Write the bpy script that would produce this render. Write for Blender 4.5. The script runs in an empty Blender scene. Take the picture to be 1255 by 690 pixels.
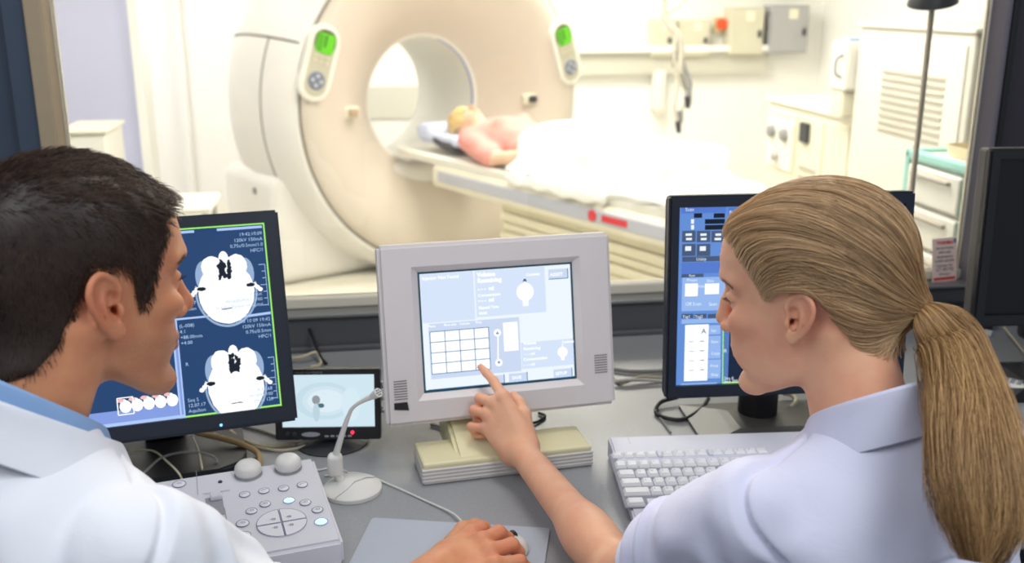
import bpy, bmesh, math, random
import numpy as np
from mathutils import Vector, Matrix

random.seed(7)
PI = math.pi
R_ = math.radians
QUICK = False
# ------------------------------------------------------------------ camera, world, lamps, exposure
FPX, PITCH, EYE = 1220.0, R_(16.0), 1.52
SC = bpy.context.scene
COL = SC.collection
cam_d = bpy.data.cameras.new('camera')
cam = bpy.data.objects.new('camera', cam_d)
COL.objects.link(cam)
cam.location = (0, 0, EYE)
cam.rotation_euler = (PI / 2 - PITCH, 0, 0)
cam_d.sensor_width = 36.0
cam_d.lens = FPX / 1255.0 * 36.0
cam_d.clip_start = 0.02
cam_d.dof.use_dof = True
cam_d.dof.focus_distance = 1.30
cam_d.dof.aperture_fstop = 4.2
cam_d.dof.aperture_blades = 7
SC.camera = cam
SC.view_settings.view_transform = 'Standard'
SC.view_settings.look = 'None'
SC.view_settings.gamma = 1.0
SC.view_settings.exposure = 0.0
SC.view_settings.use_curve_mapping = False
try:
    SC.cycles.use_denoising = True
    SC.cycles.max_bounces = 8
    SC.cycles.diffuse_bounces = 4
    SC.cycles.sample_clamp_indirect = 6.0
    SC.cycles.caustics_reflective = False
    SC.cycles.caustics_refractive = False
except Exception:
    pass
world = bpy.data.worlds.new('world')
SC.world = world
world.use_nodes = True
bg = world.node_tree.nodes['Background']
bg.inputs[0].default_value = (0.80, 0.88, 1.0, 1)
bg.inputs[1].default_value = 0.31


def area_light(name, loc, target, size, power, color, size_y=None):
    l = bpy.data.lights.new(name, 'AREA')
    l.energy = power
    l.color = color
    l.shape = 'RECTANGLE'
    l.size = size
    l.size_y = size_y or size
    o = bpy.data.objects.new(name, l)
    COL.objects.link(o)
    o.location = loc
    d = Vector(target) - Vector(loc)
    o.rotation_euler = d.to_track_quat('-Z', 'Y').to_euler()
    return o


# room frame: turned 9 degrees about z, origin under the camera
YAW = R_(9.0)
RX = Vector((math.cos(YAW), math.sin(YAW), 0))
RY = Vector((-math.sin(YAW), math.cos(YAW), 0))
WALL_Y = 2.135            # room-frame distance of the observation wall's near face
DESK_Z = 0.76


def rm(x, y, z=0.0):
    v = RX * x + RY * y
    return Vector((v.x, v.y, z))


# lamps of the scan room (its ceiling panels, the last one added) and of the control room (ceiling panels behind the desk chairs, plus an added warm fill)
WARM = (1.0, 0.975, 0.935)
COOL = (0.90, 0.95, 1.0)
for lx, ly, lp in ((-1.2, 3.6, 36), (1.2, 3.6, 36), (-2.2, 5.9, 56), (1.3, 6.0, 82), (0.9, 2.9, 9)):  # last one is an added lamp, brightening the fronts near the window
    p = rm(lx, ly, 2.66)
    area_light('scan_room_light', p, (p.x, p.y, 0), 1.15, lp, WARM, 1.15)
area_light('control_room_light', (-0.75, 0.15, 2.45), (-0.45, 0.9, 0.9), 0.6, 12, COOL, 1.2)
area_light('control_room_light', (0.95, 0.25, 2.45), (0.45, 1.1, 0.9), 0.6, 14.5, COOL, 1.2)
area_light('control_room_light', (-0.05, 1.75, 2.45), (-0.05, 1.75, 0.7), 0.5, 8.5, (1, .93, .84), 0.5)  # added warm fill over the desk, imitating light spilling from the window


# ------------------------------------------------------------------ pixel helpers (where a ray of the photo meets a plane of the place)
def ray(px, py):
    cx = (px - 627.5) / FPX
    cy = (345 - py) / FPX
    return Vector((cx, math.cos(PITCH) + cy * math.sin(PITCH), -math.sin(PITCH) + cy * math.cos(PITCH)))


def at_y(px, py, Y):
    d = ray(px, py)
    return Vector((0, 0, EYE)) + d * (Y / d.y)


def at_z(px, py, z):
    d = ray(px, py)
    return Vector((0, 0, EYE)) + d * ((z - EYE) / d.z)


def at_plane(px, py, o, n):
    d = ray(px, py)
    e = Vector((0, 0, EYE))
    return e + d * ((Vector(o) - e).dot(n) / d.dot(n))


# ------------------------------------------------------------------ materials
MATS = {}


def mat(name, color, rough=0.5, metal=0.0, emit=None, estr=0.0, noise=0.0, nscale=40.0, bump=0.0, sss=0.0, spec=0.5, coat=0.0):
    if name in MATS:
        return MATS[name]
    m = bpy.data.materials.new(name)
    m.use_nodes = True
    nt = m.node_tree
    b = nt.nodes['Principled BSDF']
    b.inputs['Base Color'].default_value = (*color, 1)
    b.inputs['Roughness'].default_value = rough
    b.inputs['Metallic'].default_value = metal
    b.inputs['Specular IOR Level'].default_value = spec
    if coat:
        b.inputs['Coat Weight'].default_value = coat
    if sss:
        b.inputs['Subsurface Weight'].default_value = sss
        b.inputs['Subsurface Radius'].default_value = (0.012, 0.005, 0.003)
        b.inputs['Subsurface Scale'].default_value = 1.0
    if emit:
        b.inputs['Emission Color'].default_value = (*emit, 1)
        b.inputs['Emission Strength'].default_value = estr
    if noise or bump:
        tc = nt.nodes.new('ShaderNodeTexCoord')
        nz = nt.nodes.new('ShaderNodeTexNoise')
        nz.inputs['Scale'].default_value = nscale
        nz.inputs['Detail'].default_value = 5
        nt.links.new(tc.outputs['Object'], nz.inputs['Vector'])
        if noise:
            mx = nt.nodes.new('ShaderNodeMix')
            mx.data_type = 'RGBA'
            mx.inputs[6].default_value = (*[c * (1 - noise) for c in color], 1)
            mx.inputs[7].default_value = (*[min(1, c * (1 + noise)) for c in color], 1)
            nt.links.new(nz.outputs['Fac'], mx.inputs[0])
            nt.links.new(mx.outputs[2], b.inputs['Base Color'])
        if bump:
            bp = nt.nodes.new('ShaderNodeBump')
            bp.inputs['Strength'].default_value = bump
            bp.inputs['Distance'].default_value = 0.001
            nt.links.new(nz.outputs['Fac'], bp.inputs['Height'])
            nt.links.new(bp.outputs['Normal'], b.inputs['Normal'])
    MATS[name] = m
    return m


def srgb(r, g, b):
    def f(c):
        c /= 255.0
        return c / 12.92 if c <= 0.04045 else ((c + 0.055) / 1.055) ** 2.4
    return (f(r), f(g), f(b))


def glow(name, rgb, strength=1.0):
    """a lit patch of a display: emits its own colour"""
    if name in MATS:
        return MATS[name]
    m = bpy.data.materials.new(name)
    m.use_nodes = True
    b = m.node_tree.nodes['Principled BSDF']
    c = srgb(*rgb)
    b.inputs['Base Color'].default_value = (0.01, 0.01, 0.012, 1)
    b.inputs['Roughness'].default_value = 0.35
    b.inputs['Specular IOR Level'].default_value = 0.2
    b.inputs['Emission Color'].default_value = (*c, 1)
    b.inputs['Emission Strength'].default_value = strength
    MATS[name] = m
    return m


# ------------------------------------------------------------------ objects
def link(name, me, m=None, parent=None, smooth=False):
    o = bpy.data.objects.new(name, me)
    COL.objects.link(o)
    if m is not None:
        me.materials.append(m)
    if parent is not None:
        o.parent = parent
    if smooth:
        me.polygons.foreach_set('use_smooth', [True] * len(me.polygons))
    return o


def obj(name, bm, m=None, parent=None, smooth=False):
    me = bpy.data.meshes.new(name)
    bmesh.ops.recalc_face_normals(bm, faces=bm.faces[:])
    bm.to_mesh(me)
    bm.free()
    o = link(name, me, m, parent, smooth)
    if smooth:
        try:
            me.set_sharp_from_angle(angle=R_(38))
        except Exception:
            pass
    return o


def np_mesh(name, V, F, m=None, parent=None, smooth=True):
    """V (n,3) array, F (k,4) or (k,3) array"""
    me = bpy.data.meshes.new(name)
    V = np.asarray(V, np.float32)
    F = np.asarray(F, np.int32)
    me.vertices.add(len(V))
    me.vertices.foreach_set('co', V.ravel())
    n = F.shape[1]
    me.loops.add(F.size)
    me.loops.foreach_set('vertex_index', F.ravel())
    me.polygons.add(len(F))
    me.polygons.foreach_set('loop_start', np.arange(0, F.size, n, dtype=np.int32))
    me.update(calc_edges=True)
    me.validate()
    return link(name, me, m, parent, smooth)


def empty(name, loc=(0, 0, 0), rz=0.0, label=None, cat=None, group=None):
    o = bpy.data.objects.new(name, None)
    o.empty_display_size = 0.05
    COL.objects.link(o)
    o.location = loc
    o.rotation_euler = (0, 0, rz)
    if label:
        tag(o, label, cat, group)
    return o


def tag(o, label, cat, group=None, kind=None):
    o['label'] = label
    o['category'] = cat
    if group:
        o['group'] = group
    if kind:
        o['kind'] = kind
    return o


def struct(name, bm, m, parent=None, smooth=False):
    o = obj(name, bm, m, parent, smooth)
    if parent is None:
        o['kind'] = 'structure'
    return o


def BM():
    return bmesh.new()


def T(loc=(0, 0, 0), rot=(0, 0, 0)):
    from mathutils import Euler
    return Matrix.Translation(loc) @ Euler(rot).to_matrix().to_4x4()


def box(bm, lo, hi, bev=0.0, seg=2, M=None):
    """axis-aligned box lo..hi, optionally bevelled, transformed by M"""
    lo = Vector(lo)
    hi = Vector(hi)
    c = (lo + hi) / 2
    s = hi - lo
    r = bmesh.ops.create_cube(bm, size=1.0, matrix=Matrix.Translation(c) @ Matrix.Diagonal((s.x, s.y, s.z, 1)))
    vs = r['verts']
    if bev:
        es = list({e for v in vs for e in v.link_edges})
        r2 = bmesh.ops.bevel(bm, geom=es, offset=bev, segments=seg, affect='EDGES', profile=0.5)
        vs = list({v for f in r2['faces'] for v in f.verts} | {v for v in vs if v.is_valid})
        # collect the whole island
        seen = set(vs)
        stack = list(vs)
        while stack:
            v = stack.pop()
            for e in v.link_edges:
                w = e.other_vert(v)
                if w not in seen:
                    seen.add(w)
                    stack.append(w)
        vs = list(seen)
    if M is not None:
        bmesh.ops.transform(bm, matrix=M, verts=vs)
    return vs


def quad(bm, a, b, c, d):
    vs = [bm.verts.new(Vector(p)) for p in (a, b, c, d)]
    return bm.faces.new(vs)


def prism(bm, pts, h, M=None, z0=0.0, bev=0.0):
    """polygon pts (x,y) raised from z0 to z0+h"""
    lo = [bm.verts.new((x, y, z0)) for x, y in pts]
    hi = [bm.verts.new((x, y, z0 + h)) for x, y in pts]
    n = len(pts)
    top = bm.faces.new(hi)
    bm.faces.new(lo[::-1])
    for i in range(n):
        bm.faces.new((lo[i], lo[(i + 1) % n], hi[(i + 1) % n], hi[i]))
    vs = lo + hi
    if bev:
        r = bmesh.ops.bevel(bm, geom=list(top.edges), offset=bev, segments=3, affect='EDGES')
        vs = list({v for v in vs if v.is_valid} | {v for f in r['faces'] for v in f.verts})
    if M is not None:
        bmesh.ops.transform(bm, matrix=M, verts=vs)
    return vs


def lathe(bm, prof, n=48, M=None, cap=True):
    """profile of (r, z), turned about z"""
    rings = []
    for r, z in prof:
        if r < 1e-6:
            rings.append([bm.verts.new((0, 0, z))])
        else:
            rings.append([bm.verts.new((r * math.cos(2 * PI * k / n), r * math.sin(2 * PI * k / n), z)) for k in range(n)])
    for a, b in zip(rings, rings[1:]):
        for k in range(n):
            k2 = (k + 1) % n
            if len(a) == 1 and len(b) == 1:
                continue
            if len(a) == 1:
                bm.faces.new((a[0], b[k], b[k2]))
            elif len(b) == 1:
                bm.faces.new((a[k], b[0], a[k2]))
            else:
                bm.faces.new((a[k], b[k], b[k2], a[k2]))
    if cap:
        if len(rings[0]) > 1:
            bm.faces.new(rings[0])
        if len(rings[-1]) > 1:
            bm.faces.new(rings[-1][::-1])
    vs = [v for r in rings for v in r]
    if M is not None:
        bmesh.ops.transform(bm, matrix=M, verts=vs)
    return vs


def smooth_path(pts, n=8):
    """Catmull-Rom through pts"""
    P = [Vector(p) for p in pts]
    P = [P[0] * 2 - P[1]] + P + [P[-1] * 2 - P[-2]]
    out = []
    for i in range(1, len(P) - 2):
        for k in range(n):
            t = k / n
            a, b, c, d = P[i - 1], P[i], P[i + 1], P[i + 2]
            out.append(0.5 * ((2 * b) + (c - a) * t + (2 * a - 5 * b + 4 * c - d) * t * t + (3 * b - a - 3 * c + d) * t ** 3))
    out.append(P[-2])
    return out


def tube(bm, pts, r, sides=10, radii=None, flat=1.0):
    """swept round tube along pts; radii per point optional"""
    pts = [Vector(p) for p in pts]
    n = len(pts)
    up = Vector((0, 0, 1))
    rings = []
    prev = None
    for i, p in enumerate(pts):
        t = (pts[min(i + 1, n - 1)] - pts[max(i - 1, 0)]).normalized()
        if prev is None:
            a = t.cross(up)
            if a.length < 1e-3:
                a = t.cross(Vector((1, 0, 0)))
            a.normalize()
        else:
            a = (prev - t * prev.dot(t)).normalized()
        prev = a
        b = t.cross(a)
        rr = radii[i] if radii else r
        rings.append([bm.verts.new(p + (a * math.cos(2 * PI * k / sides) + b * math.sin(2 * PI * k / sides) * flat) * rr) for k in range(sides)])
    for u, v in zip(rings, rings[1:]):
        for k in range(sides):
            k2 = (k + 1) % sides
            bm.faces.new((u[k], u[k2], v[k2], v[k]))
    bm.faces.new(rings[0][::-1])
    bm.faces.new(rings[-1])
    return rings


def cyl(bm, a, b, r, sides=20, r2=None):
    return tube(bm, [a, b], r, sides, radii=[r, r if r2 is None else r2])


def rrect(x0, y0, x1, y1, r, n=5):
    """rounded rectangle outline, counter-clockwise"""
    out = []
    for cx, cy, a0 in ((x1 - r, y1 - r, 0), (x0 + r, y1 - r, 90), (x0 + r, y0 + r, 180), (x1 - r, y0 + r, 270)):
        for k in range(n + 1):
            a = R_(a0 + 90 * k / n)
            out.append((cx + r * math.cos(a), cy + r * math.sin(a)))
    return out


def ellipse(cx, cy, rx, ry, n=24, a0=0, a1=360):
    full = abs(a1 - a0) >= 360
    return [(cx + rx * math.cos(R_(a0 + (a1 - a0) * k / (n if full else n - 1))), cy + ry * math.sin(R_(a0 + (a1 - a0) * k / (n if full else n - 1)))) for k in range(n)]


def flat(bm, pts, z=0.0, M=None):
    vs = [bm.verts.new((x, y, z)) for x, y in pts]
    f = bm.faces.new(vs)
    if M is not None:
        bmesh.ops.transform(bm, matrix=M, verts=vs)
    return vs


def frect(bm, x0, y0, x1, y1, z=0.0):
    return flat(bm, [(x0, y0), (x1, y0), (x1, y1), (x0, y1)], z)


def fline(bm, a, b, w, z=0.0):
    a = Vector((*a, 0))
    b = Vector((*b, 0))
    d = (b - a).normalized() * (w / 2)
    n = Vector((-d.y, d.x, 0))
    return flat(bm, [(p.x, p.y) for p in (a - n, b - n, b + n, a + n)], z)


_txt = {}


def text(bm, s, x, y, size, z=0.0, align='LEFT', M=None, squash=1.0, bold=0.0):
    """lettering as flat filled faces in the xy plane"""
    cu = bpy.data.curves.new('lettering', 'FONT')
    cu.body = s
    cu.size = size
    cu.align_x = align
    cu.resolution_u = 2
    cu.fill_mode = 'FRONT'
    cu.offset = bold
    o = bpy.data.objects.new('lettering', cu)
    COL.objects.link(o)
    dg = bpy.context.evaluated_depsgraph_get()
    ev = o.evaluated_get(dg)
    me = ev.to_mesh()
    vs = [bm.verts.new((v.co.x * squash + x, v.co.y + y, z)) for v in me.vertices]
    for p in me.polygons:
        try:
            bm.faces.new([vs[i] for i in p.vertices])
        except ValueError:
            pass
    ev.to_mesh_clear()
    bpy.data.objects.remove(o)
    bpy.data.curves.remove(cu)
    if M is not None:
        bmesh.ops.transform(bm, matrix=M, verts=vs)
    return vs


def copy_tree(o, parent=None):
    c = o.copy()
    COL.objects.link(c)
    c.parent = parent
    for ch in list(o.children):
        copy_tree(ch, c)
    return c


# common materials
M_WHITE = mat('white enamel', srgb(236, 234, 226), 0.45)
M_CREAM = mat('cream enamel', srgb(228, 224, 205), 0.5)
M_BLACK = mat('black plastic', srgb(28, 29, 33), 0.42)
M_DARK = mat('dark grey plastic', srgb(52, 54, 60), 0.5)
M_GREY = mat('grey plastic', srgb(150, 150, 152), 0.5)
M_STEEL = mat('brushed steel', srgb(190, 190, 190), 0.3, 0.9)
M_LINE = mat('thin grey seam', srgb(120, 115, 105), 0.7)
# ------------------------------------------------------------------ solid modelling of bodies and cloth: distance fields turned into one smooth surface
def A3(*v):
    return np.array(v, np.float32)


def vlen(p):
    return np.sqrt(np.einsum('ij,ij->i', p, p))


def smin(a, b, k):
    h = np.clip(0.5 + 0.5 * (b - a) / k, 0, 1)
    return b * (1 - h) + a * h - k * h * (1 - h)


def smax(a, b, k):
    return -smin(-a, -b, k)


def s_ball(p, c, r):
    return vlen(p - A3(*c)) - r


def s_ell(p, c, r, R=None):
    """ellipsoid; R is a 3x3 matrix whose columns are its axes"""
    q = p - A3(*c)
    if R is not None:
        q = q @ np.asarray(R, np.float32)
    r = A3(*r)
    k0 = vlen(q / r)
    k1 = vlen(q / (r * r))
    return np.where(k1 < 1e-6, -float(min(r)), k0 * (k0 - 1.0) / np.maximum(k1, 1e-6))


def s_cone(p, a, b, ra, rb):
    """round cone: capsule whose radius runs from ra to rb"""
    a = A3(*a)
    b = A3(*b)
    d = b - a
    L2 = float(d @ d)
    t = np.clip(((p - a) @ d) / L2, 0, 1)
    return vlen(p - a - t[:, None] * d) - (ra + (rb - ra) * t)


def s_chain(p, pts, rad, k=0.0):
    out = None
    for i in range(len(pts) - 1):
        d = s_cone(p, pts[i], pts[i + 1], rad[i], rad[i + 1])
        out = d if out is None else (np.minimum(out, d) if k == 0 else smin(out, d, k))
    return out


def s_box(p, c, h, r=0.0, R=None):
    q = p - A3(*c)
    if R is not None:
        q = q @ np.asarray(R, np.float32)
    q = np.abs(q) - (A3(*h) - r)
    return vlen(np.maximum(q, 0)) + np.minimum(q.max(1), 0) - r


def smoothstep(a, b, x):
    t = np.clip((x - a) / (b - a), 0, 1)
    return t * t * (3 - 2 * t)


def wob(p, f, seed=0):
    """cheap smooth noise in about -1..1: a few crossed sines"""
    r = np.random.RandomState(seed)
    out = 0
    for i in range(6):
        d = r.normal(size=3)
        d /= np.linalg.norm(d)
        out = out + np.sin(p @ (d * f * (0.7 + 0.6 * r.rand())).astype(np.float32) + r.rand() * 6.28)
    return out / 3.0


def surface(fn, lo, hi, h, slack=2.2):
    """vertices and quads of fn's zero surface inside the box lo..hi, cell size h; only blocks near the surface are sampled"""
    lo = np.array(lo, float)
    hi = np.array(hi, float)
    B = 12
    nb = np.ceil((hi - lo) / (h * B)).astype(int)
    N = nb * B + 1
    S = np.ones(N, np.float32)
    bi = np.stack(np.meshgrid(*[np.arange(n) for n in nb], indexing='ij'), -1).reshape(-1, 3)
    cen = (lo + (bi + 0.5) * B * h).astype(np.float32)
    dc = fn(cen)
    rad = B * h * 0.87
    near = np.abs(dc) < rad * slack
    off = np.stack(np.meshgrid(*[np.arange(B + 1)] * 3, indexing='ij'), -1).reshape(-1, 3)
    for i in np.nonzero(~near & (dc < 0))[0]:
        a = bi[i] * B
        S[a[0]:a[0] + B + 1, a[1]:a[1] + B + 1, a[2]:a[2] + B + 1] = -1
    idx = np.nonzero(near)[0]
    CH = 60
    for s in range(0, len(idx), CH):
        part = idx[s:s + CH]
        g = (bi[part] * B)[:, None, :] + off[None]
        pts = (lo + g.reshape(-1, 3) * h).astype(np.float32)
        S[g[..., 0].ravel(), g[..., 1].ravel(), g[..., 2].ravel()] = fn(pts)
    ins = S < 0
    n = np.array(S.shape) - 1
    cnt = np.zeros(n, np.int8)
    for a in (0, 1):
        for b in (0, 1):
            for c in (0, 1):
                cnt += ins[a:a + n[0], b:b + n[1], c:c + n[2]]
    cells = np.argwhere((cnt > 0) & (cnt < 8))
    ids = np.full(n, -1, np.int32)
    ids[cells[:, 0], cells[:, 1], cells[:, 2]] = np.arange(len(cells))
    cor = {}
    for a in (0, 1):
        for b in (0, 1):
            for c in (0, 1):
                cor[a, b, c] = S[cells[:, 0] + a, cells[:, 1] + b, cells[:, 2] + c]
    acc = np.zeros((len(cells), 3))
    num = np.zeros(len(cells))
    for ax in range(3):
        for u in (0, 1):
            for v in (0, 1):
                k0 = [u, v]
                k0.insert(ax, 0)
                k1 = [u, v]
                k1.insert(ax, 1)
                s0 = cor[tuple(k0)]
                s1 = cor[tuple(k1)]
                m = (s0 < 0) != (s1 < 0)
                t = np.where(m, s0 / np.where(m, s0 - s1, 1), 0)
                pt = np.tile(np.array(k0, float), (len(cells), 1))
                pt[:, ax] = t
                acc += pt * m[:, None]
                num += m
    V = lo + (cells + acc / num[:, None]) * h
    F = []
    for ax in range(3):
        sl0 = [slice(None)] * 3
        sl1 = [slice(None)] * 3
        sl0[ax] = slice(0, -1)
        sl1[ax] = slice(1, None)
        x = ins[tuple(sl0)] != ins[tuple(sl1)]
        e = np.argwhere(x)
        o1, o2 = [k for k in range(3) if k != ax]
        ok = (e[:, o1] > 0) & (e[:, o2] > 0) & (e[:, o1] < n[o1]) & (e[:, o2] < n[o2])
        e = e[ok]
        def cid(d1, d2):
            c = e.copy()
            c[:, o1] += d1
            c[:, o2] += d2
            return ids[c[:, 0], c[:, 1], c[:, 2]]
        q = np.stack([cid(-1, -1), cid(0, -1), cid(0, 0), cid(-1, 0)], 1)
        neg = ins[e[:, 0], e[:, 1], e[:, 2]]
        flip = neg if ax != 1 else ~neg
        q[~flip] = q[~flip][:, ::-1]
        F.append(q)
    F = np.concatenate(F)
    F = F[(F >= 0).all(1)]
    return V, F


def solid(name, fn, lo, hi, h, m, parent=None, relax=1):
    V, F = surface(fn, lo, hi, h)
    if relax:
        for _ in range(relax):
            acc = np.zeros_like(V)
            cnt = np.zeros(len(V))
            for k in range(4):
                np.add.at(acc, F[:, k], V[F[:, (k + 1) % 4]] + V[F[:, (k - 1) % 4]])
                np.add.at(cnt, F[:, k], 2)
            V = 0.5 * V + 0.5 * acc / np.maximum(cnt, 1)[:, None]
    return np_mesh(name, V, F, m, parent, True)


def basis(x, up=(0, 0, 1)):
    """3x3 with columns forward x, left y, up z"""
    x = np.array(x, float)
    x /= np.linalg.norm(x)
    y = np.cross(up, x)
    y /= np.linalg.norm(y)
    return np.stack([x, y, np.cross(x, y)], 1)
# ------------------------------------------------------------------ the setting
M_WALL = mat('scan room wall paint', srgb(248, 247, 243), 0.7, noise=0.01, nscale=8)
M_LAV = mat('lavender wall paint', srgb(206, 208, 236), 0.7)
M_PART = mat('charcoal blue partition laminate', srgb(66, 78, 96), 0.55, noise=0.08, nscale=14)
M_PARTR = mat('dark brown grey panel', srgb(58, 54, 62), 0.6, noise=0.06, nscale=14)
M_WOOD = mat('pale oak jamb', srgb(176, 156, 128), 0.55, noise=0.08, nscale=22)
M_LEDGE = mat('dark grey ledge laminate', srgb(94, 94, 98), 0.45, noise=0.05, nscale=60)
M_DESK = mat('speckled grey desk laminate', srgb(148, 150, 153), 0.38, noise=0.22, nscale=420, bump=0.05)
M_FLOORS = mat('scan room vinyl floor', srgb(226, 222, 208), 0.45, noise=0.04, nscale=5)
M_FLOORC = mat('control room vinyl floor', srgb(110, 112, 118), 0.6, noise=0.1, nscale=30)


def rbox(name, lo, hi, m, bev=0.0, parent=None, kind=True):
    """box given in the room frame"""
    bm = BM()
    box(bm, lo, hi, bev)
    o = obj(name, bm, m, parent)
    if parent is None:
        o.rotation_euler = (0, 0, YAW)
        if kind:
            o['kind'] = 'structure'
    return o


XL, XR = -0.590, 1.470      # window opening, room frame
rbox('floor', (-5, -1.6, -0.05), (4.5, WALL_Y + .06, 0), M_FLOORC)
rbox('floor_scan_room', (-5, WALL_Y + .06, -0.05), (4.5, 8.2, 0), M_FLOORS)
# back, left and right walls of the scan room
rbox('wall_back', (-5, 7.75, 0), (4.5, 7.85, 2.75), M_WALL)
rbox('wall_left', (-5, WALL_Y + .14, 0), (-4.9, 7.75, 2.75), M_WALL)
rbox('wall_right', (3.75, WALL_Y + .14, 0), (3.85, 7.75, 2.75), M_WALL)
rbox('wall_lavender', (-4.9, 5.6, 0), (-1.125, 5.72, 2.75), M_LAV)
rbox('trim_corner', (-1.125, 5.55, 0), (-1.08, 5.77, 2.75), M_WALL)
# ceiling of the scan room
rbox('ceiling', (-5, WALL_Y + .06, 2.75), (4.5, 7.85, 2.85), M_WALL)
# observation wall
W0, W1 = WALL_Y + 0.0, WALL_Y + 0.07
rbox('wall_below_window', (-3.2, W0, 0), (3.9, W1, 0.838), M_LEDGE)
rbox('wall_window_side', (-3.2, W0 + .02, 0.838), (XL - .034, W1, 2.75), M_PART)
rbox('wall_far_side', (XR + .012, W0 + .02, 0.838), (3.9, W1, 2.75), M_PARTR)
rbox('wall_above_window', (XL - .10, W0 + .02, 2.1), (XR + .10, W1, 2.75), M_PART)
# recessed post on the blue side
rbox('trim_blue', (XL - .075, W0 - .004, 0.838), (XL - .034, W0 + .02, 2.1), M_PART)
rbox('trim_oak', (XL - .034, W0 - .012, 0.838), (XL, W1, 2.1), M_WOOD, 0.003)
rbox('trim_grey', (XR, W0 - .012, 0.838), (XR + .012, W1, 2.1), mat('mauve grey jamb', srgb(112, 108, 118), 0.55), 0.003)
rbox('trim_black', (XR + .012, W0 - .018, 0.838), (XR + .026, W0 + .05, 2.1), M_BLACK, 0.002)
rbox('trim_sill', (XL - .1, W0 - .012, 0.838), (XR + .1, W0 + .05, 0.846), mat('steel edge strip', srgb(150, 150, 150), 0.35, 0.6), 0.002)
# window: cream frame and the pane of lead glass
m_frame = mat('cream window frame', srgb(225, 218, 200), 0.5)
win = empty('window_1', (0, 0, 0), YAW)
win['kind'] = 'structure'
bm = BM()
box(bm, (XL, W0 + .036, 0.846), (XR, W0 + .068, 0.872), 0.004)
box(bm, (XL, W0 + .036, 2.04), (XR, W0 + .068, 2.1), 0.004)
box(bm, (XL, W0 + .05, 0.872), (XL + .004, W0 + .068, 2.04))
box(bm, (XR - .004, W0 + .05, 0.872), (XR, W0 + .068, 2.04))
obj('window_frame', bm, m_frame, win)
mg = bpy.data.materials.new('lead glass')
mg.use_nodes = True
nt = mg.node_tree
nt.nodes.remove(nt.nodes['Principled BSDF'])
tr = nt.nodes.new('ShaderNodeBsdfTransparent')
tr.inputs[0].default_value = (0.985, 0.985, 0.95, 1)
gl = nt.nodes.new('ShaderNodeBsdfGlossy')
gl.inputs['Roughness'].default_value = 0.02
fr = nt.nodes.new('ShaderNodeFresnel')
fr.inputs[0].default_value = 1.5
mxs = nt.nodes.new('ShaderNodeMixShader')
nt.links.new(fr.outputs[0], mxs.inputs[0])
nt.links.new(tr.outputs[0], mxs.inputs[1])
nt.links.new(gl.outputs[0], mxs.inputs[2])
nt.links.new(mxs.outputs[0], nt.nodes['Material Output'].inputs[0])
bm = BM()
box(bm, (XL + .003, W0 + .052, 0.868), (XR - .003, W0 + .060, 2.042))
obj('window_pane', bm, mg, win)

# grey dado band low on the back wall, cable trunking higher up on its far half, shade under its white lid painted grey
rbox('trim_dado', (-0.8, 7.73, 0.62), (1.15, 7.75, 0.86), mat('grey dado panel', srgb(214, 212, 200), 0.6))
rbox('trim_trunking', (1.2, 7.66, 0.93), (3.28, 7.75, 1.10), mat('trunking shade grey', srgb(205, 203, 190), 0.55), 0.006)
rbox('trim_trunking_lid', (1.2, 7.60, 1.10), (3.28, 7.75, 1.15), M_WALL, 0.01)
# pipe running up the white wall beside the lavender wall
bm = BM()
cyl(bm, rm(-1.22, 7.7, 0), rm(-1.22, 7.7, 2.75), 0.018)
o = struct('trim_pipe', bm, M_WALL, None, True)

# ceiling light panels of the scan room; the last is added for light near the window
m_diff = mat('ceiling diffuser', (1, 1, 1), 0.5, emit=(1, .96, .88), estr=3.0)
words_ = ('over the scanner couch foot', 'above the service cabinets', 'over the lavender wall', 'above the scanner gantry', 'added just inside the observation window')
for (lx, ly), wd in zip(((-1.2, 3.6), (1.2, 3.6), (-2.2, 5.9), (1.3, 6.0), (0.9, 2.9)), words_):
    e = empty('ceiling_light', rm(lx, ly, 2.75), YAW, 'square white recessed ceiling light panel ' + wd, 'ceiling light', 'scan room ceiling lights')
    bm = BM()
    for a, b, c, d in ((-.62, -.62, .62, -.58), (-.62, .58, .62, .62), (-.62, -.58, -.58, .58), (.58, -.58, .62, .58)):
        box(bm, (a, b, -.03), (c, d, 0.0))
    obj('frame', bm, M_WHITE, e)
    bm = BM()
    box(bm, (-.58, -.58, -.012), (.58, .58, -.002))
    obj('diffuser', bm, m_diff, e)

# the desk: worktop along the observation wall
desk = empty('desk', rm(0, 0, 0), YAW, 'long speckled grey laminate worktop under the observation window', 'desk')
bm = BM()
box(bm, (-2.2, 1.18, DESK_Z - .035), (2.6, WALL_Y - .003, DESK_Z), 0.006)
obj('worktop', bm, M_DESK, desk)
bm = BM()
box(bm, (-2.2, WALL_Y - .016, DESK_Z), (2.6, WALL_Y - .003, DESK_Z + .012), 0.003)
obj('back_strip', bm, M_LEDGE, desk)
for lx in (-2.15, -0.9, 0.75, 2.5):
    bm = BM()
    box(bm, (lx, 1.22, 0), (lx + .035, WALL_Y - .02, DESK_Z - .035))
    obj('side_panel', bm, M_LEDGE, desk)
# ------------------------------------------------------------------ scanner gantry
GA = R_(37.0)
GC = (-0.33, 5.6)
ISO = 0.94
M_SHELL = mat('scanner shell enamel', srgb(234, 231, 228), 0.42)
M_FACE = mat('scanner face enamel', srgb(216, 205, 192), 0.45)
gantry = empty('scanner_gantry', (GC[0], GC[1], 0), GA, 'big white ring shaped scanner gantry with round bore behind the window', 'scanner')
MG = T((0, 0, ISO), (PI / 2, 0, 0))


def clampz(bm, z0):
    for v in bm.verts:
        if v.co.z < z0:
            v.co.z = z0


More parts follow.
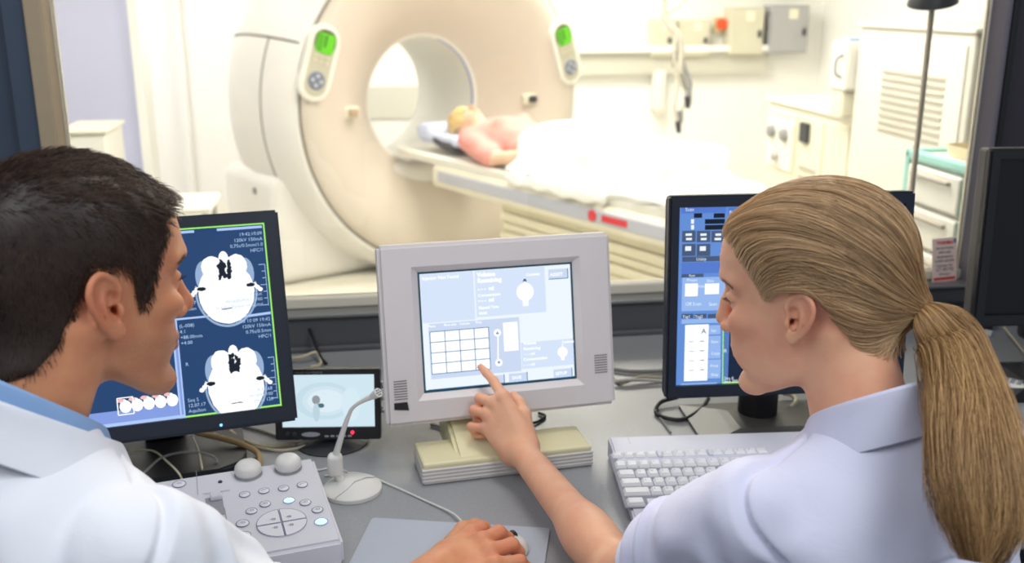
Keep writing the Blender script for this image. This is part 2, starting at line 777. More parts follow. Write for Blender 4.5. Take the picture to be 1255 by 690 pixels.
bm = BM()
lathe(bm, [(.375, -.305), (.40, -.285), (.46, -.22), (.55, -.13), (.64, -.06), (.72, -.02), (.79, 0), (.85, 0), (.88, -.012), (.898, -.04), (.898, -.10)], 96, MG, cap=False)
clampz(bm, .03)
obj('front_cover', bm, M_FACE, gantry, True)
bm = BM()
lathe(bm, [(.908, -.10), (.908, -.045), (.925, -.04), (.955, -.07), (.99, -.17), (1.02, -.34), (1.03, -.52), (1.0, -.75), (.93, -.92), (.85, -.98), (.42, -.98), (.37, -.95)], 96, MG, cap=False)
clampz(bm, .02)
obj('outer_shell', bm, M_SHELL, gantry, True)
bm = BM()
lathe(bm, [(.37, -.96), (.36, -.93), (.355, -.34), (.36, -.315), (.377, -.302)], 96, MG, cap=False)
obj('bore_liner', bm, M_WHITE, gantry, True)
# seam ring between face and shell
bm = BM()
tube(bm, [(0 + .903 * math.cos(a), .047, max(.03, ISO + .903 * math.sin(a))) for a in [2 * PI * k / 120 for k in range(121)]], .007, 6)
obj('seam', bm, M_LINE, gantry, True)
# panel gap lines on the shell
def shell_pt(ang, y):
    ys = [.04, .07, .17, .34, .52, .75, .92]
    rs = [.925, .955, .99, 1.02, 1.03, 1.0, .93]
    r = float(np.interp(y, ys, rs)) + .001
    return (r * math.cos(ang), y, ISO + r * math.sin(ang))
bm = BM()
tube(bm, [shell_pt(R_(158), y) for y in (.06, .1, .17, .25, .34, .45, .52, .65, .75, .85)], .006, 6)
obj('seam', bm, M_LINE, gantry, True)
bm = BM()
tube(bm, [shell_pt(R_(a), .28) for a in range(158, 236, 4)], .004, 6)
obj('seam', bm, M_LINE, gantry, True)
bm = BM()
box(bm, (-1.0, .22, 0), (1.0, .93, .60), .07, 4)
obj('pedestal', bm, M_SHELL, gantry, True)
bm = BM()
lathe(bm, [(0, 0), (.018, 0), (.02, .01), (0, .012)], 16, T((-1.0, .45, .50), (0, -PI / 2, 0)))
obj('bolt_cap', bm, M_GREY, gantry, True)
# blue light strip round the right of the bore mouth
bm = BM()
tube(bm, [(.366 * math.cos(R_(a)), .325, ISO + .366 * math.sin(R_(a))) for a in range(-8, 74, 4)], .011, 8)
obj('blue_strip', bm, mat('blue bore strip', srgb(84, 110, 190), 0.4), gantry, True)['label'] = 'blue strip along the bore mouth'
# laser slot, its sticker, small levers and lamps on the face
bm = BM()
tube(bm, [(-.035, .14, ISO + .62), (-.0, .06, ISO + .74)], .014, 8)
obj('laser_slot', bm, M_DARK, gantry, True)
bm = BM()
box(bm, (.0, .165, ISO + .565), (.05, .17, ISO + .61), .002)
obj('sticker', bm, mat('yellow sticker', srgb(226, 186, 92), 0.6), gantry)
for sx, ins in ((1, M_DARK), (-1, mat('tan lever', srgb(190, 165, 140), 0.5))):
    bm = BM()
    box(bm, (sx * .60 - .05, .055, ISO - .045), (sx * .60 + .05, .10, ISO + .02), .012)
    o = obj('grip', bm, M_CREAM, gantry)
    bm = BM()
    box(bm, (sx * .60 - .02, .035, ISO - .03), (sx * .60 + .03, .058, ISO + .01), .006)
    obj('grip_pad', bm, ins, o)
for sx in (-1, 1):
    bm = BM()
    lathe(bm, [(0, .008), (.012, .004), (.014, -.006)], 14, T((sx * .66, .022, ISO + .50), (PI / 2, 0, 0)))
    obj('indicator', bm, mat('red indicator', srgb(200, 90, 90), 0.4), gantry, True)
# two control panels on the ring
m_lcd = glow('green display', (126, 240, 22), 1.0)
m_lcdd = mat('dark green ink', srgb(30, 70, 20), 0.5)
for sx in (-1, 1):
    e = empty('control_panel')
    e.parent = gantry
    e.location = (sx * .805, -.004, ISO + .262)
    e.rotation_euler = (PI / 2, sx * R_(17), 0) if False else (PI / 2, 0, 0)
    Mp = Matrix.Rotation(sx * R_(18), 4, 'Z')
    bm = BM()
    prism(bm, rrect(-.085, -.20, .085, .19, .08, 8), .03, Mp, -.012, .008)
    obj('casing', bm, M_WHITE, e, True)
    bm = BM()
    prism(bm, rrect(-.062, -.175, .062, .165, .06, 8), .003, Mp, .0175)
    obj('keypad', bm, mat('keypad grey green', srgb(196, 192, 172), 0.5), e)
    bm = BM()
    prism(bm, rrect(-.058, .045, .058, .16, .045, 8), .004, Mp, .0205)
    obj('display_hood', bm, mat('dark brown hood', srgb(70, 60, 48), 0.5), e)
    bm = BM()
    prism(bm, rrect(-.05, .045, .05, .145, .02, 5), .003, Mp, .0245)
    obj('display', bm, m_lcd, e)['label'] = 'lit green display'
    bm = BM()
    for k in range(5):
        for q in range(2):
            frect(bm, -.044 + q * .016, .055 + k * .017, -.032 + q * .016, .064 + k * .017, .0279)
    frect(bm, -.006, .075, .004, .135, .0279)
    bmesh.ops.transform(bm, matrix=Mp, verts=bm.verts[:])
    obj('display_digits', bm, m_lcdd, e)
    for r in range(2):
        for c in range(3):
            bm = BM()
            prism(bm, rrect(-.045 + c * .033, .022 - r * .026, -.02 + c * .033, .037 - r * .026, .006, 3), .006, Mp, .0205)
            obj('button', bm, mat('button beige', srgb(214, 208, 186), 0.5), e)
    bm = BM()
    lathe(bm, [(0, .03), (.042, .029), (.046, .024), (.046, .02)], 24, Mp @ T((0, -.095, 0)))
    obj('navigation_pad', bm, mat('slate blue pad', srgb(120, 128, 150), 0.5), e, True)
    bm = BM()
    for k in range(4):
        a = k * PI / 2
        flat(bm, [(.034 * math.cos(a), .034 * math.sin(a)), (.022 * math.cos(a + .5), .022 * math.sin(a + .5)), (.022 * math.cos(a - .5), .022 * math.sin(a - .5))], .0306)
    bmesh.ops.transform(bm, matrix=Mp @ T((0, -.095, 0)), verts=bm.verts[:])
    obj('arrow_marks', bm, M_WHITE, e)

# ------------------------------------------------------------------ patient couch: local x across, y along (towards the bore), same turn as the gantry
couch = empty('patient_couch', (GC[0], GC[1], 0), GA, 'cream patient couch with grey side rail leading into the scanner bore', 'couch')
bm = BM()
prof = [(-.235, .70), (-.15, .682), (0, .676), (.15, .682), (.235, .70), (.25, .69), (.245, .655), (.16, .632), (0, .627), (-.16, .632), (-.245, .655), (-.25, .69)]
def loft(bm, rings):
    R = [[bm.verts.new(p) for p in r] for r in rings]
    for a, b in zip(R, R[1:]):
        for k in range(len(a)):
            k2 = (k + 1) % len(a)
            bm.faces.new((a[k], a[k2], b[k2], b[k]))
    bm.faces.new(R[0][::-1])
    bm.faces.new(R[-1])
loft(bm, [[(x * s, y, .66 + (z - .66) * q) for x, z in prof] for y, s, q in ((.32, .55, .4), (.30, .72, .8), (.24, .9, 1), (.1, .98, 1), (-.1, 1, 1), (-2.3, 1, 1), (-2.34, .97, .8))])
obj('couch_top', bm, M_WHITE, couch, True)
bm = BM()
box(bm, (-.27, -2.45, .535), (.27, -.18, .655), .03, 4)
obj('carriage', bm, mat('couch cream', srgb(233, 228, 210), 0.5), couch, True)
for sx in (-1, 1):
    bm = BM()
    box(bm, (sx * .272 - .008, -2.40, .572), (sx * .272 + .008, -.26, .632), .007, 3)
    o = obj('side_rail', bm, mat('grey blue rail', srgb(186, 188, 200), 0.4), couch)
    if sx < 0:
        bm = BM()
        lathe(bm, [(0, .0), (.026, .0), (.026, .004), (0, .005)], 20, T((-.2805, -1.50, .604), (0, -PI / 2, 0)))
        box(bm, (-.2830, -1.72, .588), (-.2800, -1.56, .618), .001)
        obj('red_mark', bm, mat('red print', srgb(214, 60, 66), 0.5), o)['label'] = 'red emblem and stripe printed on rail'
bm = BM()
box(bm, (-.20, -2.35, .0), (.20, -.75, .10), .02)
box(bm, (-.225, -2.40, .10), (.225, -.70, .20), .02)
obj('base', bm, M_CREAM, couch)
bm = BM()
for k in range(7):
    box(bm, (-.21 - .012 * (k % 2), -2.36, .20 + k * .048), (.21 + .012 * (k % 2), -.74, .245 + k * .048), .012, 2)
obj('bellows', bm, mat('bellows cream', srgb(226, 218, 192), 0.6), couch)
# head rest
GM = Matrix.Translation((GC[0], GC[1], 0)) @ Matrix.Rotation(GA, 4, 'Z')
rest = empty('head_rest', (GC[0], GC[1], 0), GA, 'pale blue cushioned head rest on the couch at bore mouth', 'head rest')
bm = BM()
loft(bm, [[(x, y + .02, z + (.02 if abs(x) > .1 else 0) + dz) for x, z in ((-.15, .745), (-.1, .73), (0, .722), (.1, .73), (.15, .745), (.15, .72), (.1, .698), (0, .69), (-.1, .698), (-.15, .72))] for y, dz in ((.12, .05), (.06, .035), (-.05, .01), (-.14, -.005), (-.22, -.006))])
obj('shell', bm, mat('charcoal shell', srgb(70, 70, 76), 0.5), rest, True)
V, F = surface(lambda p: smin(s_box(p, (0, -.06, .765), (.15, .19, .03), .03), s_box(p, (0, .08, .80), (.15, .07, .035), .03), .06), (-.2, -.32, .7), (.2, .22, .88), .008)
np_mesh('cushion', V, F, mat('pale blue cushion', srgb(206, 214, 240), 0.7), rest)

# ------------------------------------------------------------------ patient lying on the couch
M_SKINP = mat('patient skin', srgb(232, 192, 165), 0.5, sss=0.1)
M_PINK = mat('pink cotton', srgb(232, 158, 148), 0.85, noise=0.05, nscale=60)
patient = empty('person', (GC[0], GC[1], 0), GA, 'blonde patient in a pink top lying under a white sheet on couch', 'person')


def pat_body(p):
    head = s_ell(p, (0, -.13, .845), (.073, .095, .088))
    jaw = s_ell(p, (0, -.22, .86), (.052, .06, .062))
    d = smin(head, jaw, .03)
    nose = s_cone(p, (0, -.165, .935), (0, -.195, .948), .008, .012)
    d = smin(d, nose, .012)
    for s in (-1, 1):
        d = smin(d, s_ell(p, (s * .074, -.15, .84), (.01, .025, .016)), .008)
        d = smax(d, -s_ball(p, (s * .03, -.16, .936), .012), .012)
    d = smin(d, s_ball(p, (0, -.235, .922), .016), .012)
    d = smin(d, s_cone(p, (0, -.2, .82), (0, -.34, .80), .05, .056), .03)
    d = smin(d, s_ell(p, (0, -.52, .80), (.17, .26, .10)), .05)
    d = smin(d, s_ell(p, (0, -.85, .79), (.165, .2, .09)), .06)
    for s in (-1, 1):
        d = smin(d, s_chain(p, [(s * .165, -.40, .80), (s * .215, -.67, .745), (s * .205, -.80, .76), (s * .165, -.93, .80)], [.05, .04, .032, .024], .02), .03)
        d = smin(d, s_ell(p, (s * .15, -.985, .815), (.035, .05, .016)), .015)
        for f, (dx, L) in enumerate(((-.024, .062), (-.008, .072), (.008, .068), (.023, .052))):
            d = smin(d, s_chain(p, [(s * .15 + dx, -1.02, .818), (s * .14 + dx * 1.15, -1.02 - L * .6, .822), (s * .135 + dx * 1.2, -1.02 - L, .814)], [.009, .008, .007]), .006)
        d = smin(d, s_chain(p, [(s * .12, -.96, .815), (s * .10, -1.0, .82), (s * .10, -1.03, .818)], [.011, .009, .008]), .008)
        d = smin(d, s_chain(p, [(s * .10, -.92, .78), (s * .09, -1.36, .785), (s * .08, -1.74, .745)], [.085, .055, .04], .03), .04)
        d = smin(d, s_cone(p, (s * .08, -1.77, .74), (s * .10, -1.82, .86), .038, .03), .03)
    return d


o = solid('body', pat_body, (-.32, -1.95, .62), (.32, .02, 1.02), .009, M_SKINP, patient)
def pat_top(p):
    d = smin(s_ell(p, (0, -.52, .80), (.182, .27, .115)), s_ell(p, (0, -.82, .79), (.175, .18, .10)), .06)
    for s in (-1, 1):
        d = smin(d, s_chain(p, [(s * .165, -.40, .80), (s * .215, -.66, .75)], [.066, .056]), .03)
        d = smin(d, s_ball(p, (s * .075, -.56, .895), .035), .05)
    d = smin(d, s_cone(p, (0, -.29, .80), (0, -.34, .80), .066, .085), .02)
    return smax(d + .004 * wob(p, 55, 3), -(p[:, 1] + .945), .01)
solid('pink_top', lambda p: np.maximum(pat_top(p), p[:, 1] + .285), (-.32, -.98, .64), (.32, -.25, 1.0), .009, M_PINK, patient)
def pat_hair(p):
    d = np.maximum(s_ell(p, (0, -.115, .838), (.09, .105, .098)), -(p[:, 1] * .8 + .155 - (p[:, 2] - .86) * .9 * -1 - .0))
    return d + .004 * wob(p, 120, 5)
solid('hair', pat_hair, (-.13, -.28, .7), (.13, .06, .98), .007, mat('patient blonde hair', srgb(222, 190, 130), 0.6), patient)
for s in (-1, 1):
    bm = BM()
    bmesh.ops.create_uvsphere(bm, u_segments=12, v_segments=8, radius=.011, matrix=T((s * .03, -.163, .922)))
    obj('eye', bm, mat('closed eyelid', srgb(214, 170, 145), 0.5), patient, True)
# white sheet over the legs, hanging over the near edge of the couch
def sheet_d(p):
    d = s_ell(p, (0, -.90, .80), (.17, .22, .12))
    for s in (-1, 1):
        d = smin(d, s_chain(p, [(s * .09, -.95, .80), (s * .09, -1.36, .83), (s * .085, -1.74, .82), (s * .09, -1.85, .85)], [.10, .09, .085, .075], .03), .12)
    d = smin(d, s_box(p, (0, -1.42, .715), (.26, .60, .02), .02), .10)
    d = smin(d, s_box(p, (-.280, -1.22, .685), (.012, .36, .030), .012), .03)
    d = smin(d, s_ell(p, (0, -2.0, .74), (.2, .18, .05)), .08)
    d = d + .005 * np.sin(p[:, 1] * 38 + 5 * np.sin(p[:, 0] * 9)) * smoothstep(.95, .7, p[:, 2]) + .004 * wob(p, 30, 8)
    return smax(d, p[:, 1] + .765 + .10 * p[:, 0], .012)
V, F = surface(sheet_d, (-.36, -2.28, .56), (.36, -.70, 1.06), .010)
sheet = np_mesh('bed_sheet', V, F, mat('white cotton sheet', srgb(246, 246, 244), 0.85))
sheet.location = (GC[0], GC[1], 0)
sheet.rotation_euler = (0, 0, GA)
tag(sheet, 'white sheet draped over the legs of the lying patient', 'sheet')
# ------------------------------------------------------------------ scan room furniture (room frame)
def room_empty(name, x, y, z, label, cat, group=None):
    return empty(name, rm(x, y, z), YAW, label, cat, group)


# wall boxes on the back wall; image columns give their place along the wall
BW = 7.75
def wall_pt(px, py, d=0.0):
    n = RY
    return at_plane(px, py, RY * (BW - d), n)
M_CABW = mat('cabinet white', srgb(226, 222, 212), 0.5)
M_BOXC = mat('cabinet cream grey', srgb(214, 210, 188), 0.5)
M_BOXG = mat('cabinet silver grey', srgb(176, 176, 178), 0.45)
boxes = [(797, 24, 828, 70, M_BOXC, 'small cream wall cabinet, leftmost of the row, partly behind hanging cables', .14),
         (833, 24, 872, 70, M_BOXC, 'cream wall cabinet beside the orange button, dark latch on its right', .14),
         (893, 9, 939, 68, M_BOXC, 'tall cream wall cabinet right of the orange button', .16),
         (943, 6, 994, 66, M_BOXG, 'silver grey wall cabinet at right end of the row', .18)]
for x0, y0, x1, y1, m, lab, dep in boxes:
    a = wall_pt(x0, y1, dep)
    b = wall_pt(x1, y0, dep)
    w = (b - a).dot(RX)
    h = b.z - a.z
    base = a + RY * dep
    e = empty('wall_cabinet', base, YAW, lab, 'wall cabinet', 'cabinets on the back wall')
    bm = BM()
    box(bm, (0, -dep + .012, 0), (w, 0, h), .008)
    obj('body', bm, m, e)
    bm = BM()
    box(bm, (.012, -dep, .012), (w - .012, -dep + .014, h - .012), .004)
    d = obj('door', bm, m, e)
    bm = BM()
    box(bm, (w - .055, -dep - .02, h * .38), (w - .03, -dep, h * .52), .004)
    obj('latch', bm, M_DARK, d)
    bm = BM()
    box(bm, (w * .45, -dep - .003, h * .72), (w * .68, -dep, h * .92))
    obj('label_plate', bm, mat('pale label', srgb(244, 238, 214), 0.6), d)
p = wall_pt(880, 29, .0)
e = empty('emergency_button', p, YAW, 'orange red emergency button on the back wall between cabinets', 'button')
bm = BM()
box(bm, (-.045, -.05, -.07), (.045, 0, .05), .006)
obj('housing', bm, mat('grey yellow housing', srgb(222, 206, 160), 0.5), e)
bm = BM()
lathe(bm, [(.02, 0), (.02, .025), (.045, .03), (.042, .05), (0, .056)], 20, T((0, -.05, 0), (PI / 2, 0, 0)))
obj('push_cap', bm, mat('orange red plastic', srgb(238, 84, 30), 0.4), e, True)

# white tube-shaped dispenser on the wall under the small cabinet
p = wall_pt(804, 110, 0)
e = empty('glove_dispenser', p, YAW, 'narrow white dispenser on the back wall beside hanging cables', 'dispenser')
bm = BM()
box(bm, (-.055, -.11, -.16), (.055, 0, .16), .03, 4)
obj('body', bm, M_WHITE, e, True)
bm = BM()
box(bm, (-.035, -.125, -.17), (.035, -.04, -.13), .01)
obj('nozzle', bm, M_CREAM, e)

# ceiling-hung cable arm in front of the back wall
p = at_y(826, 90, 6.4)
e = empty('cable_hanger', (p.x, p.y, 0), 0, 'cream ceiling hung arm with dangling cables and black plugs', 'hanging cables')
def lp(px, py):
    q = at_y(px, py, 6.4)
    return (q.x - p.x, 0, q.z)
bm = BM()
tube(bm, smooth_path([(lp(815, 0)[0], 0, 2.75), (lp(813, -20)[0], 0, lp(813, -20)[2]), lp(812, 10), lp(818, 28), lp(830, 42), lp(834, 60), lp(832, 90)], 6), .026, 10)
obj('arm', bm, mat('arm cream', srgb(214, 210, 196), 0.5), e, True)
bm = BM()
tube(bm, smooth_path([lp(842, -20), lp(836, 2), lp(822, 12), lp(815, 16)], 6), .014, 8)
obj('side_arm', bm, mat('arm cream', srgb(214, 210, 196), 0.5), e, True)
for i, (pts, r) in enumerate((([(828, 44), (826, 70), (830, 100), (826, 130), (830, 152)], .012), ([(832, 60), (840, 85), (846, 105), (842, 122)], .014), ([(833, 70), (836, 100), (842, 120), (834, 140)], .010), ([(830, 50), (829, 78), (838, 96), (845, 118)], .010))):
    bm = BM()
    tube(bm, smooth_path([(lp(*q)[0], .02 * (i - 1), lp(*q)[2]) for q in pts], 6), r, 8)
    c = obj('cable', bm, (mat('cable cream', srgb(205, 200, 186), 0.5), M_GREY)[i % 2], e, True)
    q = lp(*pts[-1])
    bm = BM()
    cyl(bm, (q[0], .02 * (i - 1), q[2] + .02), (q[0] + .01, .02 * (i - 1), q[2] - .055), .022, 12, .014)
    obj('plug', bm, M_DARK if i in (0, 1) else M_GREY, c, True)
bm = BM()
cyl(bm, lp(827, 62), lp(828, 82), .02, 10)
obj('joint', bm, M_DARK, e, True)

# low white service cabinet along the right wall: front faces the room's left
a = at_z(943, 119, 0.98)      # far top front corner
e = empty('service_cabinet', (a.x, a.y, 0), YAW, 'low white service cabinet with vents beside the tall white cabinet', 'cabinet')
L = 0.98                       # towards the camera along -RY
bm = BM()
box(bm, (0, -L, .06), (.75, 0, .96), .012)
obj('body', bm, M_CREAM, e)
bm = BM()
box(bm, (-.015, -L - .015, .96), (.76, .015, .985), .006)
obj('top', bm, M_WHITE, e)
bm = BM()
box(bm, (.03, -L + .03, 0), (.74, -.03, .06))
obj('plinth', bm, M_GREY, e)
for k, (y0, y1) in enumerate(((-.40, -.02), (-.70, -.42), (-L + .02, -.72))):
    bm = BM()
    box(bm, (-.012, y0, .10), (.002, y1, .93), .005)
    d = obj('front_panel', bm, M_CREAM, e)
    if k == 0:
        bm = BM()
        box(bm, (-.022, -.38, .62), (-.012, -.06, .88), .004)
        f = obj('control_plate', bm, M_WHITE, d)
        for yy, zz, r, m in ((-.13, .81, .035, M_GREY), (-.29, .81, .035, M_GREY), (-.2, .68, .026, M_STEEL)):
            bm = BM()
            lathe(bm, [(0, .03), (r * .8, .028), (r, .015), (r, 0)], 18, T((-.022, yy, zz), (0, -PI / 2, 0)))
            obj('dial', bm, m, f, True)
    else:
        bm = BM()
        for j in range(11):
            zz = .16 + j * .05
            box(bm, (-.017, y0 + .05, zz), (-.011, y1 - .05, zz + .018))
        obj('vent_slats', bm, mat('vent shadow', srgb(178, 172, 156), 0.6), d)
    if k == 1:
        bm = BM()
        box(bm, (-.03, -.56, .80), (-.012, -.47, .90), .004)
        obj('breaker', bm, M_DARK, d)

# grey upstand at the back of the low cabinet
# tall white cabinet nearer the window
b = at_y(1054, 33, 4.55)
e = empty('tall_cabinet', (b.x, b.y, 0), YAW, 'tall white equipment cabinet with louvred vents and posted notice', 'cabinet')
TH = b.z
bm = BM()
box(bm, (0, -.86, .05), (.8, 0, TH), .012)
obj('body', bm, M_CABW, e)
bm = BM()
box(bm, (-.012, -.872, TH), (.812, .012, TH + .02), .006)
obj('top', bm, M_CABW, e)
bm = BM()
box(bm, (-.01, -.83, .10), (.002, -.03, TH - .04), .004)
d = obj('side_panel', bm, M_CABW, e)
for z0, n in ((TH - .42, 9), (TH - .98, 9)):
    bm = BM()
    for j in range(n):
        box(bm, (-.016, -.72, z0 + j * .03), (-.009, -.26, z0 + j * .03 + .010))
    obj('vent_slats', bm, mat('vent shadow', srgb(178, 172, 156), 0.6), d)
bm = BM()
box(bm, (.03, -.87, .10), (.78, -.858, TH - .04), .004)
d = obj('front_door', bm, M_CABW, e)
bm = BM()
box(bm, (.06, -.89, TH - .5), (.085, -.87, TH - .38), .004)
obj('handle', bm, M_GREY, d)
e2 = empty('notice', Vector((b.x, b.y, 0)) + RX * .22 - RY * .873 + Vector((0, 0, TH - .42)), YAW, 'white printed notice taped on front of the tall cabinet', 'notice')
bm = BM()
box(bm, (0, -.003, 0), (.27, 0, .36))
obj('sheet', bm, mat('notice paper', srgb(244, 242, 246), 0.7), e2)
bm = BM()
for j in range(9):
    vs = frect(bm, .03, .06 + j * .026, .24 - (j % 3) * .04, .066 + j * .026)
bmesh.ops.transform(bm, matrix=T((0, -.0034, 0), (PI / 2, 0, 0)), verts=bm.verts[:])
obj('print', bm, mat('faded print', srgb(190, 190, 205), 0.7), e2)
# small monitor box on the low cabinet against the tall one
q = at_y(1045, 78, 4.62)
e = empty('monitor_unit', (q.x, q.y, 0), YAW, 'small white monitor unit with dark screen on cabinet side', 'monitor')
bm = BM()
box(bm, (-.06, -.05, q.z - .12), (.06, .10, q.z + .10), .012)
obj('housing', bm, M_WHITE, e)
bm = BM()
box(bm, (-.005, -.056, q.z - .05), (.045, -.048, q.z + .06), .004)
obj('screen', bm, mat('dim screen', srgb(96, 96, 92), 0.3), e)
bm = BM()
box(bm, (-.04, -.03, q.z + .10), (.04, .05, q.z + .115), .006)
obj('cap', bm, mat('pale blue trim', srgb(170, 200, 226), 0.4), e)
bm = BM()
tube(bm, smooth_path([(-.06, -.02, q.z + .04), (-.09, -.02, q.z + .02), (-.09, -.02, q.z - .04), (-.06, -.02, q.z - .06)], 5), .007, 8)
obj('handle', bm, M_GREY, e, True)
bm = BM()
box(bm, (-.05, -.03, .986), (.05, .10, q.z - .12), .01)
obj('stand', bm, M_CREAM, e)

# trolley with drawers and a mint frame: its drawers face the room's left, its near end shows at the jamb
TZ = 1.055
q = at_z(1113, 187, TZ)
TW = .30
e = empty('drawer_trolley', (q.x, q.y, 0), YAW - PI / 2, 'white drawer trolley with mint green frame beside the window jamb', 'trolley')
m_teal = mat('mint green frame', srgb(164, 218, 208), 0.45)
bm = BM()
box(bm, (0, .02, .12), (TW, .40, TZ - .02), .008)
obj('body', bm, M_WHITE, e)
bm = BM()
for x0 in (-.02, TW - .005):
    for y0 in (0, .38):
        box(bm, (x0, y0, .08), (x0 + .03, y0 + .03, TZ + .01), .008)
box(bm, (-.02, 0, TZ - .02), (TW + .02, .03, TZ + .012), .008)
box(bm, (-.02, .38, TZ - .02), (TW + .02, .41, TZ + .03), .008)
box(bm, (-.02, 0, TZ - .02), (.01, .41, TZ + .012), .008)
box(bm, (TW - .005, 0, TZ - .02), (TW + .025, .41, TZ + .012), .008)
obj('frame', bm, m_teal, e)
bm = BM()
box(bm, (.01, .02, TZ - .02), (TW, .39, TZ), .004)
obj('top', bm, M_WHITE, e)
for j in range(7):
    z1 = TZ - .030 - j * .125
    bm = BM()
    box(bm, (.015, -.005, z1 - .112), (TW - .008, .03, z1), .008)
    d = obj('drawer', bm, M_WHITE, e)
    bm = BM()
    box(bm, (.05, -.020, z1 - .030), (TW - .05, -.004, z1 - .018), .005)
    obj('handle', bm, mat('drawer grip', srgb(180, 172, 160), 0.5), d)
for x0, y0 in ((.02, .04), (TW - .02, .04), (.02, .36), (TW - .02, .36)):
    bm = BM()
    lathe(bm, [(0, -.012), (.04, -.012), (.045, 0), (.04, .012), (0, .012)], 18, T((x0, y0, .045), (PI / 2, 0, 0)))
    box(bm, (x0 - .015, y0 - .02, .05), (x0 + .015, y0 + .02, .12))
    obj('caster', bm, M_GREY, e, True)
w = Matrix.Translation((q.x, q.y, TZ + .001)) @ Matrix.Rotation(YAW - PI / 2, 4, 'Z') @ Vector((.15, .20, 0.0))
e = empty('instrument_tray', w, YAW, 'cream tray of supplies on top of the mint green trolley', 'tray')
bm = BM()
loft(bm, [[(x * s, y * s, z) for x, y in rrect(-.13, -.09, .13, .09, .03)] for z, s in ((.001, .9), (.035, 1.0), (.035, .96), (.008, .88))])
obj('dish', bm, mat('cream tray', srgb(238, 224, 190), 0.5), e, True)

# examination lamp on a pole
q = at_y(1130, 120, 2.75)
e = empty('lamp_stand', (q.x, q.y, 0), YAW, 'slim grey pole lamp with black shade in front of the trolley', 'lamp')
zt = at_y(1130, -6, 2.75).z
bm = BM()
cyl(bm, (0, 0, .03), (0, 0, .85), .013, 12)
obj('lower_tube', bm, mat('pole dull steel', srgb(206, 196, 182), 0.45, 0.2), e, True)
bm = BM()
cyl(bm, (0, 0, .84), (0, 0, zt + .05), .008, 12)
obj('upper_tube', bm, mat('pole dull steel', srgb(206, 196, 182), 0.45, 0.2), e, True)
bm = BM()
lathe(bm, [(.017, .83), (.02, .84), (.02, .87), (.012, .88)], 14)
obj('collar', bm, M_GREY, e, True)
bm = BM()
lathe(bm, [(.0, 0), (.17, .0), (.17, .012), (.05, .03), (.013, .05)], 30)
obj('base', bm, M_GREY, e, True)
bm = BM()
lathe(bm, [(.004, .075), (.02, .07), (.05, .045), (.065, 0.0), (.062, 0), (.045, .04), (.004, .06)], 28, T((.0, 0, zt - .02), (R_(12), R_(-12), 0)), cap=False)
obj('shade', bm, M_BLACK, e, True)

# white box on the lavender side
q = at_y(108, 168, 4.75)
e = empty('storage_box', (q.x, q.y, 0), YAW, 'white storage unit against the lavender wall beside oak jamb', 'cabinet')
top = at_y(108, 156, 4.75).z
bm = BM()
box(bm, (-.10, -.10, .05), (.10, .28, top - .02), .012)
obj('body', bm, M_WHITE, e)
bm = BM()
box(bm, (-.115, -.115, top - .02), (.115, .29, top), .01)
obj('lid', bm, M_CREAM, e)
bm = BM()
box(bm, (-.09, -.09, 0), (.09, .26, .05))
obj('plinth', bm, M_GREY, e)
bm = BM()
box(bm, (-.02, -.118, top - .2), (.02, -.10, top - .17), .004)
obj('handle', bm, M_GREY, e)
# low white trolley seen past the man's forehead
q = at_y(226, 247, 4.3)
e = empty('side_trolley', (q.x, q.y, 0), YAW, 'small white side table left of the scanner base', 'side table')
bm = BM()
box(bm, (-.10, -.14, q.z - .03), (.13, .20, q.z), .01)
obj('table_top', bm, M_WHITE, e)
for x0, y0 in ((-.08, -.12), (.10, -.12), (-.08, .17), (.10, .17)):
    bm = BM()
    cyl(bm, (x0, y0, 0), (x0, y0, q.z - .02), .012, 10)
    obj('leg', bm, M_STEEL, e, True)
# ------------------------------------------------------------------ things on the desk
TOP_Z = DESK_Z + .0007      # things stand a hair above the laminate
def frame_of(c, yaw, tilt):
    """panel frame: x to the right, y up, z out of the glass"""
    yaw, tilt = R_(yaw), R_(tilt)
    r = Vector((math.cos(yaw), math.sin(yaw), 0))
    n = Vector((math.sin(yaw) * math.cos(tilt), -math.cos(yaw) * math.cos(tilt), math.sin(tilt)))
    u = n.cross(r)
    M = Matrix((r, u, n)).transposed().to_4x4()
    M.translation = Vector(c)
    return M


PIECES = {'white_panels': 'white_panel', 'touch_buttons': 'touch_button', 'upper_panels': 'upper_panel', 'title_bars': 'title_bar', 'light_panels': 'light_panel', 'tool_buttons': 'tool_button', 'value_boxes': 'value_box', 'white_cells': 'white_cell', 'window_lines': 'window_line', 'side_sockets': 'side_socket', 'side_panels': 'side_panel', 'control_fields': 'control_field'}


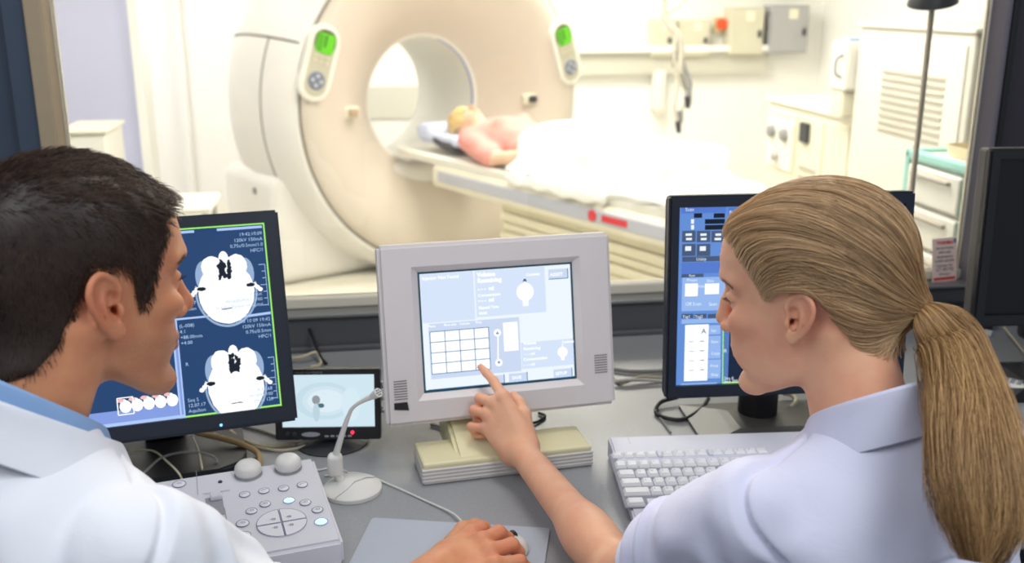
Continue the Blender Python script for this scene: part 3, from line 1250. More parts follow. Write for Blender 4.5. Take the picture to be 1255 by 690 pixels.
class Panel:
    """a display head: root Empty on the desk, parts laid out in the panel's own frame"""

    def __init__(self, name, c, yaw, tilt, label, cat='monitor', foot=(0, .08), group=None):
        self.M = frame_of(c, yaw, tilt)
        self.yaw = R_(yaw)
        f = Vector(c) + Matrix.Rotation(self.yaw, 3, 'Z') @ Vector((foot[0], foot[1], 0))
        self.loc = Vector((f.x, f.y, TOP_Z))
        self.root = empty(name, self.loc, self.yaw, label, cat, group)
        self.W = Matrix.Translation(self.loc) @ Matrix.Rotation(self.yaw, 4, 'Z')
        self.L = self.W.inverted() @ self.M      # panel frame -> root frame
        self.inv = self.M.inverted()
        self.depth = 0.0

    def part(self, name, bm, m, parent=None, smooth=False, panel=True):
        if name in PIECES:      # one object for each separate patch
            bm.verts.index_update()
            left = set(bm.verts)
            groups = []
            while left:
                st = [left.pop()]
                g = set(st)
                while st:
                    for e in st.pop().link_edges:
                        for w in e.verts:
                            if w in left:
                                left.discard(w)
                                g.add(w)
                                st.append(w)
                groups.append(g)
            if len(groups) > 1:
                for g in groups:
                    b = BM()
                    mp_ = {v: b.verts.new(v.co) for v in g}
                    for f in bm.faces:
                        if f.verts[0] in mp_:
                            b.faces.new([mp_[v] for v in f.verts])
                    o = self.part(PIECES[name], b, m, parent, smooth, panel)
                bm.free()
                return o
            name = PIECES[name]
        if panel:
            bmesh.ops.transform(bm, matrix=self.L, verts=bm.verts[:])
        return obj(name, bm, m, parent or self.root, smooth)

    def px(self, x, y, z=0.0):
        """where a pixel of the photograph falls on the glass, in panel coordinates"""
        o = self.M @ Vector((0, 0, z))
        q = self.inv @ at_plane(x, y, o, self.M.col[2].to_3d())
        return (q.x, q.y)

    def poly(self, bm, pts, z):
        flat(bm, [self.px(*p, self.z0) for p in pts], self.z0 + z)


def bezel(bm, w, h, iw0, iw1, ih0, ih1, z0, z1, bev=.004):
    """front frame between outer w x h and the opening x iw0..iw1, y ih0..ih1"""
    o = [(-w / 2, -h / 2), (w / 2, -h / 2), (w / 2, h / 2), (-w / 2, h / 2)]
    i = [(iw0, ih0), (iw1, ih0), (iw1, ih1), (iw0, ih1)]
    of = [bm.verts.new((x, y, z1)) for x, y in o]
    ob = [bm.verts.new((x, y, z0)) for x, y in o]
    nf = [bm.verts.new((x, y, z1)) for x, y in i]
    nb = [bm.verts.new((x, y, z0 + .001)) for x, y in i]
    out = []
    for k in range(4):
        k2 = (k + 1) % 4
        out.append(bm.faces.new((of[k], of[k2], nf[k2], nf[k])))
        bm.faces.new((ob[k2], ob[k], of[k], of[k2])[::-1])
        bm.faces.new((nf[k], nf[k2], nb[k2], nb[k]))
        bm.faces.new((ob[k], ob[k2], nb[k2], nb[k]))
    es = [e for e in bm.edges if all(v in of for v in e.verts)] + [bm.edges.get((of[k], ob[k])) for k in range(4)]
    bmesh.ops.bevel(bm, geom=[e for e in es if e], offset=bev, segments=2, affect='EDGES')


G_NAVY = glow('display navy', (30, 66, 112), 1.0)
G_WHITE = glow('display white', (252, 254, 255), 1.1)
G_PALE = glow('display pale blue', (214, 228, 250), 1.0)
G_PALE2 = glow('display lavender blue', (203, 217, 243), 1.0)
G_ICE = glow('display ice', (238, 247, 255), 1.0)
G_LINE = glow('display line blue', (44, 116, 168), 1.0)
G_GREEN = glow('display lime line', (170, 250, 110), 1.0)
G_BLUE = glow('display mid blue', (98, 142, 214), 1.0)
G_BLUE2 = glow('display light blue', (150, 184, 238), 1.0)
G_SLATE = glow('display slate', (70, 88, 120), 1.0)
G_INK = glow('display black', (10, 22, 40), 1.0)
G_BONE = glow('display bone grey', (150, 176, 212), 1.0)
G_PINK = glow('display pink', (250, 190, 190), 1.0)
G_LAV = glow('display lavender', (132, 158, 226), 1.0)
M_TEAL = mat('teal glass rim', srgb(28, 84, 104), 0.35)

# ---------------------------------------------------------------- left monitor with brain slices
P = Panel('monitor', (-.5646, 1.4776, 1.0202), 19.05, 17.9, 'black flat monitor showing two white skull scan slices, left of touchscreen', foot=(0, .10))
root_left = P
bm = BM()
bezel(bm, .42, .345, -.203, .187, -.146, .153, -.012, .004)
P.part('bezel', bm, mat('blue black monitor plastic', srgb(24, 32, 46), 0.38))
bm = BM()
box(bm, (-.209, -.171, -.035), (.209, .171, -.011), .008)
box(bm, (-.13, -.12, -.06), (.13, .12, -.034), .012)
P.part('back_shell', bm, M_BLACK)
# screen glass, its opening taken from the photograph
P.z0 = -.004
c_tr, c_br, c_bl = P.px(328, 273, P.z0), P.px(349.5, 504, P.z0), P.px(125, 536, P.z0)
x0, x1, y0, y1 = -.203, .187, -.146, .153
bm = BM()
frect(bm, x0, y0, x1, y1, P.z0)
scr = P.part('screen', bm, G_NAVY)
bm = BM()
for a, b in (((x0, y1 - .001), (x1, y1 - .001)), ((x1 - .001, y0), (x1 - .001, y1))):
    fline(bm, a, b, .0022, P.z0 + .0004)
d0 = P.px(222, 460, P.z0)[0]
fline(bm, (d0, y0 + .0015), (x1, y0 + .0015), .0025, P.z0 + .0004)
P.part('green_border', bm, G_GREEN, scr)
bm = BM()
fline(bm, (d0 - .006, y0), (d0 - .006, .01), .003, P.z0 + .0005)
fline(bm, (d0, y0), (d0, .01), .0022, P.z0 + .0005)
fline(bm, (d0 - .02, .010), (d0 + .05, .010), .003, P.z0 + .0005)
fline(bm, (d0 + .10, .004), (x1 - .003, .006), .004, P.z0 + .0005)
fline(bm, (x0, y1 - .006), (d0 + .04, y1 - .006), .004, P.z0 + .0005)
fline(bm, (d0 + .075, y1 - .006), (x1 - .004, y1 - .006), .004, P.z0 + .0005)
fline(bm, (x0, y0 + .003), (d0, y0 + .003), .005, P.z0 + .0005)
P.part('window_lines', bm, glow('display line pale', (176, 204, 250), 1.0), scr)
bm = BM()
frect(bm, x0, y0 + .005, d0 - .008, y0 + .024, P.z0 + .0003)
frect(bm, x0, y0 + .005, x0 + .085, .06, P.z0 + .0003)
frect(bm, d0 - .006, y0, d0, .01, P.z0 + .0003)
P.part('side_panels', bm, G_LAV, scr)


def skull(cx, cy, s, seed):
    r = random.Random(seed)
    z = P.z0
    ay_ = 1.2

    def e(x, y, a, b, n=40, jit=0.0):
        return [(cx + s * (px_ + jit * r.uniform(-1, 1)), cy + s * ay_ * (py_ + jit * r.uniform(-1, 1))) for px_, py_ in ellipse(x, y, a, b, n)]

    def arc(x, y, a, b, t, a0, a1):
        o_ = [(x + a * math.cos(R_(q)), y + b * math.sin(R_(q))) for q in range(a0, a1 + 1, 6)]
        i_ = [(x + (a - t) * math.cos(R_(q)), y + (b - t) * math.sin(R_(q))) for q in range(a1, a0 - 1, -6)]
        return [(cx + s * u, cy + s * ay_ * v) for u, v in o_ + i_]
    # grey scalp line, temple muscle, white bone and brain, dark sinuses
    b1 = BM()
    flat(b1, arc(0, -.10, 1.06, 1.06, .07, 168, 372), z + .0005)
    for k, sx in enumerate((-1, 1)):
        flat(b1, e(sx * .70, .38, .30, .46), z + .00052 + k * .00002)
    o = P.part('scan_image', b1, G_BONE, scr)
    b3 = BM()
    wht = [e(0, -.14, .95, .92, 48, .010), e(-.42, .62, .36, .34, 30, .012), e(.42, .62, .36, .34, 30, .012), e(0, .84, .17, .24, 20), e(0, .45, .60, .38, 20), e(-.30, .5, .3, .36, 20), e(.30, .5, .3, .36, 20)]
    for k, q in enumerate(wht):
        flat(b3, q, z + .0010 + k * .00002)
    for sx in (-1, 1):
        for k in range(3):
            flat(b3, [(cx + s * (sx * (.98 + .09 * k) + .10 * math.cos(R_(t)) * (.8 + .2 * r.random())), cy + s * (.02 - .09 * k + .08 * math.sin(R_(t)))) for t in range(0, 360, 40)], z + .0012 + k * .00002)
        fline(b3, (cx + s * sx * .85, cy + s * .06), (cx + s * sx * 1.22, cy - s * .22), s * .05, z + .0013)
    P.part('bone', b3, G_WHITE, o)
    b2 = BM()
    for k, sx in enumerate((-1, 1)):
        flat(b2, e(sx * .84, .02, .15, .06, 16, .01), z + .0015 + k * .00002)
    for k in range(12):
        a = (k % 3 - 1) * .13 + r.uniform(-.05, .05)
        b = .34 + .13 * (k // 3) + r.uniform(-.04, .04)
        flat(b2, e(a, b, .085 - .02 * (k // 3 == 3), .10, 9, .03), z + .0016 + k * .00002)
    flat(b2, e(-.03, -.62, .22, .018, 12, .012), z + .0015)
    P.part('sinus_holes', b2, G_INK, o)


def mid(p, q):
    return ((p[0] + q[0]) / 2, (p[1] + q[1]) / 2)


h1 = P.px(277, 351, P.z0)
h2 = P.px(289, 466, P.z0)
skull(h1[0], h1[1] - .002, .0455, 4)
skull(h2[0], h2[1] - .002, .0455, 9)
bm = BM()
ts = .0078
for j, t in enumerate(('19:42:10:09', '120kV 150mA', '0.75s/0.5mm/1.0', 'HFC/1')):
    text(bm, t, x1 - .005, y1 - .019 - j * .009, ts, P.z0 + .0018, 'RIGHT')
for j, t in enumerate(('Seq 3:', 'Img 4', '12.07.17', 'Aquilion')):
    text(bm, t, d0 + .006, .049 - j * .009, ts, P.z0 + .0018)
for j, t in enumerate(('(L-008)', '4.1', '+88.00mm', '+4.00')):
    text(bm, t, d0 + .004, -.004 - j * .009, ts, P.z0 + .0018)
for j, t in enumerate(('2008 10 09 19:42', '120kV 150mA', '0.75s/0.5mm', 'HFC/1')):
    text(bm, t, x1 - .005, -.006 - j * .009, ts, P.z0 + .0018, 'RIGHT')
for j, t in enumerate(('Chest', 'W1600/PW1=100', 'St John Parker Hospital')):
    text(bm, t, x1 - .014, .036 - j * .0085, ts, P.z0 + .0018, 'RIGHT')
for j, t in enumerate(('A FC68', 'W1600 100', 'Head 120')):
    text(bm, t, x1 - .012, -.118 - j * .0085, ts, P.z0 + .0018, 'RIGHT')
for j, t in enumerate(('Seq 5', '12.07.17', 'Aquilion')):
    text(bm, t, d0 + .006, -.122 - j * .0085, ts, P.z0 + .0018)
text(bm, 'R', d0 + .008, -.065, ts, P.z0 + .0018)
for hy in (h1[1], h2[1]):
    for j in range(7):
        frect(bm, x1 - .011 - (.004 if j % 3 == 0 else 0), hy + .03 - j * .011, x1 - .005, hy + .031 - j * .011, P.z0 + .0018)
    frect(bm, x1 - .0058, hy - .037, x1 - .005, hy + .031, P.z0 + .0018)
P.part('screen_text', bm, glow('display text blue white', (176, 206, 240), 1.0), scr)
# small slice thumbnails
for k in range(5):
    c = P.px(154 + k * 14.3, 497.5 - k * 2.0, P.z0)
    bm = BM()
    flat(bm, ellipse(c[0], c[1] - .001, .0088, .0098, 18), P.z0 + .0010)
    flat(bm, ellipse(c[0] - .003, c[1] + .007, .005, .004, 12), P.z0 + .0011)
    th = P.part('thumbnail', bm, G_WHITE, scr)
    bm = BM()
    flat(bm, ellipse(c[0] - .007, c[1] + .009, .005, .003, 12), P.z0 + .0013)
    P.part('thumbnail_mark', bm, G_PINK, th)
c = P.px(154, 497.5, P.z0)
bm = BM()
for a, b in (((-.0115, -.013), (.0115, -.013)), ((.0115, -.013), (.0115, .013)), ((.0115, .013), (-.0115, .013)), ((-.0115, .013), (-.0115, -.013))):
    fline(bm, (c[0] + a[0], c[1] + a[1]), (c[0] + b[0], c[1] + b[1]), .0016, P.z0 + .0014)
P.part('thumbnail_frame', bm, G_WHITE, scr)
led = P.px(271, 521, .004)
bm = BM()
lathe(bm, [(0, .0012), (.0022, .0008), (.0024, 0)], 12, T((led[0], led[1], .004)))
P.part('power_light', bm, glow('blue led', (120, 190, 255), 2.0), None, True)['label'] = 'tiny lit blue power light'
bm = BM()
box(bm, (-.035, .02, .01), (.035, .055, .24), .012, M=None)
P.part('stand_neck', bm, M_BLACK, None, False, False)
bm = BM()
prism(bm, rrect(-.13, -.12, .13, .12, .05, 8), .014, None, 0, .004)
P.part('stand_base', bm, M_BLACK, None, False, False)

# ---------------------------------------------------------------- touchscreen in the middle
M_PUTTY = mat('warm grey monitor plastic', srgb(222, 215, 213), 0.5, bump=0.12, nscale=700)
M_IVORY = mat('aged ivory plastic', srgb(226, 218, 178), 0.5)
P = Panel('touchscreen_monitor', (-.0187, 1.5894, .9827), 14.54, 11.08, 'thick light grey touchscreen monitor on ivory foot, a finger touching it', foot=(0.01, .05))
touch = P
W_, H_ = .40, .30
bm = BM()
q = [P.px(*p) for p in ((513, 335), (703, 321), (710, 465), (521, 484))]
ix0, ix1 = (q[0][0] + q[3][0]) / 2, (q[1][0] + q[2][0]) / 2
iy0, iy1 = (q[2][1] + q[3][1]) / 2, (q[0][1] + q[1][1]) / 2
bezel(bm, W_, H_, ix0 - .012, ix1 + .010, iy0 - .010, iy1 + .010, -.03, .0, .006)
P.part('front_frame', bm, M_PUTTY)
bm = BM()   # sloping lip down to the glass
for a, b, c_, d in ((ix0 - .012, iy0 - .010, ix1 + .010, iy0 - .010), (ix1 + .010, iy0 - .010, ix1 + .010, iy1 + .010), (ix1 + .010, iy1 + .010, ix0 - .012, iy1 + .010), (ix0 - .012, iy1 + .010, ix0 - .012, iy0 - .010)):
    def inn(x, y):
        return (min(max(x, ix0), ix1), min(max(y, iy0), iy1), -.012)
    quad(bm, (a, b, -.0005), (c_, d, -.0005), inn(c_, d), inn(a, b))
P.part('sloped_lip', bm, M_PUTTY)
bm = BM()
box(bm, (-W_ / 2 + .006, -H_ / 2 + .006, -.10), (W_ / 2 - .006, H_ / 2 - .006, -.029), .02, 3)
box(bm, (-.13, -.10, -.15), (.13, .10, -.09), .02, 3)
P.part('back_shell', bm, M_PUTTY)
P.z0 = -.013
bm = BM()
frect(bm, ix0 - .001, iy0 - .001, ix1 + .001, iy1 + .001, P.z0)
scr = P.part('screen', bm, M_TEAL)
sx0, sx1, sy0, sy1 = ix0 + .0035, ix1 - .0035, iy0 + .0045, iy1 - .0035


def cp(x, y):
    return P.px(490 + x / 3.834, 310 + y / 3.834, P.z0)


def cpoly(bm, pts, z):
    flat(bm, [cp(*p) for p in pts], P.z0 + z)


def crect(bm, x0, y0, x1, y1, z):
    """axis-aligned on the glass; corners read from the photograph"""
    a = cp(x0, y0)
    b = cp(x1, y1)
    c = cp(x0, y1)
    d = cp(x1, y0)
    xa, xb = (a[0] + c[0]) / 2, (b[0] + d[0]) / 2
    ya, yb = (b[1] + c[1]) / 2, (a[1] + d[1]) / 2
    frect(bm, xa, ya, xb, yb, P.z0 + z)
    return xa, ya, xb, yb


bm = BM()
frect(bm, sx0, sy0, sx1, sy1, P.z0 + .0003)
P.part('display_field', bm, G_ICE, scr)
bm = BM()
a = cp(352, 200)
ym = cp(350, 312)[1]
frect(bm, sx0 + .001, ym, a[0] - .001, sy1 - .001, P.z0 + .0006)
b_ = cp(684, 180)
frect(bm, a[0] + .0015, ym + .003, b_[0], sy1 - .001, P.z0 + .0006)
P.part('upper_panels', bm, G_PALE, scr)
bm = BM()
bm2 = BM()
c0 = cp(133, 330)[0]
c1 = cp(566, 430)[0]
e0 = cp(350, 575)[1]
frect(bm, c0, e0, c1, ym - .002, P.z0 + .0006)
P.part('table_panel', bm, G_PALE2, scr)
bm = BM()
frect(bm, c1 + .001, cp(690, 535)[1], sx1, cp(690, 412)[1], P.z0 + .0006)
P.part('lower_panel', bm, G_PALE, scr)
# 4 x 4 table
g0, g1 = cp(146, 470)[0], cp(421, 450)[0]
h0, h1_ = cp(290, 557)[1], cp(280, 360)[1]
bm = BM()
frect(bm, g0, h0, g1, h1_, P.z0 + .0009)
for x, y in ((458, 375), (465, 515)):
    c = cp(x, y)
    flat(bm, ellipse(c[0], c[1], .0063, .0063, 20), P.z0 + .0009)
a = cp(461, 375)
b = cp(461, 515)
fline(bm, a, b, .002, P.z0 + .0008)
sp = crect(bm, 487, 325, 555, 460, .0009)
P.part('white_cells', bm, G_WHITE, scr)
bm = BM()
for k in range(5):
    x = g0 + (g1 - g0) * k / 4
    y = h0 + (h1_ - h0) * k / 4
    fline(bm, (x, h0), (x, h1_), .0013, P.z0 + .0011)
    fline(bm, (g0, y), (g1, y), .0013, P.z0 + .0011)
fline(bm, (sx0 + .004, cp(280, 630)[1]), (cp(490, 600)[0], cp(280, 630)[1]), .0012, P.z0 + .0011)
for x0_, y0_, x1_, y1_ in ((697, 75, 788, 120), (510, 562, 598, 606), (440, 572, 490, 614), (720, 542, 808, 585)):
    u = cp(x1_, (y0_ + y1_) / 2)[0]
    v = cp((x0_ + x1_) / 2, y1_)[1]
    w = cp(x0_, (y0_ + y1_) / 2)[0]
    t = cp((x0_ + x1_) / 2, y0_)[1]
    fline(bm, (w, v), (u, v), .0016, P.z0 + .0011)
    fline(bm, (u, v), (u, t), .0016, P.z0 + .0011)
for x, y, sgn in ((458, 375, 1), (465, 515, -1)):
    c = cp(x, y)
    flat(bm, [(c[0] - .0028, c[1] - .0022 * sgn), (c[0] + .0028, c[1] - .0022 * sgn), (c[0], c[1] + .0028 * sgn)], P.z0 + .0012)
P.part('grid_lines', bm, G_LINE, scr)
bm = BM()
for x0_, y0_, x1_, y1_ in ((697, 75, 785, 116), (512, 564, 594, 602), (442, 574, 486, 610), (722, 544, 804, 581)):
    crect(bm, x0_, y0_, x1_, y1_, .0013)
P.part('touch_buttons', bm, G_PALE2, scr)
for x, y, r in ((588, 183, .0150), (764, 465, .0088)):
    bm = BM()
    c = cp(x, y)
    flat(bm, ellipse(c[0], c[1], r, r * 1.02, 32), P.z0 + .0012)
    frect(bm, c[0] - r * .32, c[1] - r * 1.6, c[0] + r * .32, c[1] - r * .8, P.z0 + .0013)
    frect(bm, c[0] - r * .08, c[1] + r * .9, c[0] + r * .10, c[1] + r * 1.6, P.z0 + .0013)
    P.part('syringe_symbol', bm, G_WHITE, scr)
bm = BM()
c = cp(586, 128)
flat(bm, [(c[0] - .004, c[1] - .002), (c[0] + .004, c[1] - .002), (c[0] + .001, c[1] + .003), (c[0] - .001, c[1] + .003)], P.z0 + .0016)
P.part('pointer_mark', bm, G_SLATE, scr)
bm = BM()
def ctext(s, x, y, size, bold=0.0, align='LEFT'):
    c = cp(x, y)
    text(bm, s, c[0], c[1], size, P.z0 + .0018, align, bold=bold)
ctext('Injector Not Found', 104, 128, .0078, .0002)
ctext('Volume', 362, 112, .0100, .0005)
ctext('Remaining', 364, 140, .0100, .0005)
ctext('- - -  ml', 366, 178, .0090, .0004)
ctext('Concentration', 366, 206, .0066, .0002)
ctext('- - -  ml', 368, 232, .0088, .0004)
ctext('Elapsed Time', 370, 264, .0064, .0002)
ctext('00:00', 372, 290, .0062, .0002)
ctext('Contrast', 592, 108, .0066, .0002)
ctext('Contrast', 760, 424, .0060, .0002)
for j, t in enumerate(('Volume', 'Remaining', '- - - ml', 'Concentration', '- - - ml')):
    ctext(t, 580, 432 + j * 25, .0072, .0002)
for j, t in enumerate(('Phase', 'Flow ml/s', 'Volume', 'Time')):
    ctext(t, 132 + j * 74, 350 - j * 6, .0055, .0001)
ctext('ASSIST', 704, 110, .0080, .0002)
ctext('SAVE', 526, 594, .0076, .0002)
ctext('SETUP', 730, 574, .0076, .0002)
P.part('screen_text', bm, G_WHITE, scr)
# speaker slots low on both sides, black badge
bm = BM()
for k in range(8):
    y = -.075 - k * .0043
    box(bm, (-.186, y, .0002), (-.164, y + .0013, .0009))
P.part('speaker_slots', bm, mat('slot shadow', srgb(112, 104, 106), 0.8))
bm = BM()
for k in range(8):
    y = -.062 - k * .0043
    box(bm, (.163, y, .0002), (.186, y + .0013, .0009))
P.part('speaker_slots', bm, mat('slot shadow', srgb(112, 104, 106), 0.8))
bm = BM()
prism(bm, [(-.187, -.121), (-.163, -.124), (-.165, -.110), (-.187, -.110)], .0012, None, .0002)
P.part('badge', bm, M_BLACK)['label'] = 'small black badge'
# ivory foot: long ribbed block and wedge neck, in the root frame
bm = BM()
Mr = None
fx0, fx1, fy0, fy1 = -.164, .122, -.150, -.062
box(bm, (fx0, fy0, .0), (fx1, fy1, .036), .004, 2)
foot = P.part('foot', bm, M_IVORY, None, False, False)
bm = BM()
box(bm, (fx0 - .001, fy0 - .0015, .0), (fx1 + .001, fy1 + .001, .0275), .002, 1)
for k in range(4):
    box(bm, (fx0 - .002, fy0 - .0025, .004 + k * .0062), (fx1 + .002, fy0 + .004, .0082 + k * .0062), .0012, 1)
P.part('ribbed_skirt', bm, mat('pale ribbed plastic', srgb(214, 210, 204), 0.5), None, False, False)
bm = BM()
prism(bm, [(-.144, .034), (-.064, .002), (.03, .002), (.03, .12), (-.0, .125), (-.03, .070)], .11, T((-.045, 0, 0), (PI / 2, 0, PI / 2)) @ T((0, 0, -.06)))
bmesh.ops.bevel(bm, geom=bm.edges[:], offset=.006, segments=2, affect='EDGES')
P.part('wedge_neck', bm, M_IVORY, None, False, False)

# ---------------------------------------------------------------- right monitor
P = Panel('monitor', (.4667, 1.6036, 1.0352), 5.71, 5.27, 'black flat monitor with blue control panels, behind the woman', foot=(0, .09))
bm = BM()
bezel(bm, .42, .345, -.193, .193, -.150, .153, -.012, .004)
P.part('bezel', bm, mat('blue black monitor plastic', srgb(24, 32, 46), 0.38))
bm = BM()
box(bm, (-.2095, -.172, -.032), (.2095, .172, -.011), .008)
box(bm, (-.13, -.12, -.06), (.13, .12, -.031), .012)
P.part('back_shell', bm, M_DARK)
P.z0 = -.004
bm = BM()
frect(bm, -.193, -.150, .193, .153, P.z0)
scr = P.part('screen', bm, G_NAVY)


def rp(x, y):
    return P.px(810 + x / 2.229, 230 + y / 2.229, P.z0)


def rrct(bm, x0, y0, x1, y1, z):
    a = rp(x0, y0)
    b = rp(x1, y1)
    frect(bm, a[0], b[1], b[0], a[1], P.z0 + z)


bm = BM()
rrct(bm, 52, 52, 182, 546, .0003)
rrct(bm, 184, 52, 330, 180, .0003)
P.part('control_fields', bm, G_BLUE, scr)
bm = BM()
for r in ((56, 54, 178, 68), (56, 205, 176, 232), (184, 54, 330, 76)):
    rrct(bm, *r, .0006)
P.part('title_bars', bm, glow('display royal blue', (84, 122, 206), 1.0), scr)
bm = BM()
for r in ((58, 246, 176, 334), (56, 360, 176, 368), (128, 376, 162, 400), (128, 405, 162, 440), (128, 440, 162, 466), (128, 470, 162, 520), (54, 535, 152, 547)):
    rrct(bm, *r, .0006)
P.part('light_panels', bm, G_BLUE2, scr)
bm = BM()
for r in ((66, 375, 126, 526), (66, 262, 100, 296), (120, 262, 158, 290)):
    rrct(bm, *r, .0009)
P.part('white_panels', bm, G_WHITE, scr)
bm = BM()
for r in ((90, 70, 112, 82), (144, 70, 174, 82), (120, 86, 174, 98), (120, 102, 174, 114)):
    rrct(bm, *r, .0010)
P.part('value_boxes', bm, G_INK, scr)
bm = BM()
for k in range(3):
    rrct(bm, 58 + k * 40, 118, 94 + k * 40, 148, .0008)
for k in range(2):
    rrct(bm, 58 + k * 40, 154, 94 + k * 40, 186, .0008)
rrct(bm, 58, 189, 170, 200, .0008)
rrct(bm, 56, 236, 116, 244, .0008)
for k in range(3):
    rrct(bm, 56 + k * 36, 345, 88 + k * 36, 356, .0008)
P.part('tool_buttons', bm, G_SLATE, scr)
bm = BM()
rg = random.Random(3)
for k in range(3):
    for j in range(2):
        rrct(bm, 66 + k * 40 + rg.random() * 4, 125 + j * 12, 84 + k * 40, 131 + j * 12, .0011)
for k in range(2):
    rrct(bm, 66 + k * 40, 160, 82 + k * 40, 172, .0011)
for k in range(2):
    rrct(bm, 82, 86 + k * 16, 90, 98 + k * 16, .0011)
for s, x, y, sz in (('Scan', 66, 64, .008), ('Prep', 186, 72, .008), ('Utility', 96, 199, .007), ('Raw', 76, 243, .006), ('Preset', 70, 256, .007), ('Slice Wide', 70, 274, .007), ('Slice', 124, 258, .007), ('Off Scan', 66, 322, .008), ('Scan', 130, 322, .008), ('Tag1', 58, 356, .007), ('Tag2', 92, 356, .007), ('Set', 136, 394, .007), ('Save', 136, 424, .007), ('Copy', 136, 456, .007), ('Print', 134, 490, .007), ('Stop', 136, 514, .007), ('Ready', 86, 545, .007)):
    c = rp(x, y)
    text(bm, s, c[0], c[1], sz, P.z0 + .0013)
P.part('screen_text', bm, G_ICE, scr)
bm = BM()
c = rp(110, 398)
text(bm, 'A', c[0], c[1], .012, P.z0 + .0013, bold=.0003)
for k in range(4):
    rrct(bm, 76, 420 + k * 26, 90, 421 + k * 26, .0013)
    rrct(bm, 106, 418 + k * 26, 118, 420 + k * 26, .0013)
P.part('dark_text', bm, glow('display text slate', (120, 140, 160), 1.0), scr)
bm = BM()
fline(bm, rp(170, 385), rp(168, 545), .0018, P.z0 + .0006)
fline(bm, (rp(168, 545)[0], -.1488), (.192, -.1488), .0022, P.z0 + .0006)
fline(bm, (.1922, -.149), (.1922, .14), .002, P.z0 + .0006)
P.part('green_border', bm, G_GREEN, scr)
bm = BM()
rrct(bm, 172, 240, 640, 543, .0003)
P.part('image_field', bm, glow('display black blue', (18, 34, 58), 1.0), scr)
bm = BM()
cs = P.px(1108, 425, P.z0)
cs = (min(cs[0], .15), cs[1])
flat(bm, ellipse(cs[0] - .01, cs[1], .046, .050, 40), P.z0 + .0006)
o = P.part('scan_image', bm, glow('display scan blue', (90, 150, 196), 1.0), scr)
bm = BM()
rg = random.Random(11)
for k in range(26):
    a, b = cs[0] - .01 + rg.uniform(-.03, .03), cs[1] + rg.uniform(-.034, .034)
    fline(bm, (a, b), (a + rg.uniform(-.016, .016), b + rg.uniform(-.016, .016)), .002, P.z0 + .0009 + k * .00001)
P.part('scan_streaks', bm, G_BONE, o)
bm = BM()
for j, t in enumerate(('Seq 6', 'Img 300', 'Aquilion')):
    c = rp(172, 524 + j * 9)
    text(bm, t, c[0], c[1], .0075, P.z0 + .0013)
c = rp(171, 450)
text(bm, 'R', c[0], c[1], .009, P.z0 + .0013)
P.part('image_text', bm, G_ICE, scr)
bm = BM()
cyl(bm, (0, .02, .012), (0, .02, .10), .036, 28)
box(bm, (-.04, .02, .08), (.04, .07, .28), .012)
P.part('stand_neck', bm, M_BLACK, None, True, False)
bm = BM()
loft(bm, [[(x * s, y * s - .02, z) for x, y in ((-.13, -.075), (.13, -.075), (.13, .11), (-.13, .11))] for z, s in ((0, 1.0), (.006, 1.0), (.016, .55), (.018, .42))])
P.part('stand_base', bm, mat('worn graphite plastic', srgb(74, 72, 70), 0.4), None, False, False)

# ---------------------------------------------------------------- switched-off monitor at the right edge
c = at_y(1185, 292, 1.86)
P = Panel('monitor', (c.x + .232, c.y + .0, c.z), 3.0, 3.0, 'black switched off monitor at the right end of the desk', foot=(0, .07))
bm = BM()
bezel(bm, .42, .345, -.190, .190, -.150, .154, -.012, .004)
P.part('bezel', bm, M_BLACK)
bm = BM()
frect(bm, -.191, -.151, .191, .155, -.004)
P.part('screen', bm, mat('dark display glass', srgb(20, 18, 20), 0.25))
bm = BM()
box(bm, (-.2095, -.172, -.045), (.2095, .172, -.011), .006)
P.part('back_shell', bm, mat('taupe grey shell', srgb(96, 92, 90), 0.5))
bm = BM()
cyl(bm, (0, .02, .012), (0, .02, .10), .03, 24)
box(bm, (-.04, .02, .07), (.04, .06, .26), .012)
P.part('stand_neck', bm, M_BLACK, None, True, False)
bm = BM()
loft(bm, [[(x * s, y * s - .03, z) for x, y in ((-.14, -.10), (.14, -.10), (.14, .10), (-.14, .10))] for z, s in ((0, 1.0), (.008, 1.0), (.022, .6), (.024, .45))])
P.part('stand_base', bm, M_BLACK, None, False, False)

# ---------------------------------------------------------------- little surveillance monitor
q = [at_y(338, 538, 1.585), at_y(467, 538, 1.585)]
w_ = (q[1] - q[0]).length
P = Panel('camera_monitor', ((q[0].x + q[1].x) / 2, 1.60, .868), 1.5, 10.0, 'small black camera monitor with blurry pale picture behind the microphone', foot=(0, .02))
hh = .118
bm = BM()
q1 = P.px(340, 452)
q2 = P.px(468, 452)
q3 = P.px(467, 538)
q4 = P.px(338, 538)
w_ = q3[0] - q4[0]
hh = q2[1] - q3[1]
ccx, ccy = (q3[0] + q4[0]) / 2, (q2[1] + q3[1]) / 2
P.L = P.L @ Matrix.Translation((ccx, ccy, 0))
P.inv = Matrix.Translation((-ccx, -ccy, 0)) @ P.inv
bezel(bm, w_, hh, -w_ / 2 + .012, w_ / 2 - .010, -hh / 2 + .022, hh / 2 - .009, -.010, .002, .002)
P.part('bezel', bm, M_BLACK)
bm = BM()
box(bm, (-w_ / 2 + .001, -hh / 2 + .001, -.03), (w_ / 2 - .001, hh / 2 - .001, -.009), .004)
P.part('back_shell', bm, M_BLACK)
bm = BM()
frect(bm, -w_ / 2 + .011, -hh / 2 + .021, w_ / 2 - .009, hh / 2 - .008, -.003)
scr = P.part('screen', bm, glow('camera picture white', (208, 230, 240), 1.0))
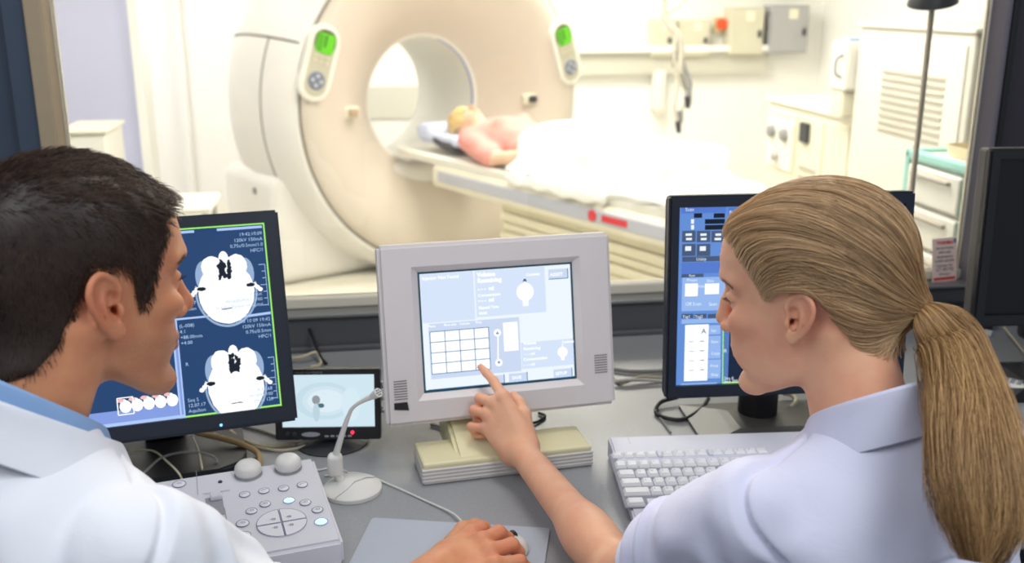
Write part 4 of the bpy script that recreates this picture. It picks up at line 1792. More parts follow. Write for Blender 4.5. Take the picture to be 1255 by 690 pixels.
for i, (x, y, rx, ry, col) in enumerate(((-.006, .006, .050, .033, (198, 222, 234)), (-.004, .006, .040, .026, (208, 229, 239)), (-.003, .006, .032, .020, (220, 237, 245)), (-.020, .008, .007, .008, (150, 152, 160)), (-.012, -.002, .006, .004, (70, 108, 122)), (-.020, -.014, .006, .016, (188, 212, 224)), (.04, .0, .016, .03, (214, 234, 243)))):
    bm = BM()
    flat(bm, ellipse(x, y, rx, ry, 28), -.0026 + i * .0003)
    P.part('picture_patch', bm, glow('camera picture %d' % i, col, 1.0), scr)
for x in (-.070, -.058):
    bm = BM()
    lathe(bm, [(0, .004), (.0035, .0035), (.004, 0)], 14, T((x, -hh / 2 + .011, .002)))
    P.part('knob', bm, M_DARK, None, True)
bm = BM()
prism(bm, ellipse(-.030, -hh / 2 + .010, .016, .0042, 20), .001, None, .002)
P.part('badge', bm, mat('silver badge', srgb(186, 190, 196), 0.35, 0.4))['label'] = 'oval silver badge'
for k in range(5):
    bm = BM()
    box(bm, (-.006 + k * .010, -hh / 2 + .005, .002), (.001 + k * .010, -hh / 2 + .0085, .0045), .001)
    P.part('button', bm, M_GREY)
bm = BM()
lathe(bm, [(0, .004), (.0028, .003), (.003, 0)], 12, T((.042, -hh / 2 + .013, .002)))
P.part('power_light', bm, glow('red led', (255, 40, 60), 3.0), None, True)['label'] = 'lit red power light'
bm = BM()
for k in range(3):
    cyl(bm, (w_ / 2, .03 - k * .022, -.018), (w_ / 2 + .006, .03 - k * .022, -.018), .006, 12)
P.part('side_sockets', bm, M_STEEL, None, True)
bm = BM()
text(bm, 'COLOR LCD MONITOR', -.055, hh / 2 - .0065, .0045, .0024)
P.part('badge_text', bm, M_GREY)
bm = BM()
for k in range(24):
    a0, a1 = 2 * PI * k / 24, 2 * PI * (k + .86) / 24
    quad(bm, (.02 * math.cos(a0), .02 * math.sin(a0), .012), (.065 * math.cos(a0), .052 * math.sin(a0), .003), (.065 * math.cos(a1), .052 * math.sin(a1), .003), (.02 * math.cos(a1), .02 * math.sin(a1), .012))
lathe(bm, [(0, .0), (.064, .0), (.064, .002), (.018, .0105), (.010, .014), (.009, .05)], 30)
P.part('stand_base', bm, M_DARK, None, False, False)

# ---------------------------------------------------------------- microphone
M_MIC = mat('off white plastic', srgb(226, 224, 218), 0.42)
b = at_z(432, 601, TOP_Z)
e = empty('microphone', b, 0, 'white gooseneck desk microphone on round base beside control box', 'microphone')
bm = BM()
lathe(bm, [(0, 0), (.047, 0), (.047, .006), (.044, .009), (.02, .013), (0, .015)], 40)
o = obj('base', bm, M_MIC, e, True)
bm = BM()
tube(bm, [(-.02, -.043, .0088), (-.004, -.02, .0128), (.004, .0, .0152), (.02, .02, .0125), (.038, .028, .0088)], .0006, 6)
obj('base_seam', bm, M_GREY, o)
def mp(px, py, dy=0.0):
    q = at_y(px, py, b.y + dy)
    return q - b
bm = BM()
f = mp(411, 577, .01)
tube(bm, [(f.x + .008, f.y, .012), (f.x + .002, f.y, .025), (f.x, f.y, f.z + .008)], .007, 12)
obj('neck_stub', bm, M_MIC, e, True)
bm = BM()
box(bm, (f.x - .012, f.y - .012, f.z - .008), (f.x + .012, f.y + .012, f.z + .030), .008, 3)
obj('joint_block', bm, M_MIC, e, True)
bm = BM()
pth = smooth_path([mp(412, 556, .01), mp(419, 533, .005), mp(427, 510, 0), mp(433, 499, -.004), mp(445, 491, -.01), mp(456, 486, -.016)], 5)
tube(bm, pth, .004, 12, radii=[.0055 - .0025 * min(1, k / 12) + (.002 * max(0, k - 18) / 8) for k in range(len(pth))])
obj('boom', bm, M_MIC, e, True)
a_, b2 = mp(455, 486.5, -.015), mp(464, 481, -.022)
bm = BM()
tube(bm, [a_, (Vector(a_) * .6 + Vector(b2) * .4), b2], .006, 18, radii=[.0045, .0062, .0075])
cap_ = obj('capsule', bm, M_MIC, e, True)
bm = BM()
d = (Vector(b2) - Vector(a_)).normalized()
Mq = Matrix.Translation(b2) @ d.to_track_quat('Z', 'Y').to_matrix().to_4x4()
for k in range(7):
    a = k * PI / 3
    r0 = 0 if k == 6 else .0042
    lathe(bm, [(0, .0006), (.0013, .0005), (.0013, -.001)], 8, Mq @ T((r0 * math.cos(a), r0 * math.sin(a), 0)))
obj('grille_holes', bm, M_BLACK, cap_)
CABLE_W = mat('white cable', srgb(214, 212, 206), 0.45)
CABLE_I = mat('ivory cable', srgb(206, 196, 166), 0.5)
CABLE_B = mat('black cable', srgb(26, 27, 30), 0.45)
CABLE_T = mat('tan cable', srgb(186, 154, 104), 0.5)
CABLE_G = mat('grey cable', srgb(150, 148, 142), 0.5)
def cable(pts, r, m, label, group=None, n=8):
    """pts: (px, py, height above the desk)"""
    bm = BM()
    tube(bm, smooth_path([at_z(x, y, TOP_Z + r + h) for x, y, h in pts], n), r, 8)
    o = obj('cable', bm, m, None, True)
    tag(o, label, 'cable', group)
    return o

# ---------------------------------------------------------------- control box with two knobs
M_BOX = mat('cool white console plastic', srgb(214, 213, 220), 0.42)
TOPZ = TOP_Z + .040
pr_b, pr_f, pl_b = at_z(384, 560, TOPZ + .012), at_z(420, 662, TOPZ - .004), at_z(190, 590, TOPZ + .012)
ax = (pr_b - pl_b)
ax.z = 0
ax.normalize()
ay = Vector((-ax.y, ax.x, 0))
yaw_b = math.atan2(ax.y, ax.x)
dep = -((pr_f - pr_b).dot(ay))
e = empty('control_box', (pr_b.x, pr_b.y, TOP_Z), yaw_b, 'white operator console with two round knobs and icon buttons', 'control box')
MB_ = Matrix.Translation((pr_b.x, pr_b.y, TOP_Z)) @ Matrix.Rotation(yaw_b, 4, 'Z')
slope = math.atan2(.016, dep)
TM = T((0, 0, TOPZ + .012 - TOP_Z)) @ Matrix.Rotation(slope, 4, 'X')      # top-plate frame: x right, y back (0 at the rear edge), z up
TMi = (MB_ @ TM).inverted()
def kp(px, py, h=0.0):
    n = (MB_ @ TM).to_3x3() @ Vector((0, 0, 1))
    o = (MB_ @ TM) @ Vector((0, 0, h))
    q = TMi @ at_plane(px, py, o, n)
    return q.x, q.y
bm = BM()
bw = .36
prism(bm, [(-dep - .004, .006), (-dep - .004, .0), (.0, .0), (.0, TOPZ + .012 - TOP_Z), (-dep, TOPZ - .004 - TOP_Z)], bw, T((-bw, 0, 0), (PI / 2, 0, PI / 2)))
bmesh.ops.bevel(bm, geom=bm.edges[:], offset=.005, segments=3, affect='EDGES')
body = obj('body', bm, M_BOX, e, True)
def kpart(name, bm, m, parent=None, smooth=False):
    bmesh.ops.transform(bm, matrix=TM, verts=bm.verts[:])
    return obj(name, bm, m, parent or e, smooth)
for px, py in ((304, 576), (353, 569)):
    x, y = kp(px, py, .008)
    bm = BM()
    lathe(bm, [(.0175, 0), (.0195, .003), (.0205, .008), (.0195, .0135), (.0155, .0185), (.009, .0205), (0, .021)], 36, T((x, y, .0015)))
    o = kpart('knob', bm, mat('pale knob plastic', srgb(222, 219, 214), 0.4), None, True)
    bm = BM()
    lathe(bm, [(.0205, 0), (.0212, .0006), (.0205, .002)], 36, T((x, y, .0004)))
    kpart('knob_collar', bm, M_GREY, o, True)
M_INK2 = mat('grey blue print', srgb(112, 118, 150), 0.6)
M_KEY = mat('console key white', srgb(226, 225, 230), 0.45)
m_lit = glow('lit key blue white', (190, 216, 255), 1.5)
def cb(x, y):
    return 180 + x / 3.835, 510 + y / 3.835
keys = [(460, 371, .0075, 0), (550, 354, .0075, 0), (643, 342, .0075, 0), (731, 325, .0075, 0), (668, 399, .0078, 1), (745, 409, .0076, 0), (556, 416, .0075, 0), (492, 449, .0075, 0), (802, 443, .0076, 0), (819, 499, .0088, 1), (450, 507, .0085, 0), (458, 563, .0085, 0), (152, 322, .0092, 0), (345, 311, .0032, 2)]
for i, (x, y, r, lit) in enumerate(keys):
    u, v = kp(*cb(x, y))
    bm = BM()
    lathe(bm, [(r, 0), (r * .98, .0012), (r * .8, .002), (0, .0022)], 24, T((u, v, .0003)))
    o = kpart('button', bm, (M_KEY, m_lit, M_DARK)[lit], None, True)
    if lit == 1:
        o['label'] = 'button glowing blue white'
    if lit == 2:
        continue
    bm = BM()
    lathe(bm, [(r * 1.06, .0), (r * 1.12, .0009), (r * 1.06, .0014)], 24, T((u, v, .0003)), cap=False)
    kpart('button_ring', bm, M_INK2, o, True)
    if lit == 0:
        bm = BM()
        if i < 4:
            pts = [(-.004, -.002), (-.001, .002), (.001, .0), (.004, .002)]
            for a, b_ in zip(pts, pts[1:]):
                fline(bm, (u + a[0], v + a[1]), (u + b_[0], v + b_[1]), .0007, .0027)
        else:
            for a, b_ in (((-.001, -.002), (.003, -.002)), ((.003, -.002), (.003, .002)), ((.003, .002), (-.001, .002)), ((-.001, .002), (-.001, -.002)), ((-.004, .0), (-.002, .0))):
                fline(bm, (u + a[0], v + a[1]), (u + b_[0], v + b_[1]), .0007, .0027)
        kpart('button_icon', bm, M_INK2, o)
# quartered round pad
u0, v0 = kp(*cb(635, 503))
ra = abs(kp(*cb(750, 490))[0] - kp(*cb(518, 510))[0]) / 2
for k in range(4):
    a0 = 90 * k
    pts = [(0, 0)] + [(ra * math.cos(R_(a0 + 90 * t / 8)), ra * math.sin(R_(a0 + 90 * t / 8))) for t in range(9)]
    mx_ = Vector((math.cos(R_(a0 + 45)), math.sin(R_(a0 + 45)))) * .0014
    bm = BM()
    prism(bm, [(p[0] + mx_.x, p[1] + mx_.y) for p in pts], .0016, T((u0, v0, .0002)), 0, .0004)
    o = kpart('quadrant_button', bm, M_KEY)
    bm = BM()
    pts2 = [(p[0] * 1.0 + mx_.x, p[1] * 1.0 + mx_.y) for p in pts]
    for a, b_ in zip(pts2, pts2[1:] + pts2[:1]):
        fline(bm, (u0 + a[0], v0 + a[1]), (u0 + b_[0], v0 + b_[1]), .0009, .0019)
    cx_, cy_ = u0 + ra * .46 * math.cos(R_(a0 + 45)), v0 + ra * .46 * math.sin(R_(a0 + 45))
    for a, b_ in (((-.001, -.002), (.003, -.002)), ((.003, -.002), (.003, .002)), ((.003, .002), (-.001, .002)), ((-.001, .002), (-.001, -.002)), ((-.004, .0), (-.002, .0)), ((0, 0), (.002, 0))):
        fline(bm, (cx_ + a[0], cy_ + a[1]), (cx_ + b_[0], cy_ + b_[1]), .0009, .0021)
    kpart('quadrant_outline', bm, M_INK2, o)
# seam line, recessed slider
bm = BM()
p1, p2 = kp(*cb(232, 258)), kp(*cb(240, 372))
fline(bm, p1, p2, .0007, .0006)
p1, p2 = kp(*cb(365, 432)), kp(*cb(384, 545))
fline(bm, p1, p2, .0012, .0006)
kpart('panel_seam', bm, M_GREY)
x, y = kp(*cb(322, 392))
bm = BM()
box(bm, (x - .014, y - .045, .0002), (x + .010, y + .006, .0012), .0004, 1)
sl = kpart('slider_recess', bm, mat('recess grey', srgb(150, 150, 156), 0.5))
bm = BM()
box(bm, (x - .007, y - .006, .001), (x + .009, y + .005, .009), .002, 2)
for k in range(4):
    box(bm, (x - .006 + k * .004, y - .006, .009), (x - .0045 + k * .004, y + .005, .0096))
kpart('slider_grip', bm, M_BOX, sl)
for t_, (px, py) in (('TALK', (262, 372)), ('AUTO', (345, 360))):
    x, y = kp(*cb(px, py))
    bm = BM()
    text(bm, t_, x, y, .005, .0008)
    kpart('print', bm, M_INK2)

# ---------------------------------------------------------------- keyboard
M_KB = mat('pale lilac grey plastic', srgb(208, 208, 220), 0.45)
M_KC = mat('keycap grey white', srgb(226, 226, 228), 0.42)
kbl, kfl = at_z(745, 534, TOP_Z + .038), at_z(763, 640, TOP_Z + .016)
kbr = at_z(974, 527, TOP_Z + .038)
ax = kbr - kbl
ax.z = 0
ax.normalize()
yk = math.atan2(ax.y, ax.x)
ay = Vector((-ax.y, ax.x, 0))
kd = -(kfl - kbl).dot(ay)
e = empty('keyboard', (kbl.x, kbl.y, TOP_Z), yk, 'pale grey full size computer keyboard under the woman\'s arm', 'keyboard')
MK = Matrix.Translation((kbl.x, kbl.y, TOP_Z)) @ Matrix.Rotation(yk, 4, 'Z')
sk = math.atan2(.022, kd)
TK = T((0, 0, .038)) @ Matrix.Rotation(sk, 4, 'X')
kw = .46
bm = BM()
prism(bm, [(-kd, .0), (0, 0), (0.0, .030), (-.004, .038), (-.05, .036), (-kd + .01, .015), (-kd, .012)], kw, T((0, 0, 0), (PI / 2, 0, PI / 2)))
bmesh.ops.bevel(bm, geom=bm.edges[:], offset=.003, segments=2, affect='EDGES')
body = obj('case', bm, M_KB, e, True)
TKi = (MK @ TK).inverted()
def kk(px, py, h=.004):
    n = (MK @ TK).to_3x3() @ Vector((0, 0, 1))
    q = TKi @ at_plane(px, py, (MK @ TK) @ Vector((0, 0, h)), n)
    return q.x, q.y
def kc(x, y):
    return 730 + x / 4.6, 510 + y / 4.6
l0, t0_ = kk(*kc(100, 222))
l1, t1_ = kk(*kc(165, 500))
pitch_x = .0190
rows = [t0_ + (t1_ - t0_) * r for r in (0, .215, .405, .585, .765, .96)]
x00 = (l0 + l1) / 2 + .001
bm = BM()
box(bm, (x00 - .004, rows[5] - .009, -.001), (x00 + 15 * pitch_x + .002, rows[0] + .010, .0012), .001, 1)
bmesh.ops.transform(bm, matrix=TK, verts=bm.verts[:])
obj('key_well', bm, mat('key well grey', srgb(150, 150, 160), 0.6), e)
for lo_, hi_ in (((x00 + 4 * pitch_x - .001, rows[0] - .008, .0), (x00 + 4 * pitch_x + .006, rows[0] + .0105, .006)),
                 ((x00 + 8.3 * pitch_x + .002, rows[0] - .008, .0), (x00 + 8.3 * pitch_x + .009, rows[0] + .0105, .006)),
                 ((x00 + 1.62 * pitch_x, rows[5] - .009, .0), (x00 + 2.42 * pitch_x, rows[5] + .007, .006))):
    bm = BM()
    box(bm, lo_, hi_, .001, 1)
    bmesh.ops.transform(bm, matrix=TK, verts=bm.verts[:])
    obj('key_blank', bm, M_KB, e)
lay = [[(k * 1.0 + (.38 if k >= 4 else 0) + (.38 if k >= 8 else 0), 1) for k in range(13)],
       [(k, 1) for k in range(13)] + [(13, 2)],
       [(0, 1.5)] + [(1.5 + k, 1) for k in range(12)] + [(13.5, 1.5)],
       [(0, 1.75)] + [(1.75 + k, 1) for k in range(11)] + [(12.75, 2.25)],
       [(0, 2.25)] + [(2.25 + k, 1) for k in range(10)] + [(12.25, 2.75)],
       [(0, 1.5), (2.5, 1.25), (3.85, 6.5), (10.5, 1.25), (12, 1.5), (13.6, 1.4)]]
cols = 0
legend = ['ESC123456789', '`1234567890-=', ' QWERTYUIOP[]', ' ASDFGHJKL;@', ' ZXCVBNM,./', '      ']
lb = BM()
keycaps = []
for r, row in enumerate(lay):
    kh = .0078 if r else .0068
    for j, (cx, w) in enumerate(row):
        xa = x00 + cx * pitch_x
        xb = xa + w * pitch_x - .0016
        yc = rows[r]
        bm = BM()
        ph = .0165 if r else .0125
        lo_ = [(xa, yc - ph / 2), (xb, yc - ph / 2), (xb, yc + ph / 2), (xa, yc + ph / 2)]
        hi_ = [(xa + .0028, yc - ph / 2 + .003), (xb - .0028, yc - ph / 2 + .003), (xb - .0028, yc + ph / 2 - .0008), (xa + .0028, yc + ph / 2 - .0008)]
        loft(bm, [[(x, y, .001) for x, y in lo_], [(x, y, .0035) for x, y in lo_], [(x, y, kh) for x, y in hi_]])
        bmesh.ops.transform(bm, matrix=TK, verts=bm.verts[:])
        keycaps.append(obj('keycap', bm, M_KC, e))
        if j < len(legend[r]) and legend[r][j] != ' ':
            text(lb, legend[r][j], xa + .004, yc + .0005, .005, kh + .0003)
bmesh.ops.transform(lb, matrix=TK, verts=lb.verts[:])
obj('key_legends', lb, mat('legend grey', srgb(130, 130, 140), 0.6), e)
# right-hand key block, hidden beyond the arm: number pad
for r in range(5):
    for c in range(4):
        bm = BM()
        xa = x00 + (16.2 + c) * pitch_x
        yc = rows[r + 1]
        loft(bm, [[(xa + a, yc + b, .0) for a, b in ((0, -.008), (.0172, -.008), (.0172, .008), (0, .008))], [(xa + a, yc + b, .0078) for a, b in ((.0028, -.005), (.0144, -.005), (.0144, .0072), (.0028, .0072))]])
        bmesh.ops.transform(bm, matrix=TK, verts=bm.verts[:])
        obj('keycap', bm, M_KC, e)
bm = BM()
c = kk(*kc(190, 150), 0)
fline(bm, (c[0], -.003), (c[0], t0_ + .012), .0006, .0016)
bmesh.ops.transform(bm, matrix=TK, verts=bm.verts[:])
obj('case_seam', bm, M_GREY, e)

# ---------------------------------------------------------------- mouse pad and mouse
pa, pb_, pc = at_z(456, 636, TOP_Z), at_z(690, 650, TOP_Z), at_z(432, 700, TOP_Z)
ax = (pb_ - pa)
ax.z = 0
ya = math.atan2(ax.y, ax.x)
e = empty('mouse_pad', (pa.x, pa.y, TOP_Z), ya, 'pale blue grey mouse mat at the front of the desk', 'mouse mat')
bm = BM()
prism(bm, rrect(0, -.20, .27, 0, .006, 3), .003, None, 0, .0008)
obj('mat_sheet', bm, mat('blue grey mat', srgb(176, 182, 192), 0.6, noise=.03, nscale=200), e)
# stored for the hand
MOUSE = at_z(604, 668, TOP_Z + .022)
mdir = R_(24)
e = empty('mouse', (MOUSE.x, MOUSE.y, TOP_Z + .003), mdir, 'white computer mouse under the man\'s right hand', 'mouse')
V, F = surface(lambda p: smax(s_ell(p, (0, 0, .004), (.054, .030, .030)), -p[:, 2], .003), (-.06, -.035, -.004), (.06, .035, .04), .002)
np_mesh('shell', V, F, M_MIC, e)
bm = BM()
cyl(bm, (.030, -.003, .027), (.030, .003, .027), .007, 16)
obj('wheel', bm, M_DARK, e, True)
bm = BM()
fline(bm, (.016, 0), (.05, 0), .0008, .0)
bmesh.ops.transform(bm, matrix=T((0, 0, .031)), verts=bm.verts[:])
bpy.data.meshes  # noqa
bm.free()

# ---------------------------------------------------------------- cables
cable([(398, 583, .0), (440, 580, 0), (480, 595, 0), (520, 613, 0), (556, 630, .003), (573, 648, .012), (580, 656, .016)], .0017, CABLE_W, 'thin white mouse cable curving from behind microphone to hand')
cable([(372, 578, .002), (392, 576, 0), (408, 573, 0), (425, 578, .004)], .0017, CABLE_W, 'short white lead between control box and microphone base')
cable([(240, 530, .03), (275, 538, .02), (300, 546, .012), (316, 556, .0), (318, 572, -.0), (312, 585, 0)], .0052, CABLE_T, 'thick tan cable from under skull scan monitor behind the knobs')
cable([(282, 528, .01), (300, 540, .006), (326, 547, 0), (360, 543, 0), (392, 536, 0), (420, 540, 0)], .0030, CABLE_I, 'upper ivory cable running below the small camera monitor', 'ivory cables below the camera monitor')
cable([(262, 532, .01), (300, 545, .0), (345, 552, 0), (385, 545, 0), (410, 548, 0)], .0028, CABLE_I, 'lower ivory cable running below the small camera monitor', 'ivory cables below the camera monitor')
cable([(290, 520, 0), (320, 528, 0), (350, 536, 0), (385, 531, 0)], .0028, CABLE_G, 'grey cable tucked behind the small camera monitor')
cable([(236, 536, .04), (243, 552, .03), (248, 575, .018)], .0018, CABLE_I, 'thin ivory lead hanging down below the skull scan monitor')
cable([(150, 556, .02), (185, 552, .03), (205, 566, .025), (219, 580, .018), (224, 590, .004)], .0018, CABLE_I, 'thin ivory lead arching beside the man\'s white shoulder')
cable([(176, 580, .018), (200, 560, .028), (235, 554, .03), (262, 560, .02), (268, 575, .003)], .0022, CABLE_G, 'grey lead looping behind the operator console')
cable([(356, 398, .02), (372, 392, .05), (382, 410, .04), (392, 436, .01), (400, 446, .0)], .0038, CABLE_B, 'black cable bent over the ledge above the camera monitor')
cable([(345, 440, .0), (368, 438, .01), (388, 432, .015), (393, 446, .0), (380, 450, 0)], .0034, CABLE_I, 'ivory cable looped behind the camera monitor')
cable([(742, 451, 0), (770, 455, 0), (800, 455, 0), (830, 453, 0)], .0042, CABLE_G, 'thick grey cable lying along the desk back between monitors')
cable([(745, 470, .0), (768, 466, .006), (795, 466, .004), (830, 468, 0)], .0036, CABLE_W, 'white cable crossing between touchscreen and blue panel monitor')
cable([(748, 460, .0), (762, 470, .0), (785, 462, .006), (822, 464, 0)], .0030, CABLE_I, 'ivory cable crossing between touchscreen and blue panel monitor')
cable([(868, 489, .004), (858, 502, .004), (838, 514, .0), (815, 512, 0), (804, 505, 0), (810, 493, .004), (830, 487, .006)], .0042, CABLE_B, 'black cable loop below left corner of blue panel monitor')
cable([(806, 508, 0), (815, 520, 0), (822, 530, 0)], .0022, CABLE_G, 'thin dark lead below the black cable loop')
cable([(660, 506, .0), (668, 510, 0), (655, 518, 0), (640, 514, 0)], .0026, CABLE_B, 'short dark cable behind the pointing hand')
cable([(528, 520, .0), (540, 524, 0), (548, 532, 0)], .0026, CABLE_G, 'short grey cable left of the ivory monitor foot')
# ivory cable with white plug near the woman's chin
o = cable([(934, 523, .004), (950, 514, .004), (966, 503, .006), (976, 492, .008), (970, 484, .01), (960, 482, .01)], .0048, CABLE_I, 'ivory cable with white plug behind the keyboard')
bm = BM()
a = at_z(916, 525, TOP_Z + .009)
b2 = at_z(936, 521, TOP_Z + .011)
d = (b2 - a).normalized()
Mq = Matrix.Translation((a + b2) / 2) @ Matrix.Rotation(math.atan2(d.y, d.x), 4, 'Z')
box(bm, (-.015, -.008, -.006), (.015, .008, .007), .004, 2, Mq)
obj('plug', bm, M_WHITE, o)

# ---------------------------------------------------------------- right end: notice card, dark box, remote, blue strip
sill_z = .846
b = at_plane(1158, 337, RY * (WALL_Y + .022), RY)
e = empty('notice_card', (b.x, b.y, sill_z), YAW, 'white notice card with red heading leaning against right window jamb', 'notice')
MC = Matrix.Translation((b.x, b.y, sill_z)) @ Matrix.Rotation(YAW, 4, 'Z')
tl = R_(-6)
TC = Matrix.Rotation(tl, 4, 'X') @ Matrix.Rotation(R_(-3), 4, 'Y')
cw, ch = .064, .108
bm = BM()
box(bm, (-cw / 2, -.0015, 0), (cw / 2, .0015, ch), 0, 1, TC)
obj('card', bm, mat('card stock', srgb(240, 214, 202), 0.65), e)
Tt = TC @ T((0, -.0019, 0), (PI / 2, 0, 0))
bm = BM()
text(bm, 'TOSHIBA', 0, ch - .015, .0105, 0, 'CENTER', bold=.0006)
frect(bm, -cw / 2 + .003, .004, cw / 2 - .003, .011)
bmesh.ops.transform(bm, matrix=Tt, verts=bm.verts[:])
obj('red_print', bm, mat('red print', srgb(200, 50, 50), 0.6), e)
bm = BM()
for j, (t, s) in enumerate((('Service Hotline', .0075), ('0870 2402', .0075), ('Applications', .0085), ('01293 653700', .0085), ('Customer No.', .0075), ('CT 0517/J', .011), ('24 hours', .008))):
    text(bm, t, 0, ch - .027 - j * .0108, s, 0, 'CENTER', bold=.0002)
bmesh.ops.transform(bm, matrix=Tt, verts=bm.verts[:])
obj('black_print', bm, mat('card ink', srgb(86, 80, 100), 0.6), e)
bm = BM()
frect(bm, cw / 2 - .009, ch - .014, cw / 2 - .002, ch - .003)
bmesh.ops.transform(bm, matrix=Tt, verts=bm.verts[:])
obj('blue_mark', bm, mat('blue print', srgb(90, 110, 170), 0.6), e)
q = at_z(1164, 400, TOP_Z)
e = empty('junction_box', (q.x, q.y, TOP_Z), YAW, 'low dark box at the desk back below the notice card', 'box')
bm = BM()
box(bm, (-.06, -.05, 0), (.08, .05, .045), .005)
obj('housing', bm, mat('navy black box', srgb(34, 38, 50), 0.4), e)
bm = BM()
box(bm, (-.05, -.052, .028), (.07, -.049, .036), .0005, 1)
obj('front_strip', bm, M_STEEL, e)
cable([(1182, 380, .01), (1170, 376, .02), (1172, 388, .0), (1186, 394, 0)], .0022, CABLE_I, 'thin ivory cable on the dark box at right')
cable([(1228, 398, .02), (1246, 420, .015), (1258, 436, .0)], .0024, CABLE_I, 'thin white cable beneath switched off monitor')
q = at_z(1246, 480, TOP_Z)
e = empty('remote_handset', (q.x, q.y, TOP_Z), R_(-38), 'white handset with grey keys lying at the right frame edge', 'handset')
bm = BM()
box(bm, (-.055, -.022, 0), (.055, .022, .020), .007, 3)
obj('shell', bm, M_WHITE, e, True)
bm = BM()
for i in range(6):
    for j in range(3):
        box(bm, (-.04 + i * .013, -.014 + j * .010, .0195), (-.031 + i * .013, -.008 + j * .010, .0215), .0006, 1)
obj('keys', bm, M_GREY, e)
q = at_z(1190, 408, TOP_Z)
e = tag(empty('folder', (q.x, q.y, TOP_Z), R_(-32)), 'pale blue thin folder edge on the desk behind the ponytail', 'folder')
bm = BM()
box(bm, (-.06, -.012, 0), (.045, .03, .004), .001, 1)
obj('cover', bm, mat('pale blue card', srgb(160, 176, 206), 0.6), e)
bm = BM()
box(bm, (-.058, -.010, .004), (.043, .028, .0055))
obj('pages', bm, M_WHITE, e)
# ------------------------------------------------------------------ people at the desk
class Frame:
    """head / torso frame: columns forward, left, up"""

    def __init__(self, o, yaw, pitch=0.0, roll=0.0, s=1.0):
        f = Matrix.Rotation(R_(yaw), 3, 'Z') @ Matrix.Rotation(R_(pitch), 3, 'Y') @ Matrix.Rotation(R_(roll), 3, 'X')
        self.R = np.array(f, float)
        self.o = np.array(o, float)
        self.s = s

    def inv(self, p):
        return ((p - self.o.astype(np.float32)) @ self.R.astype(np.float32)) / np.float32(self.s)

    def out(self, q):
        return np.asarray(q, float) * self.s @ self.R.T + self.o

    def pt(self, *q):
        return tuple(self.out(np.array(q, float)))


def skull_base(q, w):
    """head without nose, ears and neck; w = 1 for the woman's softer jaw"""
    x, y, z = q[:, 0], q[:, 1], q[:, 2]
    zt = np.array([-.118, -.108, -.092, -.074, -.060, -.044, -.030, -.012, .008, .028, .046, .066, .090, .11])
    if w:
        xf = np.array([.062, .082, .092, .087, .093, .096, .0935, .0905, .086, .0865, .0925, .0935, .085, .07])
        wd = np.array([.020, .030, .040, .0485, .053, .0565, .0595, .063, .066, .067, .068, .070, .069, .06])
    else:
        xf = np.array([.066, .088, .098, .091, .096, .0985, .0955, .092, .087, .089, .0965, .094, .085, .07])
        wd = np.array([.026, .038, .048, .055, .058, .060, .062, .0645, .067, .068, .069, .071, .070, .06])
    xb = np.array([.045, .028, .012, .0, -.010, -.018, -.026, -.04, -.05, -.06, -.06, -.06, -.06, -.05])
    xc = np.array([.052, .040, .028, .020, .018, .018, .018, .016, .012, .008, .005, .005, .005, .005])
    zz = np.clip(z, zt[0], zt[-1])
    F, W, B, C = (np.interp(zz, zt, a) for a in (xf, wd, xb, xc))
    dx = x - C
    a = np.where(dx > 0, F - C, C - B)
    n = np.interp(zz, [-.118, -.09, -.05, 0, .05], [2.0, 1.85, 1.9, 2.1, 2.2])
    G = ((np.abs(dx) / a) ** n + (np.abs(y) / W) ** n + 1e-9) ** (1 / n)
    rr = np.sqrt(dx * dx + y * y)
    d = np.where(G > .3, rr * (1 - 1 / np.maximum(G, .3)), -np.minimum(a, W) * .7)
    d = smax(d, -(z + .112) - .10 * np.maximum(0, .07 - x) * 0 , .012)
    # the jaw line climbs from chin to ear
    d = smax(d, (-.112 + .55 * np.clip(.075 - x, 0, .2)) - z, .02)
    d = smax(d, z - .10, .02)
    cr = s_ell(q, (-.012, 0, .050 if w else .052), (.101, .077, .080 if w else .086))
    oc = s_ell(q, (-.045, 0, .012), (.062, .060, .055))
    d = smin(d, smin(cr, oc, .02), .022)
    return d


